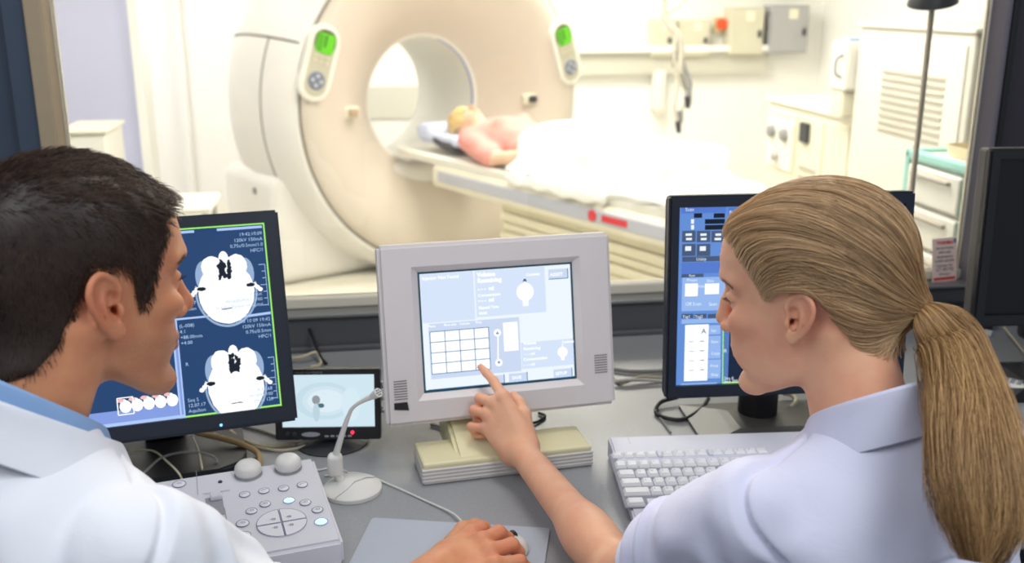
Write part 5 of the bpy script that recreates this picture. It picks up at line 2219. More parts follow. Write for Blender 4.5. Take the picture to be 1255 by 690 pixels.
def face(q, w):
    d = skull_base(q, w)
    if w:
        for s in (-1, 1):
            d = smin(d, s_ell(q, (.040, s * .0405, -.040), (.046, .0145, .040)), .035)      # full cheek
    near = (q[:, 0] > .03) & (vlen(q - A3(.08, 0, -.02)) < .11)
    if near.any():
        p = q[near]
        f = d[near]
        # brow ridge and cheek bones
        for s in (-1, 1):
            f = smin(f, s_chain(p, [(.088, s * .010, .040), (.086, s * .028, .044), (.070, s * .050, .038)], [.007 - .002 * w, .0075 - .0025 * w, .006], .01), .014)
            f = smin(f, s_ell(p, (.066, s * .046, -.006), (.020, .016, .013)), .018)
            f = smax(f, -s_ell(p, (.098, s * .033, .020), (.017, .018, .013)), .014)      # socket
            f = smin(f, s_ball(p, (.0745, s * .0325, .0175), .0140), .005)                 # lids over the eyeball
            f = smax(f, -s_ell(p, (.0885, s * .0335, .0160 - .001 * w), (.008, .0125, .0032)), .0016)   # opening
            f = smin(f, s_chain(p, [(.083, s * .021, .0215), (.0885, s * .032, .0232), (.078, s * .046, .0195)], [.0016, .0022, .0018]), .004)
        nx = .119 if not w else .1125
        f = smin(f, s_chain(p, [(.088, 0, .030), (.100 - .002 * w, 0, .010), (nx - .006, 0, -.010)], [.0065, .0075, .0085], .004), .009)
        f = smin(f, s_ball(p, (nx - .0095, 0, -.0135 + .002 * w), .0098 - .0012 * w), .006)
        for s in (-1, 1):
            f = smin(f, s_ell(p, (.0985, s * .0115, -.0195), (.0105, .0065, .0070)), .005)
            f = smax(f, -s_ell(p, (.1035, s * .0062, -.0265), (.005, .0032, .004)), .002)
        f = smax(f, -s_cone(p, (.1045, 0, -.030), (.1045, 0, -.040), .0022, .003), .004)   # philtrum
        mz = -.0505
        lx = .0945 if w else .0965
        for s in (-1, 1):
            f = smin(f, s_chain(p, [(lx + .003, s * .004, mz + .0055), (lx - .002, s * .014, mz + .003), (lx - .012, s * .024, mz)], [.0048, .0042, .002], .003), .004)
            f = smin(f, s_chain(p, [(lx + .001, 0, mz - .0065), (lx - .002, s * .011, mz - .0055), (lx - .012, s * .024, mz)], [.0056, .0048, .002], .003), .004)
        f = smax(f, -s_chain(p, [(lx - .012, -.025, mz - .0005), (lx + .0085, -.010, mz), (lx + .0095, 0, mz - .0008), (lx + .0085, .010, mz), (lx - .012, .025, mz - .0005)], [.0008] * 5), .0025)
        f = smin(f, s_ell(p, (.083, 0, -.094), (.0155, .018, .013)), .016)
        d[near] = f
    return d


EAR_RIM = [(3, 1), (-1, 6), (-3, 14), (-1, 22), (6, 29), (15, 32), (23, 28), (28, 19), (28, 9), (25, -1), (20, -10), (14, -18), (8, -25), (2, -26), (-2, -21), (-2, -14)]


def poly_sd(p2, poly):
    d = np.full(len(p2), 1e9)
    sgn = np.ones(len(p2))
    n = len(poly)
    for i in range(n):
        a = np.array(poly[i])
        b = np.array(poly[i - 1])
        e = b - a
        v = p2 - a
        t = np.clip((v @ e) / (e @ e), 0, 1)
        w = v - t[:, None] * e
        d = np.minimum(d, (w * w).sum(1))
        c1 = p2[:, 1] >= a[1]
        c2 = p2[:, 1] < b[1]
        c3 = e[0] * v[:, 1] > e[1] * v[:, 0]
        sgn = np.where((c1 & c2 & c3) | (~c1 & ~c2 & ~c3), -sgn, sgn)
    return sgn * np.sqrt(d)


def _round(pts, n=5):
    return [tuple(v) for v in smooth_path([(*p, 0) if len(p) == 2 else p for p in pts], n)]


EAR_POLY = [(p[0], p[1]) for p in _round(EAR_RIM + EAR_RIM[:1], 4)][:-1]
EAR_HELIX = _round([(.007, .0015, -.002), (.001, .004, .0005)] + [(x * .001, y * .001, .0030 - .0012 * (k > 7)) for k, (x, y) in enumerate(EAR_RIM[2:12])], 4)
EAR_HR = list(np.interp(np.linspace(0, 1, len(EAR_HELIX)), [0, .1, .3, .6, .85, 1], [.0016, .0024, .0030, .0032, .0028, .0022]))
EAR_ANTI = _round([(.009, .0225, .0005), (.0135, .0165, .0020), (.0165, .008, .0032), (.0165, -.002, .0034), (.0135, -.0095, .0028), (.0095, -.0130, .002)], 4)
EAR_AR = list(np.interp(np.linspace(0, 1, len(EAR_ANTI)), [0, .4, 1], [.0018, .0028, .0024]))
EAR_SCAPHA = [(.0125, .0265, .0036), (.0190, .0225, .0042), (.0222, .0140, .0045), (.0212, .003, .0045), (.0172, -.008, .0040)]


def ear_frame(s, sz, ex=.004):
    """s = +1 left ear, -1 right ear"""
    v = Vector((-math.sin(R_(13)), 0, math.cos(R_(13))))
    u = Vector((-math.cos(R_(17)), s * math.sin(R_(17)), 0))
    u = (u - v * u.dot(v)).normalized()
    w = u.cross(v) * (1 if s < 0 else -1)
    if w.y * s < 0:
        w = -w
    return np.array((u, v, w)).T, np.array((ex, s * .0725, -.004))


def add_ear(d, q, s, sz=1.0, ex=.004):
    R, o = ear_frame(s, sz, ex)
    m = vlen(q - A3(*(o + R @ np.array((.010, .003, .004))))) < .058
    if not m.any():
        return d
    L = ((q[m] - o.astype(np.float32)) @ R.astype(np.float32)) / sz
    f = d[m]
    mm = .001
    pl = poly_sd(L[:, :2] / mm, EAR_POLY) * mm
    dish = L[:, 2] - (.0010 - .10 * np.maximum(0, .010 - L[:, 0]))
    plate = smax(pl + .0015, np.abs(dish) - .0020, .002)
    hel = s_chain(L, EAR_HELIX, EAR_HR, .0015)
    anti = s_chain(L, EAR_ANTI, EAR_AR, .0015)
    lobe = s_ell(L, (.0055, -.0205, .0005), (.0082, .0080, .0042))
    trag = s_ell(L, (-.0018, -.0040, .0018), (.0032, .0062, .0036))
    atrag = s_ball(L, (.0085, -.0135, .002), .0034)
    e = smin(plate, hel, .0018)
    e = smin(e, anti, .0018)
    e = smin(e, lobe, .004)
    e = smin(e, atrag, .0025)
    back = s_cone(L, (.004, .0, -.008), (.010, .002, -.003), .013, .010)      # root behind the shell
    e = smin(e, smax(back, L[:, 2] + .0015, .002), .003)
    f = smin(f, e * sz, .003)
    f = smax(f, -s_chain(L, EAR_SCAPHA, [.0008, .0013, .0015, .0013, .0009], .001) * sz, .0012)
    f = smax(f, -s_ell(L, (.0058, -.0020, .0025), (.0072, .0105, .0078)) * sz, .0015)
    f = smax(f, -s_ell(L, (.0050, .0095, .0030), (.0055, .0068, .0058)) * sz, .0015)
    f = smax(f, -s_cone(L, (.003, -.003, 0), (-.004, -.003, -.014), .0040, .003) * sz, .0015)
    f = smin(f, s_chain(L, [(.0105, .0028, -.0018), (.004, .0035, -.0020), (-.002, .0050, .0002)], [.0014, .0018, .0022]) * sz, .002)   # crus
    f = smin(f, trag * sz, .0035)
    d[m] = f
    return d


def head_sdf(q, w, ears=True):
    d = face(q, w)
    if ears:
        d = add_ear(d, q, 1, 1.0 if w else 1.10, .013 if w else .005)
        d = add_ear(d, q, -1, 1.0 if w else 1.10, .013 if w else .005)
    return d


def finger(p, pts, rad):
    return s_chain(p, pts, rad, .004)


def hand_sdf(p, wrist, mcps, fingers, rads, thumb, k=.012, up=None):
    """wrist: centre; mcps: knuckles index..little; fingers: remaining joints per finger; thumb: joint list with radii"""
    d = None
    wl = wrist[0], wrist[1]
    for i, m in enumerate(mcps):
        t = i / 3.0
        w = tuple(np.array(wl[0]) * (1 - t) + np.array(wl[1]) * t)
        c = s_cone(p, w, m, .0165, .0118 - .0007 * i)
        d = c if d is None else smin(d, c, k)
    for i, (m, f) in enumerate(zip(mcps, fingers)):
        d = smin(d, finger(p, [m] + f, rads[i]), .0055)
        d = smin(d, s_ball(p, np.array(m) + (np.array(up) * .002 if up is not None else 0), rads[i][0] * .99), .006)
    d = smin(d, s_chain(p, [t[0] for t in thumb], [t[1] for t in thumb], .006), .010)
    return d


def nail(name, pos, tip_dir, normal, w, l, m, parent):
    """little curved nail plate"""
    x = Vector(tip_dir).normalized()
    n = Vector(normal)
    n = (n - x * n.dot(x)).normalized()
    y = n.cross(x)
    bm = BM()
    g = [[None] * 5 for _ in range(5)]
    for i in range(5):
        for j in range(5):
            a = (i / 4 - .5) * l
            t = (j / 4 - .5)
            ww = w * (1 - .25 * abs(i / 4 - .5))
            g[i][j] = bm.verts.new(Vector(pos) + x * a + y * (t * ww) + n * (-.9 * (t * ww) ** 2 / w * 1.2 - .15 * a * a / l))
    for i in range(4):
        for j in range(4):
            bm.faces.new((g[i][j], g[i + 1][j], g[i + 1][j + 1], g[i][j + 1]))
    r = bmesh.ops.extrude_face_region(bm, geom=bm.faces[:])
    bmesh.ops.translate(bm, vec=-n * .0012, verts=[v for v in r['geom'] if isinstance(v, bmesh.types.BMVert)])
    return obj(name, bm, m, parent, True)


# --- skin and cloth materials -------------------------------------------------
def skin_mat(name, base, blush, lip, spots=0.06, stubble=None):
    m = bpy.data.materials.new(name)
    m.use_nodes = True
    nt = m.node_tree
    b = nt.nodes['Principled BSDF']
    b.inputs['Roughness'].default_value = 0.46
    b.inputs['Specular IOR Level'].default_value = 0.4
    b.inputs['Subsurface Weight'].default_value = 0.18
    b.inputs['Subsurface Radius'].default_value = (0.010, 0.004, 0.002)
    b.inputs['Subsurface Scale'].default_value = 1.0
    tc = nt.nodes.new('ShaderNodeTexCoord')
    n1 = nt.nodes.new('ShaderNodeTexNoise')
    n1.inputs['Scale'].default_value = 28
    n1.inputs['Detail'].default_value = 6
    nt.links.new(tc.outputs['Object'], n1.inputs['Vector'])
    mx = nt.nodes.new('ShaderNodeMix')
    mx.data_type = 'RGBA'
    mx.inputs[6].default_value = (*base, 1)
    mx.inputs[7].default_value = (*blush, 1)
    mr = nt.nodes.new('ShaderNodeMapRange')
    mr.inputs[1].default_value = .42
    mr.inputs[2].default_value = .75
    mr.inputs[3].default_value = 0
    mr.inputs[4].default_value = .6
    nt.links.new(n1.outputs['Fac'], mr.inputs[0])
    nt.links.new(mr.outputs[0], mx.inputs[0])
    at = nt.nodes.new('ShaderNodeAttribute')
    at.attribute_name = 'skin_zone'          # r: redder skin (ears, lips, nose tip, knuckles)  g: lips  b: beard shadow of cropped hair
    sp = nt.nodes.new('ShaderNodeSeparateColor')
    nt.links.new(at.outputs['Color'], sp.inputs[0])
    m1 = nt.nodes.new('ShaderNodeMix')
    m1.data_type = 'RGBA'
    m1.inputs[7].default_value = (*blush, 1)
    nt.links.new(sp.outputs[0], m1.inputs[0])
    nt.links.new(mx.outputs[2], m1.inputs[6])
    m2 = nt.nodes.new('ShaderNodeMix')
    m2.data_type = 'RGBA'
    m2.inputs[7].default_value = (*lip, 1)
    nt.links.new(sp.outputs[1], m2.inputs[0])
    nt.links.new(m1.outputs[2], m2.inputs[6])
    last = m2
    if stubble:
        n3 = nt.nodes.new('ShaderNodeTexNoise')
        n3.inputs['Scale'].default_value = 900
        nt.links.new(tc.outputs['Object'], n3.inputs['Vector'])
        ml = nt.nodes.new('ShaderNodeMath')
        ml.operation = 'MULTIPLY'
        nt.links.new(sp.outputs[2], ml.inputs[0])
        nt.links.new(n3.outputs['Fac'], ml.inputs[1])
        m3 = nt.nodes.new('ShaderNodeMix')
        m3.data_type = 'RGBA'
        m3.inputs[7].default_value = (*stubble, 1)
        nt.links.new(ml.outputs[0], m3.inputs[0])
        nt.links.new(last.outputs[2], m3.inputs[6])
        last = m3
    nt.links.new(last.outputs[2], b.inputs['Base Color'])
    n2 = nt.nodes.new('ShaderNodeTexNoise')
    n2.inputs['Scale'].default_value = 320
    n2.inputs['Detail'].default_value = 4
    nt.links.new(tc.outputs['Object'], n2.inputs['Vector'])
    bp = nt.nodes.new('ShaderNodeBump')
    bp.inputs['Strength'].default_value = .18
    bp.inputs['Distance'].default_value = .0008
    nt.links.new(n2.outputs['Fac'], bp.inputs['Height'])
    nt.links.new(bp.outputs['Normal'], b.inputs['Normal'])
    return m


def cloth_mat(name, color, weave=900.0):
    m = mat(name, color, 0.88, spec=0.2)
    nt = m.node_tree
    b = nt.nodes['Principled BSDF']
    b.inputs['Sheen Weight'].default_value = 0.15
    tc = nt.nodes.new('ShaderNodeTexCoord')
    nz = nt.nodes.new('ShaderNodeTexNoise')
    nz.inputs['Scale'].default_value = weave
    nz.inputs['Detail'].default_value = 2
    nt.links.new(tc.outputs['Object'], nz.inputs['Vector'])
    n2 = nt.nodes.new('ShaderNodeTexNoise')
    n2.inputs['Scale'].default_value = 22
    n2.inputs['Detail'].default_value = 5
    n2.inputs['Distortion'].default_value = .6
    nt.links.new(tc.outputs['Object'], n2.inputs['Vector'])
    b1 = nt.nodes.new('ShaderNodeBump')
    b1.inputs['Strength'].default_value = .25
    b1.inputs['Distance'].default_value = .006
    nt.links.new(n2.outputs['Fac'], b1.inputs['Height'])
    b2 = nt.nodes.new('ShaderNodeBump')
    b2.inputs['Strength'].default_value = .15
    b2.inputs['Distance'].default_value = .0006
    nt.links.new(nz.outputs['Fac'], b2.inputs['Height'])
    nt.links.new(b1.outputs['Normal'], b2.inputs['Normal'])
    nt.links.new(b2.outputs['Normal'], b.inputs['Normal'])
    return m


def hair_mat(name, dark, light, rough=.34):
    m = bpy.data.materials.new(name)
    m.use_nodes = True
    nt = m.node_tree
    b = nt.nodes['Principled BSDF']
    b.inputs['Roughness'].default_value = rough
    b.inputs['Specular IOR Level'].default_value = 0.45
    at = nt.nodes.new('ShaderNodeAttribute')
    at.attribute_name = 'strand_tone'
    mx = nt.nodes.new('ShaderNodeMix')
    mx.data_type = 'RGBA'
    mx.inputs[6].default_value = (*dark, 1)
    mx.inputs[7].default_value = (*light, 1)
    nt.links.new(at.outputs['Fac'], mx.inputs[0])
    nt.links.new(mx.outputs[2], b.inputs['Base Color'])
    return m


def strands(name, paths, tone, rad, m, parent, taper=.35):
    """paths (n, k, 3): hairs as thin three-sided tubes; tone (n,) natural colour of each hair"""
    paths = np.asarray(paths, float)
    n, k, _ = paths.shape
    t = np.gradient(paths, axis=1)
    t /= np.maximum(np.linalg.norm(t, axis=2, keepdims=True), 1e-9)
    ref = np.array((.31, .17, .93))
    a = np.cross(t, ref)
    a /= np.maximum(np.linalg.norm(a, axis=2, keepdims=True), 1e-9)
    b = np.cross(t, a)
    r = (rad if np.ndim(rad) else np.full(n, rad))[:, None] * np.linspace(1, taper, k)[None]
    V = []
    for j in range(3):
        an = 2 * PI * j / 3
        V.append(paths + (a * math.cos(an) + b * math.sin(an)) * r[..., None])
    V = np.stack(V, 2)                       # n,k,3,3
    idx = np.arange(n * k * 3).reshape(n, k, 3)
    F = []
    for j in range(3):
        j2 = (j + 1) % 3
        F.append(np.stack([idx[:, :-1, j], idx[:, :-1, j2], idx[:, 1:, j2], idx[:, 1:, j]], -1).reshape(-1, 4))
    o = np_mesh(name, V.reshape(-1, 3), np.concatenate(F), m, parent, True)
    at = o.data.attributes.new('strand_tone', 'FLOAT', 'POINT')
    if len(o.data.vertices) == n * k * 3:
        at.data.foreach_set('value', np.repeat(np.asarray(tone, np.float32), k * 3))
    return o


def zone(o, fn):
    """fn(world points) -> (n,3) skin zones"""
    n = len(o.data.vertices)
    co = np.empty(n * 3, np.float32)
    o.data.vertices.foreach_get('co', co)
    z = fn(co.reshape(-1, 3))
    at = o.data.color_attributes.new('skin_zone', 'FLOAT_COLOR', 'POINT')
    rgba = np.ones((n, 4), np.float32)
    rgba[:, :3] = z
    at.data.foreach_set('color', rgba.ravel())


def gauss(q, c, r):
    return np.exp(-((q - A3(*c)) ** 2).sum(1) / (r * r))


def eyes(F, parent, iris, look):
    """eyeballs with iris and pupil; look: gaze in the head frame"""
    m_w = mat('eye white', srgb(232, 228, 222), 0.25)
    g = Vector(look).normalized()
    for s in (-1, 1):
        c = Vector((.0745, s * .0325, .0175))
        bm = BM()
        bmesh.ops.create_uvsphere(bm, u_segments=24, v_segments=16, radius=.0118, matrix=Matrix.Translation(c))
        for v in bm.verts:
            v.co = Vector(F.pt(*v.co))
        e = obj('eye', bm, m_w, parent, True)
        Q = Matrix.Translation(c) @ g.to_track_quat('Z', 'Y').to_matrix().to_4x4()
        for nm, r, lift, mm in (('iris', .0058, .01165, iris), ('pupil', .0026, .0119, M_BLACK)):
            bm = BM()
            lathe(bm, [(0, lift + .0007), (r * .5, lift + .0004), (r, math.sqrt(.0119 ** 2 - r * r) if nm == 'iris' else lift)], 20, Q, cap=False)
            for v in bm.verts:
                v.co = Vector(F.pt(*v.co))
            obj(nm, bm, mm, e, True)


def brow_lash(F, parent, m, thick, n, seed, w):
    r = np.random.RandomState(seed)
    for s in (-1, 1):
        P = []
        for k in range(n):
            t = r.rand()
            c = np.array((.0960 - .003 * w, .011, .036)) * (1 - t) ** 2 + 2 * t * (1 - t) * np.array((.0965 - .003 * w, .032, .049)) + t * t * np.array((.072, .056, .036))
            c = c * (1, s, 1) + np.array((.0005, 0, r.uniform(-1, 1) * thick * (1 - .6 * t)))
            dr = np.array((-.25 * t, s * (.8), .5 - .8 * t))
            dr /= np.linalg.norm(dr)
            L = r.uniform(.006, .010)
            P.append([F.out(c + dr * L * u + np.array((.0022 * math.sin(u * 3), 0, 0))) for u in (0, .35, .7, 1.0)])
        strands('eyebrow', P, r.rand(n) * .4, .00018, m, parent)
        P = []
        for k in range(46):
            t = r.rand()
            an = -1 + 2 * t
            c = np.array((.0882 - .009 * an * an - (.004 if an * s * 0 + an > 0 else 0) * an, s * (.0335 + .0125 * an), .0185 - .0025 * an * an))
            dr = np.array((.9, s * .45 * an, -.12 if w else .05))
            dr /= np.linalg.norm(dr)
            L = r.uniform(.006, .0085)
            P.append([F.out(c + dr * L * u + np.array((0, 0, .0024 * u * u))) for u in (0, .35, .7, 1.0)])
        strands('eyelashes', P, np.zeros(46), .00016, m, parent)
# ================================================================== the woman
WF = Frame((.336, 1.070, 1.191), 155.5, 13.0, 2.5, .96)
WR = np.array((.92, .39, 0.0))
WR /= np.linalg.norm(WR)
WN = np.array((.392, 1.000, 1.055))
WSL = WN - WR * .150 + np.array((0, 0, -.060))
WSR = WN + WR * .158 + np.array((0, 0, -.045))
WFWD = np.array((-WR[1], WR[0], 0))
W_EL = np.array((.143, 1.118, .803))
# pointing hand, joints read along the finger towards the glass
_n = touch.M.col[2].to_3d()
_tip = at_plane(588, 449, touch.M @ Vector((0, 0, -.0125)), _n) + _n * .0062
YS = _tip.y


def hp(px, py, dy):
    return tuple(at_y(px, py, YS + dy))


w_wr = [hp(649, 545, -.105), hp(627, 559, -.107)]
w_mcp = [hp(617, 487, -.060), hp(605.5, 494, -.058), hp(598, 508, -.062), hp(596.5, 525, -.070)]
w_fin = [[hp(605, 467, -.028), hp(596, 457, -.011), tuple(_tip)],
         [hp(588, 488, -.040), hp(591, 500, -.033), hp(600, 507, -.043)],
         [hp(581, 503, -.047), hp(585, 514, -.040), hp(594, 519, -.050)],
         [hp(577.5, 523, -.057), hp(583, 532, -.051), hp(592, 533, -.060)]]
w_rad = [[.0098, .0080, .0070, .0058], [.0098, .0086, .0076, .0066], [.0095, .0083, .0073, .0064], [.0088, .0074, .0066, .0058]]
w_thumb = [(hp(645, 533, -.088), .0150), (hp(642, 508, -.060), .0115), (hp(636, 493, -.040), .0092), (hp(629, 485, -.026), .0080)]


M_LILAC = cloth_mat('pale lilac cotton', srgb(222, 221, 240))
Wdn = np.array((0, 0, 1.0))
Rt_w = np.stack([WFWD, -WR, Wdn], 1)


def w_shirt(p):
    L = (p - WN.astype(np.float32)) @ Rt_w.astype(np.float32)      # forward, left, up from the neck base
    ch = (-.018, 0, -.22)
    d = s_chain(L, [(0.0, .150, -.062), (-.012, 0, -.045), (0, -.158, -.052)], [.054, .066, .056], .03)
    d = smin(d, s_cone(L, (-.012, 0, .0), (-.012, 0, -.05), .060, .075), .035)
    d = smin(d, s_ell(L, ch, (.118, .170, .21)), .06)
    d = smin(d, s_ell(L, (-.05, 0, -.40), (.115, .155, .24)), .08)
    d = smin(d, s_ell(L, (-.10, 0, -.54), (.135, .19, .11)), .06)
    d = smin(d, s_ell(L, (-.06, .08, -.12), (.05, .07, .10)), .05)      # shoulder blades
    d = smin(d, s_ell(L, (-.06, -.08, -.12), (.05, .07, .10)), .05)
    # cloth draws from the armhole, soft folds down the back
    f = .0055 * np.sin(L[:, 1] * 62 + 3 * np.sin(L[:, 2] * 11) + 20 * L[:, 0]) * smoothstep(-.05, -.16, L[:, 2])
    f = f + .0042 * wob(L, 36, 21) + .0020 * wob(L, 85, 22)
    f = f + .0050 * np.sin((L[:, 2] * 1.0 + L[:, 1] * .8) * 95 + 2 * np.sin(L[:, 1] * 25)) * gauss(L, (-.02, .13, -.10), .07)
    d = d + f
    # yoke seam and the lifted edge
    d = d + .0030 * np.exp(-((L[:, 2] + .085 + .05 * np.abs(L[:, 1])) / .004) ** 2) * (L[:, 0] < 0)
    # sleeve
    S = (WSL - WN) @ Rt_w
    E = (W_EL - WN) @ Rt_w
    ax = (E - S) / np.linalg.norm(E - S)
    t = (L - A3(*S)) @ ax.astype(np.float32)
    H = E * .85 + S * .15
    sl = s_chain(L, [tuple(S), tuple(E * .5 + S * .5 + np.array((-.004, 0, -.006))), tuple(H), tuple(E + (E - S) * .12)], [.0590, .0545, .0530, .0520], .03)
    rad_ = L - A3(*S)
    sl = sl + .0055 * np.sin(t * 88 + 2.6 * np.sin(rad_[:, 0] * 40 + rad_[:, 1] * 24)) * smoothstep(-.03, .05, t) + .0032 * wob(L, 50, 25) + .0012 * wob(L, 110, 26)
    sl = smax(sl, t - np.linalg.norm(E - S) * .72, .004)
    cut = t + .034 + .14 * (L[:, 2] - S[2])           # armhole plane
    sl = smax(sl - .0036 * smoothstep(.0, .006, cut), -(t + .085), .01)
    d = smin(d, sl, .010)
    d = d + .0065 * np.exp(-(cut / .0036) ** 2) * (np.abs(L[:, 1] - S[1]) < .10)
    # far sleeve
    S2 = (WSR - WN) @ Rt_w
    E2 = (WSR + WFWD * .03 + WR * .05 + np.array((0, 0, -.24)) - WN) @ Rt_w
    d = smin(d, s_cone(L, tuple(S2), tuple(S2 * .2 + E2 * .8), .062, .058) + .003 * wob(L, 50, 27), .02)
    # neck opening
    d = smax(d, -s_cone(L, (.035, 0, .10), (.005, 0, -.005), .054, .047), .006)
    return d


def w_body(p):
    q = WF.inv(p)
    hd = np.full(len(p), 1.0, np.float32)
    hm = (q[:, 2] > -.25) & (vlen(q) < .36)
    if hm.any():
        hd[hm] = head_sdf(q[hm], 1) * WF.s
    hd = np.where(hm, hd, vlen(p - WF.o.astype(np.float32)) - .15)
    d = hd
    # neck
    d = smin(d, s_cone(p, WF.pt(-.028, 0, -.035), tuple(WN + WFWD * -.012 + np.array((0, 0, -.03))), .050, .053), .022)
    for s in (-1, 1):
        d = smin(d, s_cone(p, WF.pt(-.022, s * .050, -.03), tuple(WN + WFWD * .045 + WR * (-s * .012) + np.array((0, 0, -.05))), .012, .011), .022)
    # shoulders and trunk
    neck = d
    d = s_chain(p, [tuple(WSL), tuple(WN + np.array((0, 0, -.045)) - WFWD * .01), tuple(WSR)], [.048, .060, .048], .03)
    ch = WN + np.array((0, 0, -.22)) - WFWD * .015
    Rt = np.stack([WFWD, -WR, np.array((0, 0, 1.0))], 1)
    d = smin(d, s_ell(p, tuple(ch), (.10, .155, .20), Rt), .06)
    pel = WN + np.array((0, 0, -.52)) - WFWD * .10
    d = smin(d, s_ell(p, tuple((ch + pel) / 2), (.095, .135, .22), Rt), .06)
    d = smin(d, s_ell(p, tuple(pel), (.115, .175, .11), Rt), .06)
    for s in (-1, 1):
        hip = pel + WR * (s * .09)
        kn = hip + WFWD * .42 + np.array((0, 0, -.03))
        an = kn + np.array((0, 0, -.41)) - WFWD * .04
        d = smin(d, s_chain(p, [tuple(hip), tuple(kn), tuple(an)], [.085, .058, .04], .03), .05)
        d = smin(d, s_cone(p, tuple(an + np.array((0, 0, -.035))), tuple(an + WFWD * .13 + np.array((0, 0, -.045))), .034, .026), .03)
    # far arm resting in front
    er = WSR + WFWD * .03 + WR * .05 + np.array((0, 0, -.24))
    hr = er + WFWD * .22 - WR * .12 + np.array((0, 0, .085))
    d = smin(d, s_chain(p, [tuple(WSR), tuple(er), tuple(hr)], [.048, .038, .025], .02), .03)
    d = smin(d, s_ell(p, tuple(hr + WFWD * .05), (.06, .038, .02), Rt), .02)
    for f in range(4):
        b = hr + WFWD * .095 + WR * (.028 - .018 * f)
        d = smin(d, s_chain(p, [tuple(b), tuple(b + WFWD * .035 + np.array((0, 0, .004))), tuple(b + WFWD * .062 + np.array((0, 0, -.008)))], [.009, .008, .0065], .003), .006)
    d = smin(d, s_chain(p, [tuple(hr + WFWD * .03 - WR * .03), tuple(hr + WFWD * .07 - WR * .055), tuple(hr + WFWD * .095 - WR * .05)], [.013, .010, .008], .004), .01)
    d = smax(d, np.where(d < .03, w_shirt(p), -1) + .008, .004)     # the shirt lies over the trunk
    d = smin(neck, d, .012)
    # near arm, forearm and pointing hand
    wr = (np.array(w_wr[0]) + np.array(w_wr[1])) / 2
    d = smin(d, s_chain(p, [tuple(WSL), tuple(W_EL), ], [.040, .038], .02), .01)
    d = smin(d, s_cone(p, tuple(W_EL), tuple(wr), .0345, .0225), .02)
    d = smin(d, s_ell(p, tuple(W_EL * .72 + wr * .28), (.055, .031, .031), basis(wr - W_EL)), .03)
    hmk = vlen(p - A3(*hp(610, 505, -.06))) < .16
    if hmk.any():
        P_ = p[hmk]
        h = hand_sdf(P_, w_wr, w_mcp, w_fin, w_rad, w_thumb)
        d[hmk] = smin(d[hmk], h, .014)
    return d


M_SKINW = skin_mat('fair skin', srgb(236, 180, 144), srgb(224, 146, 118), srgb(196, 108, 104))
woman = empty('person', (WN[0], WN[1], 0), 0, 'blonde ponytailed person in pale lilac shirt pointing at the touchscreen', 'person')
woman_inv = Matrix.Translation((-WN[0], -WN[1], 0))


def settle(o, off=None):
    """meshes are modelled in world space; move them under their person's Empty"""
    o.data.transform(off)
    return o


HI = 0.0022 if not QUICK else .0038
wb = solid('body', w_body, (-.12, .55, .0), (.78, 1.70, 1.40), HI, M_SKINW, woman)


def wz(p):
    q = WF.inv(p)
    z = np.zeros((len(p), 3), np.float32)
    far = vlen(q) < .2
    red = gauss(q, (.10, 0, -.012), .02) * .5 + .45 * gauss(q, (.07, .045, -.012), .03) + .45 * gauss(q, (.07, -.045, -.012), .03)
    for s in (-1, 1):
        red = red + .65 * gauss(q, (-.015, s * .083, 0), .03)
    z[:, 0] = np.where(far, red, 0)
    for m in w_mcp[:3] + [f[0] for f in w_fin[1:]] + [f[-1] for f in w_fin] + [w_thumb[-1][0]]:
        z[:, 0] += .45 * gauss(p, m, .011)
    z[:, 1] = np.where(far, np.clip(1.6 * np.exp(-((q[:, 2] + .0512) / .0075) ** 2 - ((q[:, 1]) / .020) ** 2) * smoothstep(.088, .096, q[:, 0]), 0, 1) * .8, 0)
    return np.clip(z, 0, 1)


zone(wb, wz)
M_BROWB = hair_mat('brown lashes', srgb(70, 48, 34), srgb(120, 88, 60))
eyes(WF, woman, mat('blue iris', srgb(86, 112, 140), 0.2), (1, .0, -.35))
brow_lash(WF, woman, M_BROWB, .0022, 150, 2, 1)
# nails of the pointing hand
M_NAIL = mat('nail', srgb(236, 190, 176), 0.25)
a, b = np.array(w_fin[0][1]), np.array(w_fin[0][2])
td = b - a
nn = np.cross(td, WR)
nn = nn if nn[2] > 0 else -nn
nn = nn / np.linalg.norm(nn)
nail('fingernail', b - td / np.linalg.norm(td) * .002 + nn * .0056, td, nn, .009, .010, M_NAIL, woman)
a, b = np.array(w_thumb[2][0]), np.array(w_thumb[3][0])
td = b - a
vn = np.array((.3, -.6, .6))
nail('fingernail', b + vn / np.linalg.norm(vn) * .0072, td, vn, .010, .011, mat('pink nail', srgb(226, 138, 150), 0.25), woman)

# --- shirt -----------------------------------------------------------------
shirt = solid('shirt', w_shirt, (-.05, .55, .42), (.75, 1.36, 1.20), HI, M_LILAC, woman, 1)


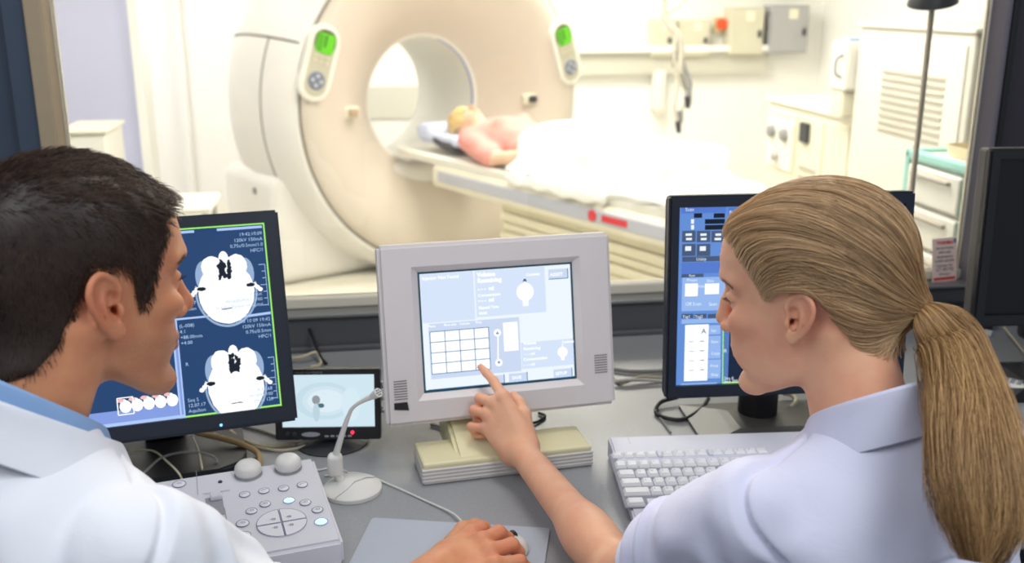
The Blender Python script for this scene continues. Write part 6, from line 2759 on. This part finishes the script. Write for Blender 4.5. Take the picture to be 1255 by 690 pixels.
def collar(name, Fpt, stand, fall, rx, ry, tilt, gap, m, parent, leaf=None, th=.0016, cx=0.0, flare=.012, n=60):
    """shirt collar as a folded band round the neck; Fpt maps (forward, left, up) to world.  Angle 0 at the nape, +-(180-gap) at the throat."""
    prof_n = 13
    rings = []
    for i in range(n + 1):
        a = -PI + R_(gap) + (2 * PI - 2 * R_(gap)) * i / n      # -pi..pi, 0 = nape
        u = abs(a) / PI
        fa = fall * (1 + (leaf or 0) * smoothstep(.55, .92, np.array([u]))[0])
        st = stand * (1 - .28 * u)
        ring = []
        for k in range(prof_n):
            t = k / (prof_n - 1)
            if t < .42:                    # stand going up inside
                s = t / .42
                r, z = 0.0 + .002 * s, st * s
            elif t < .58:                  # roll over
                s = (t - .42) / .16
                r, z = .002 + .0045 * (1 - math.cos(PI * s)) / 2 * 1.4, st + .0035 * math.sin(PI * s)
            else:                          # fall outside
                s = (t - .58) / .42
                r, z = .0083 + (flare * (.6 + .8 * u)) * s ** 1.3 + .002 * math.sin(a * 3 + 1) * s, st - fa * s
            cxr, cyr = -(rx + r) * math.cos(a) + cx, (ry + r) * math.sin(a)
            zz = z + tilt * (cxr - cx) - .012 * u * u
            ring.append(Vector(Fpt(cxr, cyr, zz)))
        rings.append(ring)
    bm = BM()
    vs = [[bm.verts.new(p) for p in r] for r in rings]
    for a, b in zip(vs, vs[1:]):
        for k in range(prof_n - 1):
            bm.faces.new((a[k], b[k], b[k + 1], a[k + 1]))
    bmesh.ops.recalc_face_normals(bm, faces=bm.faces[:])
    bmesh.ops.solidify(bm, geom=bm.faces[:], thickness=th)
    o = obj(name, bm, m, parent, True)
    md = o.modifiers.new('smooth', 'SUBSURF')
    md.levels = md.render_levels = 1
    return o


def wfp(f, l, u):
    return WN + WFWD * f - WR * l + Wdn * u


collar('collar', wfp, .052, .062, .056, .057, -.55, 22, M_LILAC, woman, leaf=.35, cx=.004, flare=.020)

# --- hair ------------------------------------------------------------------
M_BLOND = hair_mat('dark blonde hair', srgb(112, 80, 54), srgb(236, 198, 150), .38)
TIE = np.array((-.112, 0.0, -.017))
HC = np.array((-.010, 0, .045))


def w_hairline(q):
    """positive inside the hair; q in head frame"""
    x, z = q[:, 0], q[:, 2]
    zm = np.interp(x, [-.12, -.08, -.060, -.040, -.026, -.014, .020, .028, .034, .042, .050, .060, .074, .088], [-.075, -.072, -.066, -.040, .000, .026, .026, .018, .014, .020, .042, .064, .086, .097])
    return z - zm


def w_cap(q):
    d = skull_base(q, 1)
    nk = s_cone(q, (-.028, 0, -.035), (-.055, 0, -.14), .050, .052)
    d = smin(d, nk, .025)
    lift = .0055 + .003 * smoothstep(.02, .10, q[:, 2]) + .002 * smoothstep(.0, -.10, q[:, 0])
    d = d - lift
    d = smin(d, s_cone(q, (-.085, 0, .0), tuple(TIE), .03, .014), .03)
    return d


def cap_fn(p):
    q = WF.inv(p)
    d = w_cap(q) + .0035
    m = w_hairline(q)
    d = smax(d, -(m - .006) * .8, .010)
    d = smax(d, -(skull_base(q, 1) + .004), .004)
    return d * WF.s


cap = solid('hair', cap_fn, tuple(WF.o - .2), tuple(WF.o + .2), .0028, M_BLOND, woman)
at = cap.data.attributes.new('strand_tone', 'FLOAT', 'POINT')
at.data.foreach_set('value', np.full(len(cap.data.vertices), .22, np.float32))


def radial(dirs, off):
    """distance from HC along dirs to the hair surface"""
    lo = np.full(len(dirs), .02)
    hi = np.full(len(dirs), .20)
    for _ in range(18):
        m = (lo + hi) / 2
        v = w_cap((HC + dirs * m[:, None]).astype(np.float32)) - off
        lo = np.where(v < 0, m, lo)
        hi = np.where(v < 0, hi, m)
    return (lo + hi) / 2


rs = np.random.RandomState(5)
NS = 9500 if not QUICK else 2200
K = 18
# roots: along the hairline and over the scalp
c = rs.normal(size=(NS * 8, 3))
c /= np.linalg.norm(c, axis=1, keepdims=True)
r0 = radial(c, 0.0)
q0 = HC + c * r0[:, None]
ml = w_hairline(q0.astype(np.float32))
dt = np.linalg.norm(q0 - TIE, axis=1)
side_burn = (q0[:, 0] < .050) & (q0[:, 0] > -.018) & (q0[:, 2] < np.interp(q0[:, 0], [-.024, -.012, .016, .024, .034, .046, .05], [.014, .028, .031, .026, .020, .022, .02]) - .004) & (np.abs(q0[:, 1]) > .03)
keep = (ml > .0) & (dt > .035) & ~side_burn & (rs.rand(len(c)) < np.where(ml < .012, 1.0, .30))
q0, c, ml = q0[keep][:NS], c[keep][:NS], ml[keep][:NS]
d1 = (TIE - HC) / np.linalg.norm(TIE - HC)
om = np.arccos(np.clip(c @ d1, -1, 1))
ts = np.linspace(0, 1, K)
side = np.sign(c[:, 1] + 1e-6)
dirs = (np.sin((1 - ts)[None] * om[:, None])[..., None] * c[:, None] + np.sin(ts[None] * om[:, None])[..., None] * d1) / np.sin(om)[:, None, None]
# from the forehead the hair goes over the crown, never round the face
ctrl = np.stack([-.10 + .5 * c[:, 0], 1.5 * c[:, 1], np.full(len(c), .95)], 1)
bz = ((1 - ts) ** 2)[None, :, None] * c[:, None] + (2 * ts * (1 - ts))[None, :, None] * ctrl[:, None] + (ts ** 2)[None, :, None] * d1
bz /= np.linalg.norm(bz, axis=2, keepdims=True)
wb_ = smoothstep(1.5, 2.2, om)[:, None, None]
dirs = np.where(wb_ > .999, bz, dirs * (1 - wb_) + bz * wb_)
# brushed down a little over the sides before they gather
sag = -.10 * np.sin(PI * ts)[None] * (np.abs(c[:, 1]) ** .7)[:, None] * smoothstep(.35, 1.6, om)[:, None]
wave = .030 * np.sin(ts[None] * rs.uniform(2, 5, len(c))[:, None] + rs.uniform(0, 6, len(c))[:, None]) * np.sin(PI * ts)[None]
dirs[..., 2] += sag + wave * .5
dirs[..., 1] += wave * .5
dirs /= np.linalg.norm(dirs, axis=2, keepdims=True)
clump = np.floor((np.arctan2(c[:, 1], c[:, 2]) + PI) * 17 + 3 * c[:, 0]).astype(int)
ctone = rs.rand(400)
clift = rs.rand(400)
off = (rs.rand(len(c)) ** 1.5 * .0035 + clift[clump % 400] * .003)[:, None] * np.sin(PI * np.clip(ts * .9 + .1, 0, 1))[None] - .004 * (1 - smoothstep(0, .14, ts))[None]
# the hair in front of the ear is drawn over it, not across it
pre = HC + dirs * radial(dirs.reshape(-1, 3), 0).reshape(len(c), K)[..., None]
zl = np.interp(pre[..., 0], [-.068, -.042, -.024, -.012, .016, .024, .034, .046], [-.20, -.020, .014, .028, .031, .026, .014, -.2])
frontal = (q0[:, 0] > -.018)[:, None]
pre[..., 2] = np.where(frontal & (np.abs(pre[..., 1]) > .03), np.maximum(pre[..., 2], zl + .006 * rs.rand(len(c))[:, None]), pre[..., 2])
dirs = pre - HC
dirs /= np.linalg.norm(dirs, axis=2, keepdims=True)
rad_all = radial(dirs.reshape(-1, 3), 0).reshape(len(c), K) + off
P_ = HC + dirs * rad_all[..., None]
tone = np.clip(.24 + .55 * ctone[clump % 400] + .42 * (rs.rand(len(c)) - .4) + .20 * (ml < .02), 0, 1)
strands('combed_hair', WF.out(P_.reshape(-1, 3)).reshape(len(c), K, 3), tone, rs.uniform(.00024, .00052, len(c)), M_BLOND, woman, .8)
# loose short wisps over the temple and nape
# hair tie
bm = BM()
tdir = np.array((-.9, 0, -.3))
tw = WF.out(TIE + np.array((-.004, 0, 0)))
ring_n = Vector(WF.R @ (tdir / np.linalg.norm(tdir)))
Q = Matrix.Translation(tw) @ ring_n.to_track_quat('Z', 'Y').to_matrix().to_4x4()
tube(bm, [Q @ Vector((.0135 * math.cos(a), .0135 * math.sin(a), .001 * math.sin(3 * a))) for a in [2 * PI * k / 24 for k in range(25)]], .003, 8)
obj('hair_tie', bm, mat('brown elastic', srgb(120, 70, 36), 0.6), woman, True)
# ponytail: centre line read from the photograph
tail = smooth_path([tuple(tw), at_y(1146, 392, tw[1] - .025), at_y(1166, 422, .985), at_y(1184, 475, .925), at_y(1196, 540, .865), at_y(1203, 605, .828), at_y(1205, 650, .808), at_y(1202, 690, .795)], 6)
tail = np.array([tuple(v) for v in tail])
KT = len(tail)
tt = np.linspace(0, 1, KT)
width = np.interp(tt, [0, .05, .14, .3, .5, .7, .85, 1.0], [.010, .013, .026, .040, .046, .045, .036, .020])
tan = np.gradient(tail, axis=0)
tan /= np.linalg.norm(tan, axis=1, keepdims=True)
sx = np.cross(tan, np.array((0, -1, .3)))
sx /= np.linalg.norm(sx, axis=1, keepdims=True)
sy = np.cross(tan, sx)
NT = 8000 if not QUICK else 2400
an = rs.rand(NT) * 2 * PI
rr = np.sqrt(rs.rand(NT))
cl = rs.randint(0, 90, NT)
ca, cr_ = rs.rand(90) * 2 * PI, np.sqrt(rs.rand(90))
mixc = np.clip(tt * 1.2, 0, .72)[None]
ux = (rr * np.cos(an))[:, None] * (1 - mixc) + (cr_ * np.cos(ca))[cl][:, None] * mixc + .10 * mixc * rs.normal(size=(NT, 1))
uy = (rr * np.sin(an))[:, None] * (1 - mixc) + (cr_ * np.sin(ca))[cl][:, None] * mixc + .10 * mixc * rs.normal(size=(NT, 1))
bend = .34 * np.sin(tt[None] * rs.uniform(3, 7, 90)[cl][:, None] + rs.rand(90)[cl][:, None] * 6) * tt[None]
wv = .08 * np.sin(tt[None] * rs.uniform(4, 12, NT)[:, None] + rs.rand(NT)[:, None] * 6) * tt[None]
P_ = tail[None] + sx[None] * ((ux + bend + wv) * width[None])[..., None] + sy[None] * ((uy + wv) * width[None] * .62)[..., None]
end = np.clip(rs.normal(.87, .08, 90)[cl] + rs.normal(0, .04, NT), .45, 1.0)
fi = np.clip(tt[None] * end[:, None], 0, 1) * (KT - 1)
i0 = np.floor(fi).astype(int)
i1 = np.minimum(i0 + 1, KT - 1)
w_ = (fi - i0)[..., None]
P_ = np.take_along_axis(P_, i0[..., None].repeat(3, 2), 1) * (1 - w_) + np.take_along_axis(P_, i1[..., None].repeat(3, 2), 1) * w_
tone = np.clip(.16 + .66 * rs.rand(90)[cl] + .35 * (rs.rand(NT) - .45), 0, 1)
M_TAIL = hair_mat('golden blonde hair', srgb(110, 72, 40), srgb(232, 188, 130), .38)
strands('ponytail', P_, tone, rs.uniform(.00028, .0006, NT), M_TAIL, woman, .35)
# --- trousers and stool
M_TROU = cloth_mat('dark trousers', srgb(60, 64, 78))
def w_trou(p):
    pel = WN + np.array((0, 0, -.52)) - WFWD * .10
    d = s_ell(p, tuple(pel + np.array((0, 0, -.02))), (.125, .185, .11), Rt_w)
    for s in (-1, 1):
        hip = pel + WR * (s * .09)
        kn = hip + WFWD * .42 + np.array((0, 0, -.03))
        an = kn + np.array((0, 0, -.37)) - WFWD * .036
        d = smin(d, s_chain(p, [tuple(hip), tuple(kn), tuple(an)], [.096, .07, .056], .03), .04)
    return d + .004 * wob(p, 40, 31)
solid('trousers', w_trou, (-.1, .55, .08), (.75, 1.6, .75), .007, M_TROU, woman)
for s in (-1, 1):
    pel = WN + np.array((0, 0, -.52)) - WFWD * .10
    kn = pel + WR * (s * .09) + WFWD * .42 + np.array((0, 0, -.03))
    an = kn + np.array((0, 0, -.41)) - WFWD * .04
    def shoe(p, an=an):
        d = smin(s_cone(p, tuple(an + np.array((0, 0, -.04)) - WFWD * .02), tuple(an + WFWD * .15 + np.array((0, 0, -.055))), .046, .036), s_cone(p, tuple(an), tuple(an + np.array((0, 0, -.04))), .042, .044), .03)
        return smax(d, .004 - p[:, 2], .006)
    solid('shoe', shoe, tuple(an - .25), tuple(an + .25), .006, M_BLACK, woman)
for o in list(woman.children):
    def mv(o):
        o.data.transform(woman_inv)
        for c_ in o.children:
            mv(c_)
    mv(o)


def stool(loc, rz, label):
    e = empty('swivel_stool', (loc[0], loc[1], 0), rz, label, 'stool', 'stools at the desk')
    bm = BM()
    lathe(bm, [(0, .340), (.17, .340), (.19, .355), (.19, .380), (.17, .394), (0, .397)], 36)
    obj('seat', bm, mat('navy vinyl', srgb(44, 52, 72), 0.5), e, True)
    bm = BM()
    cyl(bm, (0, 0, .08), (0, 0, .345), .026, 18)
    obj('column', bm, M_STEEL, e, True)
    for k in range(5):
        a = 2 * PI * k / 5
        bm = BM()
        tube(bm, [(0, 0, .10), (.15 * math.cos(a), .15 * math.sin(a), .085), (.27 * math.cos(a), .27 * math.sin(a), .068)], .018, 10)
        lg = obj('leg', bm, M_BLACK, e, True)
        bm = BM()
        cyl(bm, (.26 * math.cos(a), .26 * math.sin(a) - .012, .026), (.26 * math.cos(a), .26 * math.sin(a) + .012, .026), .025, 16)
        obj('caster', bm, M_BLACK, lg, True)
    return e


stool(tuple(WN - WFWD * .12), 0.3, 'round navy stool under the person with the blonde ponytail')
# ================================================================== the man
MFr = Frame((-.448, .991, 1.221), 44.7, 9.9, -5.8, 1.03)
MRr = np.array((.816, -.58, 0.0))
MRr /= np.linalg.norm(MRr)
MN = np.array((-.492, .925, 1.095))
MFWD = np.array((-MRr[1], MRr[0], 0))
MSR = MN + MRr * .170 + np.array((0, 0, -.085))
MSL = MN - MRr * .178 + np.array((0, 0, -.055))
M_EL = np.array((-.205, .95, .80))
Rt_m = np.stack([MFWD, -MRr, np.array((0, 0, 1.0))], 1)
UPV = np.array((0, 0, 1.0))


def mz(px, py, h):
    return tuple(at_z(px, py, DESK_Z + .003 + h))


m_wr = [mz(548, 676, .034), mz(548, 706, .028)]
m_mcp = [mz(578, 655, .046), mz(591, 664, .049), mz(600, 676, .046), mz(606, 692, .040)]
m_fin = [[mz(589, 648, .048), mz(600, 654, .032), mz(604, 660, .022)],
         [mz(611, 653, .049), mz(622, 660, .034), mz(627, 668, .023)],
         [mz(627, 668, .045), mz(635, 676, .032), mz(638, 684, .022)],
         [mz(637, 688, .036), mz(644, 695, .025), mz(646, 701, .017)]]
m_rad = [[.0118, .0104, .0090, .0080], [.0120, .0106, .0092, .0080], [.0115, .0102, .0088, .0078], [.0105, .0090, .0080, .0070]]
m_thumb = [(mz(556, 668, .026), .0165), (mz(568, 650, .022), .0125), (mz(582, 645, .018), .0105), (mz(594, 646, .014), .0092)]
wrm = (np.array(m_wr[0]) + np.array(m_wr[1])) / 2


M_COAT = cloth_mat('white coat cotton', srgb(238, 239, 244))
M_BLUE = cloth_mat('light blue cotton', srgb(150, 184, 226))


def m_coat(p, shut=False):
    L = (p - MN.astype(np.float32)) @ Rt_m.astype(np.float32)
    d = s_chain(L, [(0.0, .178, -.058), (-.012, 0, -.050), (0, -.170, -.090)], [.066, .074, .062], .03)
    d = smin(d, s_cone(L, (-.014, 0, -.01), (-.012, 0, -.06), .072, .085), .04)
    d = smin(d, s_ell(L, (-.018, 0, -.25), (.135, .19, .22)), .06)
    d = smin(d, s_ell(L, (-.05, 0, -.44), (.13, .18, .26)), .08)
    d = smin(d, s_ell(L, (-.10, 0, -.56), (.15, .20, .12)), .06)
    d = smin(d, s_ell(L, (-.065, -.09, -.13), (.055, .08, .11)), .05)
    d = smin(d, s_ell(L, (-.065, .09, -.13), (.055, .08, .11)), .05)
    f = .0060 * np.sin(L[:, 1] * 50 + 3 * np.sin(L[:, 2] * 9) + 16 * L[:, 0]) * smoothstep(-.06, -.18, L[:, 2])
    f = f + .0050 * wob(L, 32, 41) + .0020 * wob(L, 80, 42)
    f = f + .0060 * np.sin((L[:, 2] * .9 - L[:, 1] * .9) * 75 + 2 * np.sin(L[:, 1] * 22)) * gauss(L, (-.03, -.13, -.09), .09)
    d = d + f
    S = (MSR - MN) @ Rt_m
    E = (M_EL - MN) @ Rt_m
    W = (wrm - MN) @ Rt_m
    ax = (E - S) / np.linalg.norm(E - S)
    t = (L - A3(*S)) @ ax.astype(np.float32)
    rad_ = L - A3(*S)
    sl = s_chain(L, [tuple(S), tuple((S + E) / 2 + np.array((-.006, 0, -.006))), tuple(E), tuple(E * .75 + W * .25), tuple(E * .52 + W * .48)], [.070, .064, .058, .052, .047], .03)
    sl = sl + .0065 * np.sin(t * 70 + 2.6 * np.sin(rad_[:, 0] * 34 + rad_[:, 1] * 22)) * smoothstep(-.02, .06, t) + .0035 * wob(L, 44, 45) + .0012 * wob(L, 100, 46)
    cut = t + .020 + .16 * (L[:, 2] - S[2])
    sl = smax(sl - .0040 * smoothstep(.0, .007, cut), -(t + .075), .012)
    d = smin(d, sl, .012)
    d = d + .0065 * np.exp(-(cut / .0038) ** 2) * (np.abs(L[:, 1] - S[1]) < .10)
    S2 = (MSL - MN) @ Rt_m
    E2 = (MSL - MFWD * .07 - MRr * .045 - UPV * .29 - MN) @ Rt_m
    H2 = E2 + np.array((.14, -.19, -.04)) * .75
    d = smin(d, s_chain(L, [tuple(S2), tuple(E2), tuple(H2)], [.074, .064, .048], .03) + .003 * wob(L, 50, 47), .02)
    d = smax(d, -s_cone(L, (.05, 0, .12), (.006, 0, -.01), .072, .060), .006)
    if shut:
        return d
    d = smax(d, -smax(np.abs(L[:, 1]) - .016 - .25 * np.maximum(0, L[:, 2] + .22), .05 - L[:, 0], .01), .01)       # open front
    return d


def m_body(p):
    q = MFr.inv(p)
    hm = (q[:, 2] > -.25) & (vlen(q) < .36)
    d = (vlen(p - MFr.o.astype(np.float32)) - .16)
    if hm.any():
        d[hm] = head_sdf(q[hm], 0) * MFr.s
    d = smin(d, s_cone(p, MFr.pt(-.028, 0, -.03), tuple(MN - MFWD * .022 + UPV * -.03), .060, .056), .024)
    for s in (-1, 1):
        d = smin(d, s_cone(p, MFr.pt(-.020, s * .054, -.03), tuple(MN + MFWD * .012 + MRr * (-s * .012) - UPV * .040), .014, .010), .024)
    neck = d
    d = s_chain(p, [tuple(MSL), tuple(MN - UPV * .05 - MFWD * .01), tuple(MSR)], [.052, .066, .052], .03)
    ch = MN - UPV * .24 - MFWD * .015
    d = smin(d, s_ell(p, tuple(ch), (.115, .18, .22), Rt_m), .06)
    pel = MN - UPV * .54 - MFWD * .10
    d = smin(d, s_ell(p, tuple((ch + pel) / 2), (.11, .155, .24), Rt_m), .06)
    d = smin(d, s_ell(p, tuple(pel), (.12, .175, .11), Rt_m), .06)
    for s in (-1, 1):
        hip = pel + MRr * (s * .095)
        kn = hip + MFWD * .44 - UPV * .02
        an = kn - UPV * .43 - MFWD * .04
        d = smin(d, s_chain(p, [tuple(hip), tuple(kn), tuple(an)], [.088, .062, .044], .03), .05)
        d = smin(d, s_cone(p, tuple(an - UPV * .04), tuple(an + MFWD * .14 - UPV * .05), .036, .028), .03)
    el = MSL - MFWD * .07 - MRr * .045 - UPV * .29
    hl = el + MFWD * .14 + MRr * .19 - UPV * .04
    d = smin(d, s_chain(p, [tuple(MSL), tuple(el), tuple(hl)], [.054, .044, .029], .02), .03)
    d = smin(d, s_ell(p, tuple(hl + MFWD * .055), (.065, .044, .022), Rt_m), .02)
    for f in range(4):
        b = hl + MFWD * .105 + MRr * (.03 - .02 * f)
        d = smin(d, s_chain(p, [tuple(b), tuple(b + MFWD * .04 + UPV * .004), tuple(b + MFWD * .07 - UPV * .008)], [.0105, .009, .0075], .003), .006)
    d = smin(d, s_chain(p, [tuple(hl + MFWD * .03 + MRr * .035), tuple(hl + MFWD * .08 + MRr * .062), tuple(hl + MFWD * .108 + MRr * .058)], [.015, .011, .009], .004), .01)
    d = smin(d, s_chain(p, [tuple(MSR), tuple(M_EL)], [.044, .040], .02), .03)
    far_hand = d
    d = smax(d, np.where(d < .03, m_coat(p, True), -1) + .009, .004)
    d = np.where(vlen(p - hl.astype(np.float32)) < .17, np.minimum(far_hand, 9), d)
    d = smin(neck, d, .012)
    d = smin(d, s_chain(p, [tuple(M_EL), tuple(M_EL * .6 + wrm * .4), tuple(wrm)], [.038, .039, .028], .02), .02)
    hmk = vlen(p - A3(*mz(598, 670, .03))) < .16
    if hmk.any():
        h = hand_sdf(p[hmk], m_wr, m_mcp, m_fin, m_rad, m_thumb, .012, UPV)
        d[hmk] = smin(d[hmk], h, .014)
    return d


M_SKINM = skin_mat('tanned skin', srgb(220, 154, 112), srgb(204, 118, 88), srgb(176, 100, 92), stubble=srgb(92, 70, 60))
man = empty('person', (MN[0], MN[1], 0), 0, 'dark haired person in white coat over blue shirt, hand on mouse', 'person')
man_inv = Matrix.Translation((-MN[0], -MN[1], 0))
mb = solid('body', m_body, (-.92, .45, .0), (.18, 1.62, 1.44), HI, M_SKINM, man)


def mzn(p):
    q = MFr.inv(p)
    z = np.zeros((len(p), 3), np.float32)
    far = vlen(q) < .2
    red = gauss(q, (.11, 0, -.012), .02) * .6
    for s in (-1, 1):
        red = red + .7 * gauss(q, (-.015, s * .085, 0), .03) + .3 * gauss(q, (.07, s * .045, -.012), .03)
    z[:, 0] = np.where(far, red, 0)
    for m in m_mcp + [f[0] for f in m_fin]:
        z[:, 0] += .7 * gauss(p, m, .014)
    z[:, 1] = np.where(far, np.clip(1.6 * np.exp(-((q[:, 2] + .0512) / .0075) ** 2 - (q[:, 1] / .022) ** 2) * smoothstep(.090, .098, q[:, 0]), 0, 1) * .7, 0)
    be = smoothstep(-.025, -.05, q[:, 2] - .25 * np.maximum(0, .05 - q[:, 0]) * 0) * smoothstep(-.01, .02, q[:, 0])
    z[:, 2] = np.where(far, be * .55, 0)
    return np.clip(z, 0, 1)


zone(mb, mzn)
M_BROWN = hair_mat('dark brown hair', srgb(38, 26, 20), srgb(112, 80, 58), .48)
eyes(MFr, man, mat('blue grey iris', srgb(84, 100, 118), 0.2), (1, .0, -.1))
brow_lash(MFr, man, M_BROWN, .004, 260, 4, 0)
for i in range(4):
    a, b = np.array(m_fin[i][1]), np.array(m_fin[i][2])
    td = b - a
    nn = np.array((.7, .1, .7))
    nail('fingernail', b + nn / np.linalg.norm(nn) * (m_rad[i][3] * .93), td, nn, .011, .011, mat('nail tan', srgb(206, 150, 130), 0.3), man)

# --- hair -----------------------------------------------------------------
def m_hairline(q):
    x, z = q[:, 0], q[:, 2]
    zm = np.interp(x, [-.12, -.09, -.065, -.044, -.032, -.024, .008, .017, .024, .028, .042, .046, .052, .060, .068, .078], [-.085, -.085, -.075, -.050, -.010, .024, .027, .022, .0, -.013, -.012, .024, .046, .074, .096, .112])
    return z - zm


def m_scalp(q):
    d = skull_base(q, 0)
    nk = s_cone(q, (-.028, 0, -.03), (-.06, 0, -.15), .059, .062)
    return smin(d, nk, .024)


def m_cap(p):
    q = MFr.inv(p)
    d = m_scalp(q) - .003 - .002 * smoothstep(.04, .11, q[:, 2])
    d = smax(d, -(m_hairline(q) - .006) * .8, .010)
    d = smax(d, -(m_scalp(q) + .004), .004)
    return d * MFr.s


cap = solid('hair', m_cap, tuple(MFr.o - .22), tuple(MFr.o + .22), .003, M_BROWN, man)
at = cap.data.attributes.new('strand_tone', 'FLOAT', 'POINT')
at.data.foreach_set('value', np.full(len(cap.data.vertices), .05, np.float32))
rs = np.random.RandomState(12)
NM = 15000 if not QUICK else 6000
c = rs.normal(size=(NM * 4, 3))
c /= np.linalg.norm(c, axis=1, keepdims=True)
lo = np.full(len(c), .02)
hi = np.full(len(c), .22)
for _ in range(18):
    m_ = (lo + hi) / 2
    v = m_scalp((HC + c * m_[:, None]).astype(np.float32))
    lo = np.where(v < 0, m_, lo)
    hi = np.where(v < 0, hi, m_)
q0 = HC + c * lo[:, None]
ml = m_hairline(q0.astype(np.float32))
keep = (ml > 0) & (rs.rand(len(ml)) < smoothstep(-.002, .009, ml))
q0, ml = q0[keep][:NM], ml[keep][:NM]
e_ = 1e-3
nrm = np.stack([m_scalp((q0 + np.eye(3)[k] * e_).astype(np.float32)) - m_scalp((q0 - np.eye(3)[k] * e_).astype(np.float32)) for k in range(3)], 1)
nrm /= np.linalg.norm(nrm, axis=1, keepdims=True)
top = smoothstep(.055, .105, q0[:, 2])
front = smoothstep(.03, .085, q0[:, 0]) * top
back = smoothstep(-.02, -.09, q0[:, 0]) * (1 - top)
flow = np.stack([.55 + .6 * top - .45 * back, -.10 * np.ones(len(q0)) - .45 * top, -.75 * (1 - top) + .20 * top + 1.0 * front], 1)
clump = (np.floor(q0[:, 0] * 130 + 1.2 * np.sin(q0[:, 1] * 90)) * 37 + np.floor(q0[:, 1] * 130 + 1.2 * np.sin(q0[:, 2] * 90)) * 101 + np.floor(q0[:, 2] * 130) * 17).astype(int) % 997
cj = rs.normal(size=(997, 3)) * .20
flow = flow + cj[clump] + rs.normal(size=flow.shape) * .12
flow = flow - nrm * (flow * nrm).sum(1, keepdims=True)
flow /= np.linalg.norm(flow, axis=1, keepdims=True)
length = (.010 + .013 * top + .010 * front) * (.35 + .65 * smoothstep(0, .03, ml)) * rs.uniform(.75, 1.15, len(q0))
lift = (.30 + .02 * top + .10 * front)
KM = 6
u = np.linspace(0, 1, KM)
P_ = q0[:, None] + (length[:, None] * u)[..., None] * flow[:, None] + (length * lift)[:, None, None] * (np.sin(u * 1.7) * 1.0)[None, :, None] * nrm[:, None]
P_[..., 2] -= (.004 * (1 - top)[:, None] * u ** 2)
# keep tips off the scalp
flatP = P_.reshape(-1, 3)
dd = m_scalp(flatP.astype(np.float32))
push = np.maximum(0, .0035 - dd).reshape(len(q0), KM) * (u > .1)
P_ = P_ + nrm[:, None] * push[..., None]
P_ -= nrm[:, None] * .002 * (1 - u)[None, :, None]
tone = np.clip(.10 + .35 * rs.rand(997)[clump] + .35 * (rs.rand(len(q0)) - .5) + .10 * (ml < .02), 0, 1)
strands('cropped_hair', MFr.out(P_.reshape(-1, 3)).reshape(len(q0), KM, 3), tone, rs.uniform(.00035, .0006, len(q0)), M_BROWN, man, .3)

# --- white coat ------------------------------------------------------------
coat = solid('coat', m_coat, (-.95, .45, .40), (.16, 1.45, 1.24), HI, M_COAT, man, 1)


def m_shirt(p):
    L = (p - MN.astype(np.float32)) @ Rt_m.astype(np.float32)
    d = s_chain(L, [(0.0, .16, -.062), (-.012, 0, -.05), (0, -.16, -.062)], [.058, .070, .058], .03)
    d = smin(d, s_ell(L, (-.012, 0, -.24), (.128, .185, .22)), .06)
    d = smin(d, s_ell(L, (-.05, 0, -.44), (.122, .165, .25)), .08)
    d = smax(d, -s_cone(L, (.03, 0, .10), (.0, 0, -.02), .075, .060), .006)
    return smax(d + .0025 * wob(L, 40, 51), m_coat(p, True) + .006, .004)


solid('shirt', m_shirt, (-.9, .5, .42), (0.0, 1.3, 1.2), .006, M_BLUE, man)


def mfp(f, l, u):
    return MN + MFWD * f - MRr * l + UPV * u


collar('shirt_collar', mfp, .054, .045, .066, .066, -.70, 16, M_BLUE, man, leaf=.3, cx=.004, flare=.010)
collar('coat_collar', mfp, .034, .062, .080, .080, -.66, 34, M_COAT, man, leaf=.6, cx=.004, flare=.030, th=.0025)
def m_trou(p):
    pel = MN - UPV * .54 - MFWD * .10
    d = s_ell(p, tuple(pel - UPV * .02), (.13, .185, .115), Rt_m)
    for s in (-1, 1):
        hip = pel + MRr * (s * .095)
        kn = hip + MFWD * .44 - UPV * .02
        an = kn - UPV * .39 - MFWD * .036
        d = smin(d, s_chain(p, [tuple(hip), tuple(kn), tuple(an)], [.10, .074, .06], .03), .04)
    return d + .004 * wob(p, 40, 61)
solid('trousers', m_trou, (-.95, .45, .06), (.1, 1.6, .75), .007, M_TROU, man)
for s in (-1, 1):
    pel = MN - UPV * .54 - MFWD * .10
    an = pel + MRr * (s * .095) + MFWD * .40 - UPV * .45
    def shoe2(p, an=an):
        d = smin(s_cone(p, tuple(an - UPV * .04 - MFWD * .02), tuple(an + MFWD * .16 - UPV * .055), .048, .038), s_cone(p, tuple(an), tuple(an - UPV * .04), .044, .046), .03)
        return smax(d, .004 - p[:, 2], .006)
    solid('shoe', shoe2, tuple(an - .26), tuple(an + .26), .006, M_BLACK, man)
for o in list(man.children):
    def mv2(o):
        o.data.transform(man_inv)
        for c_ in o.children:
            mv2(c_)
    mv2(o)
stool(tuple(MN - MFWD * .12), 0.1, 'round navy stool under the person with dark cropped hair')
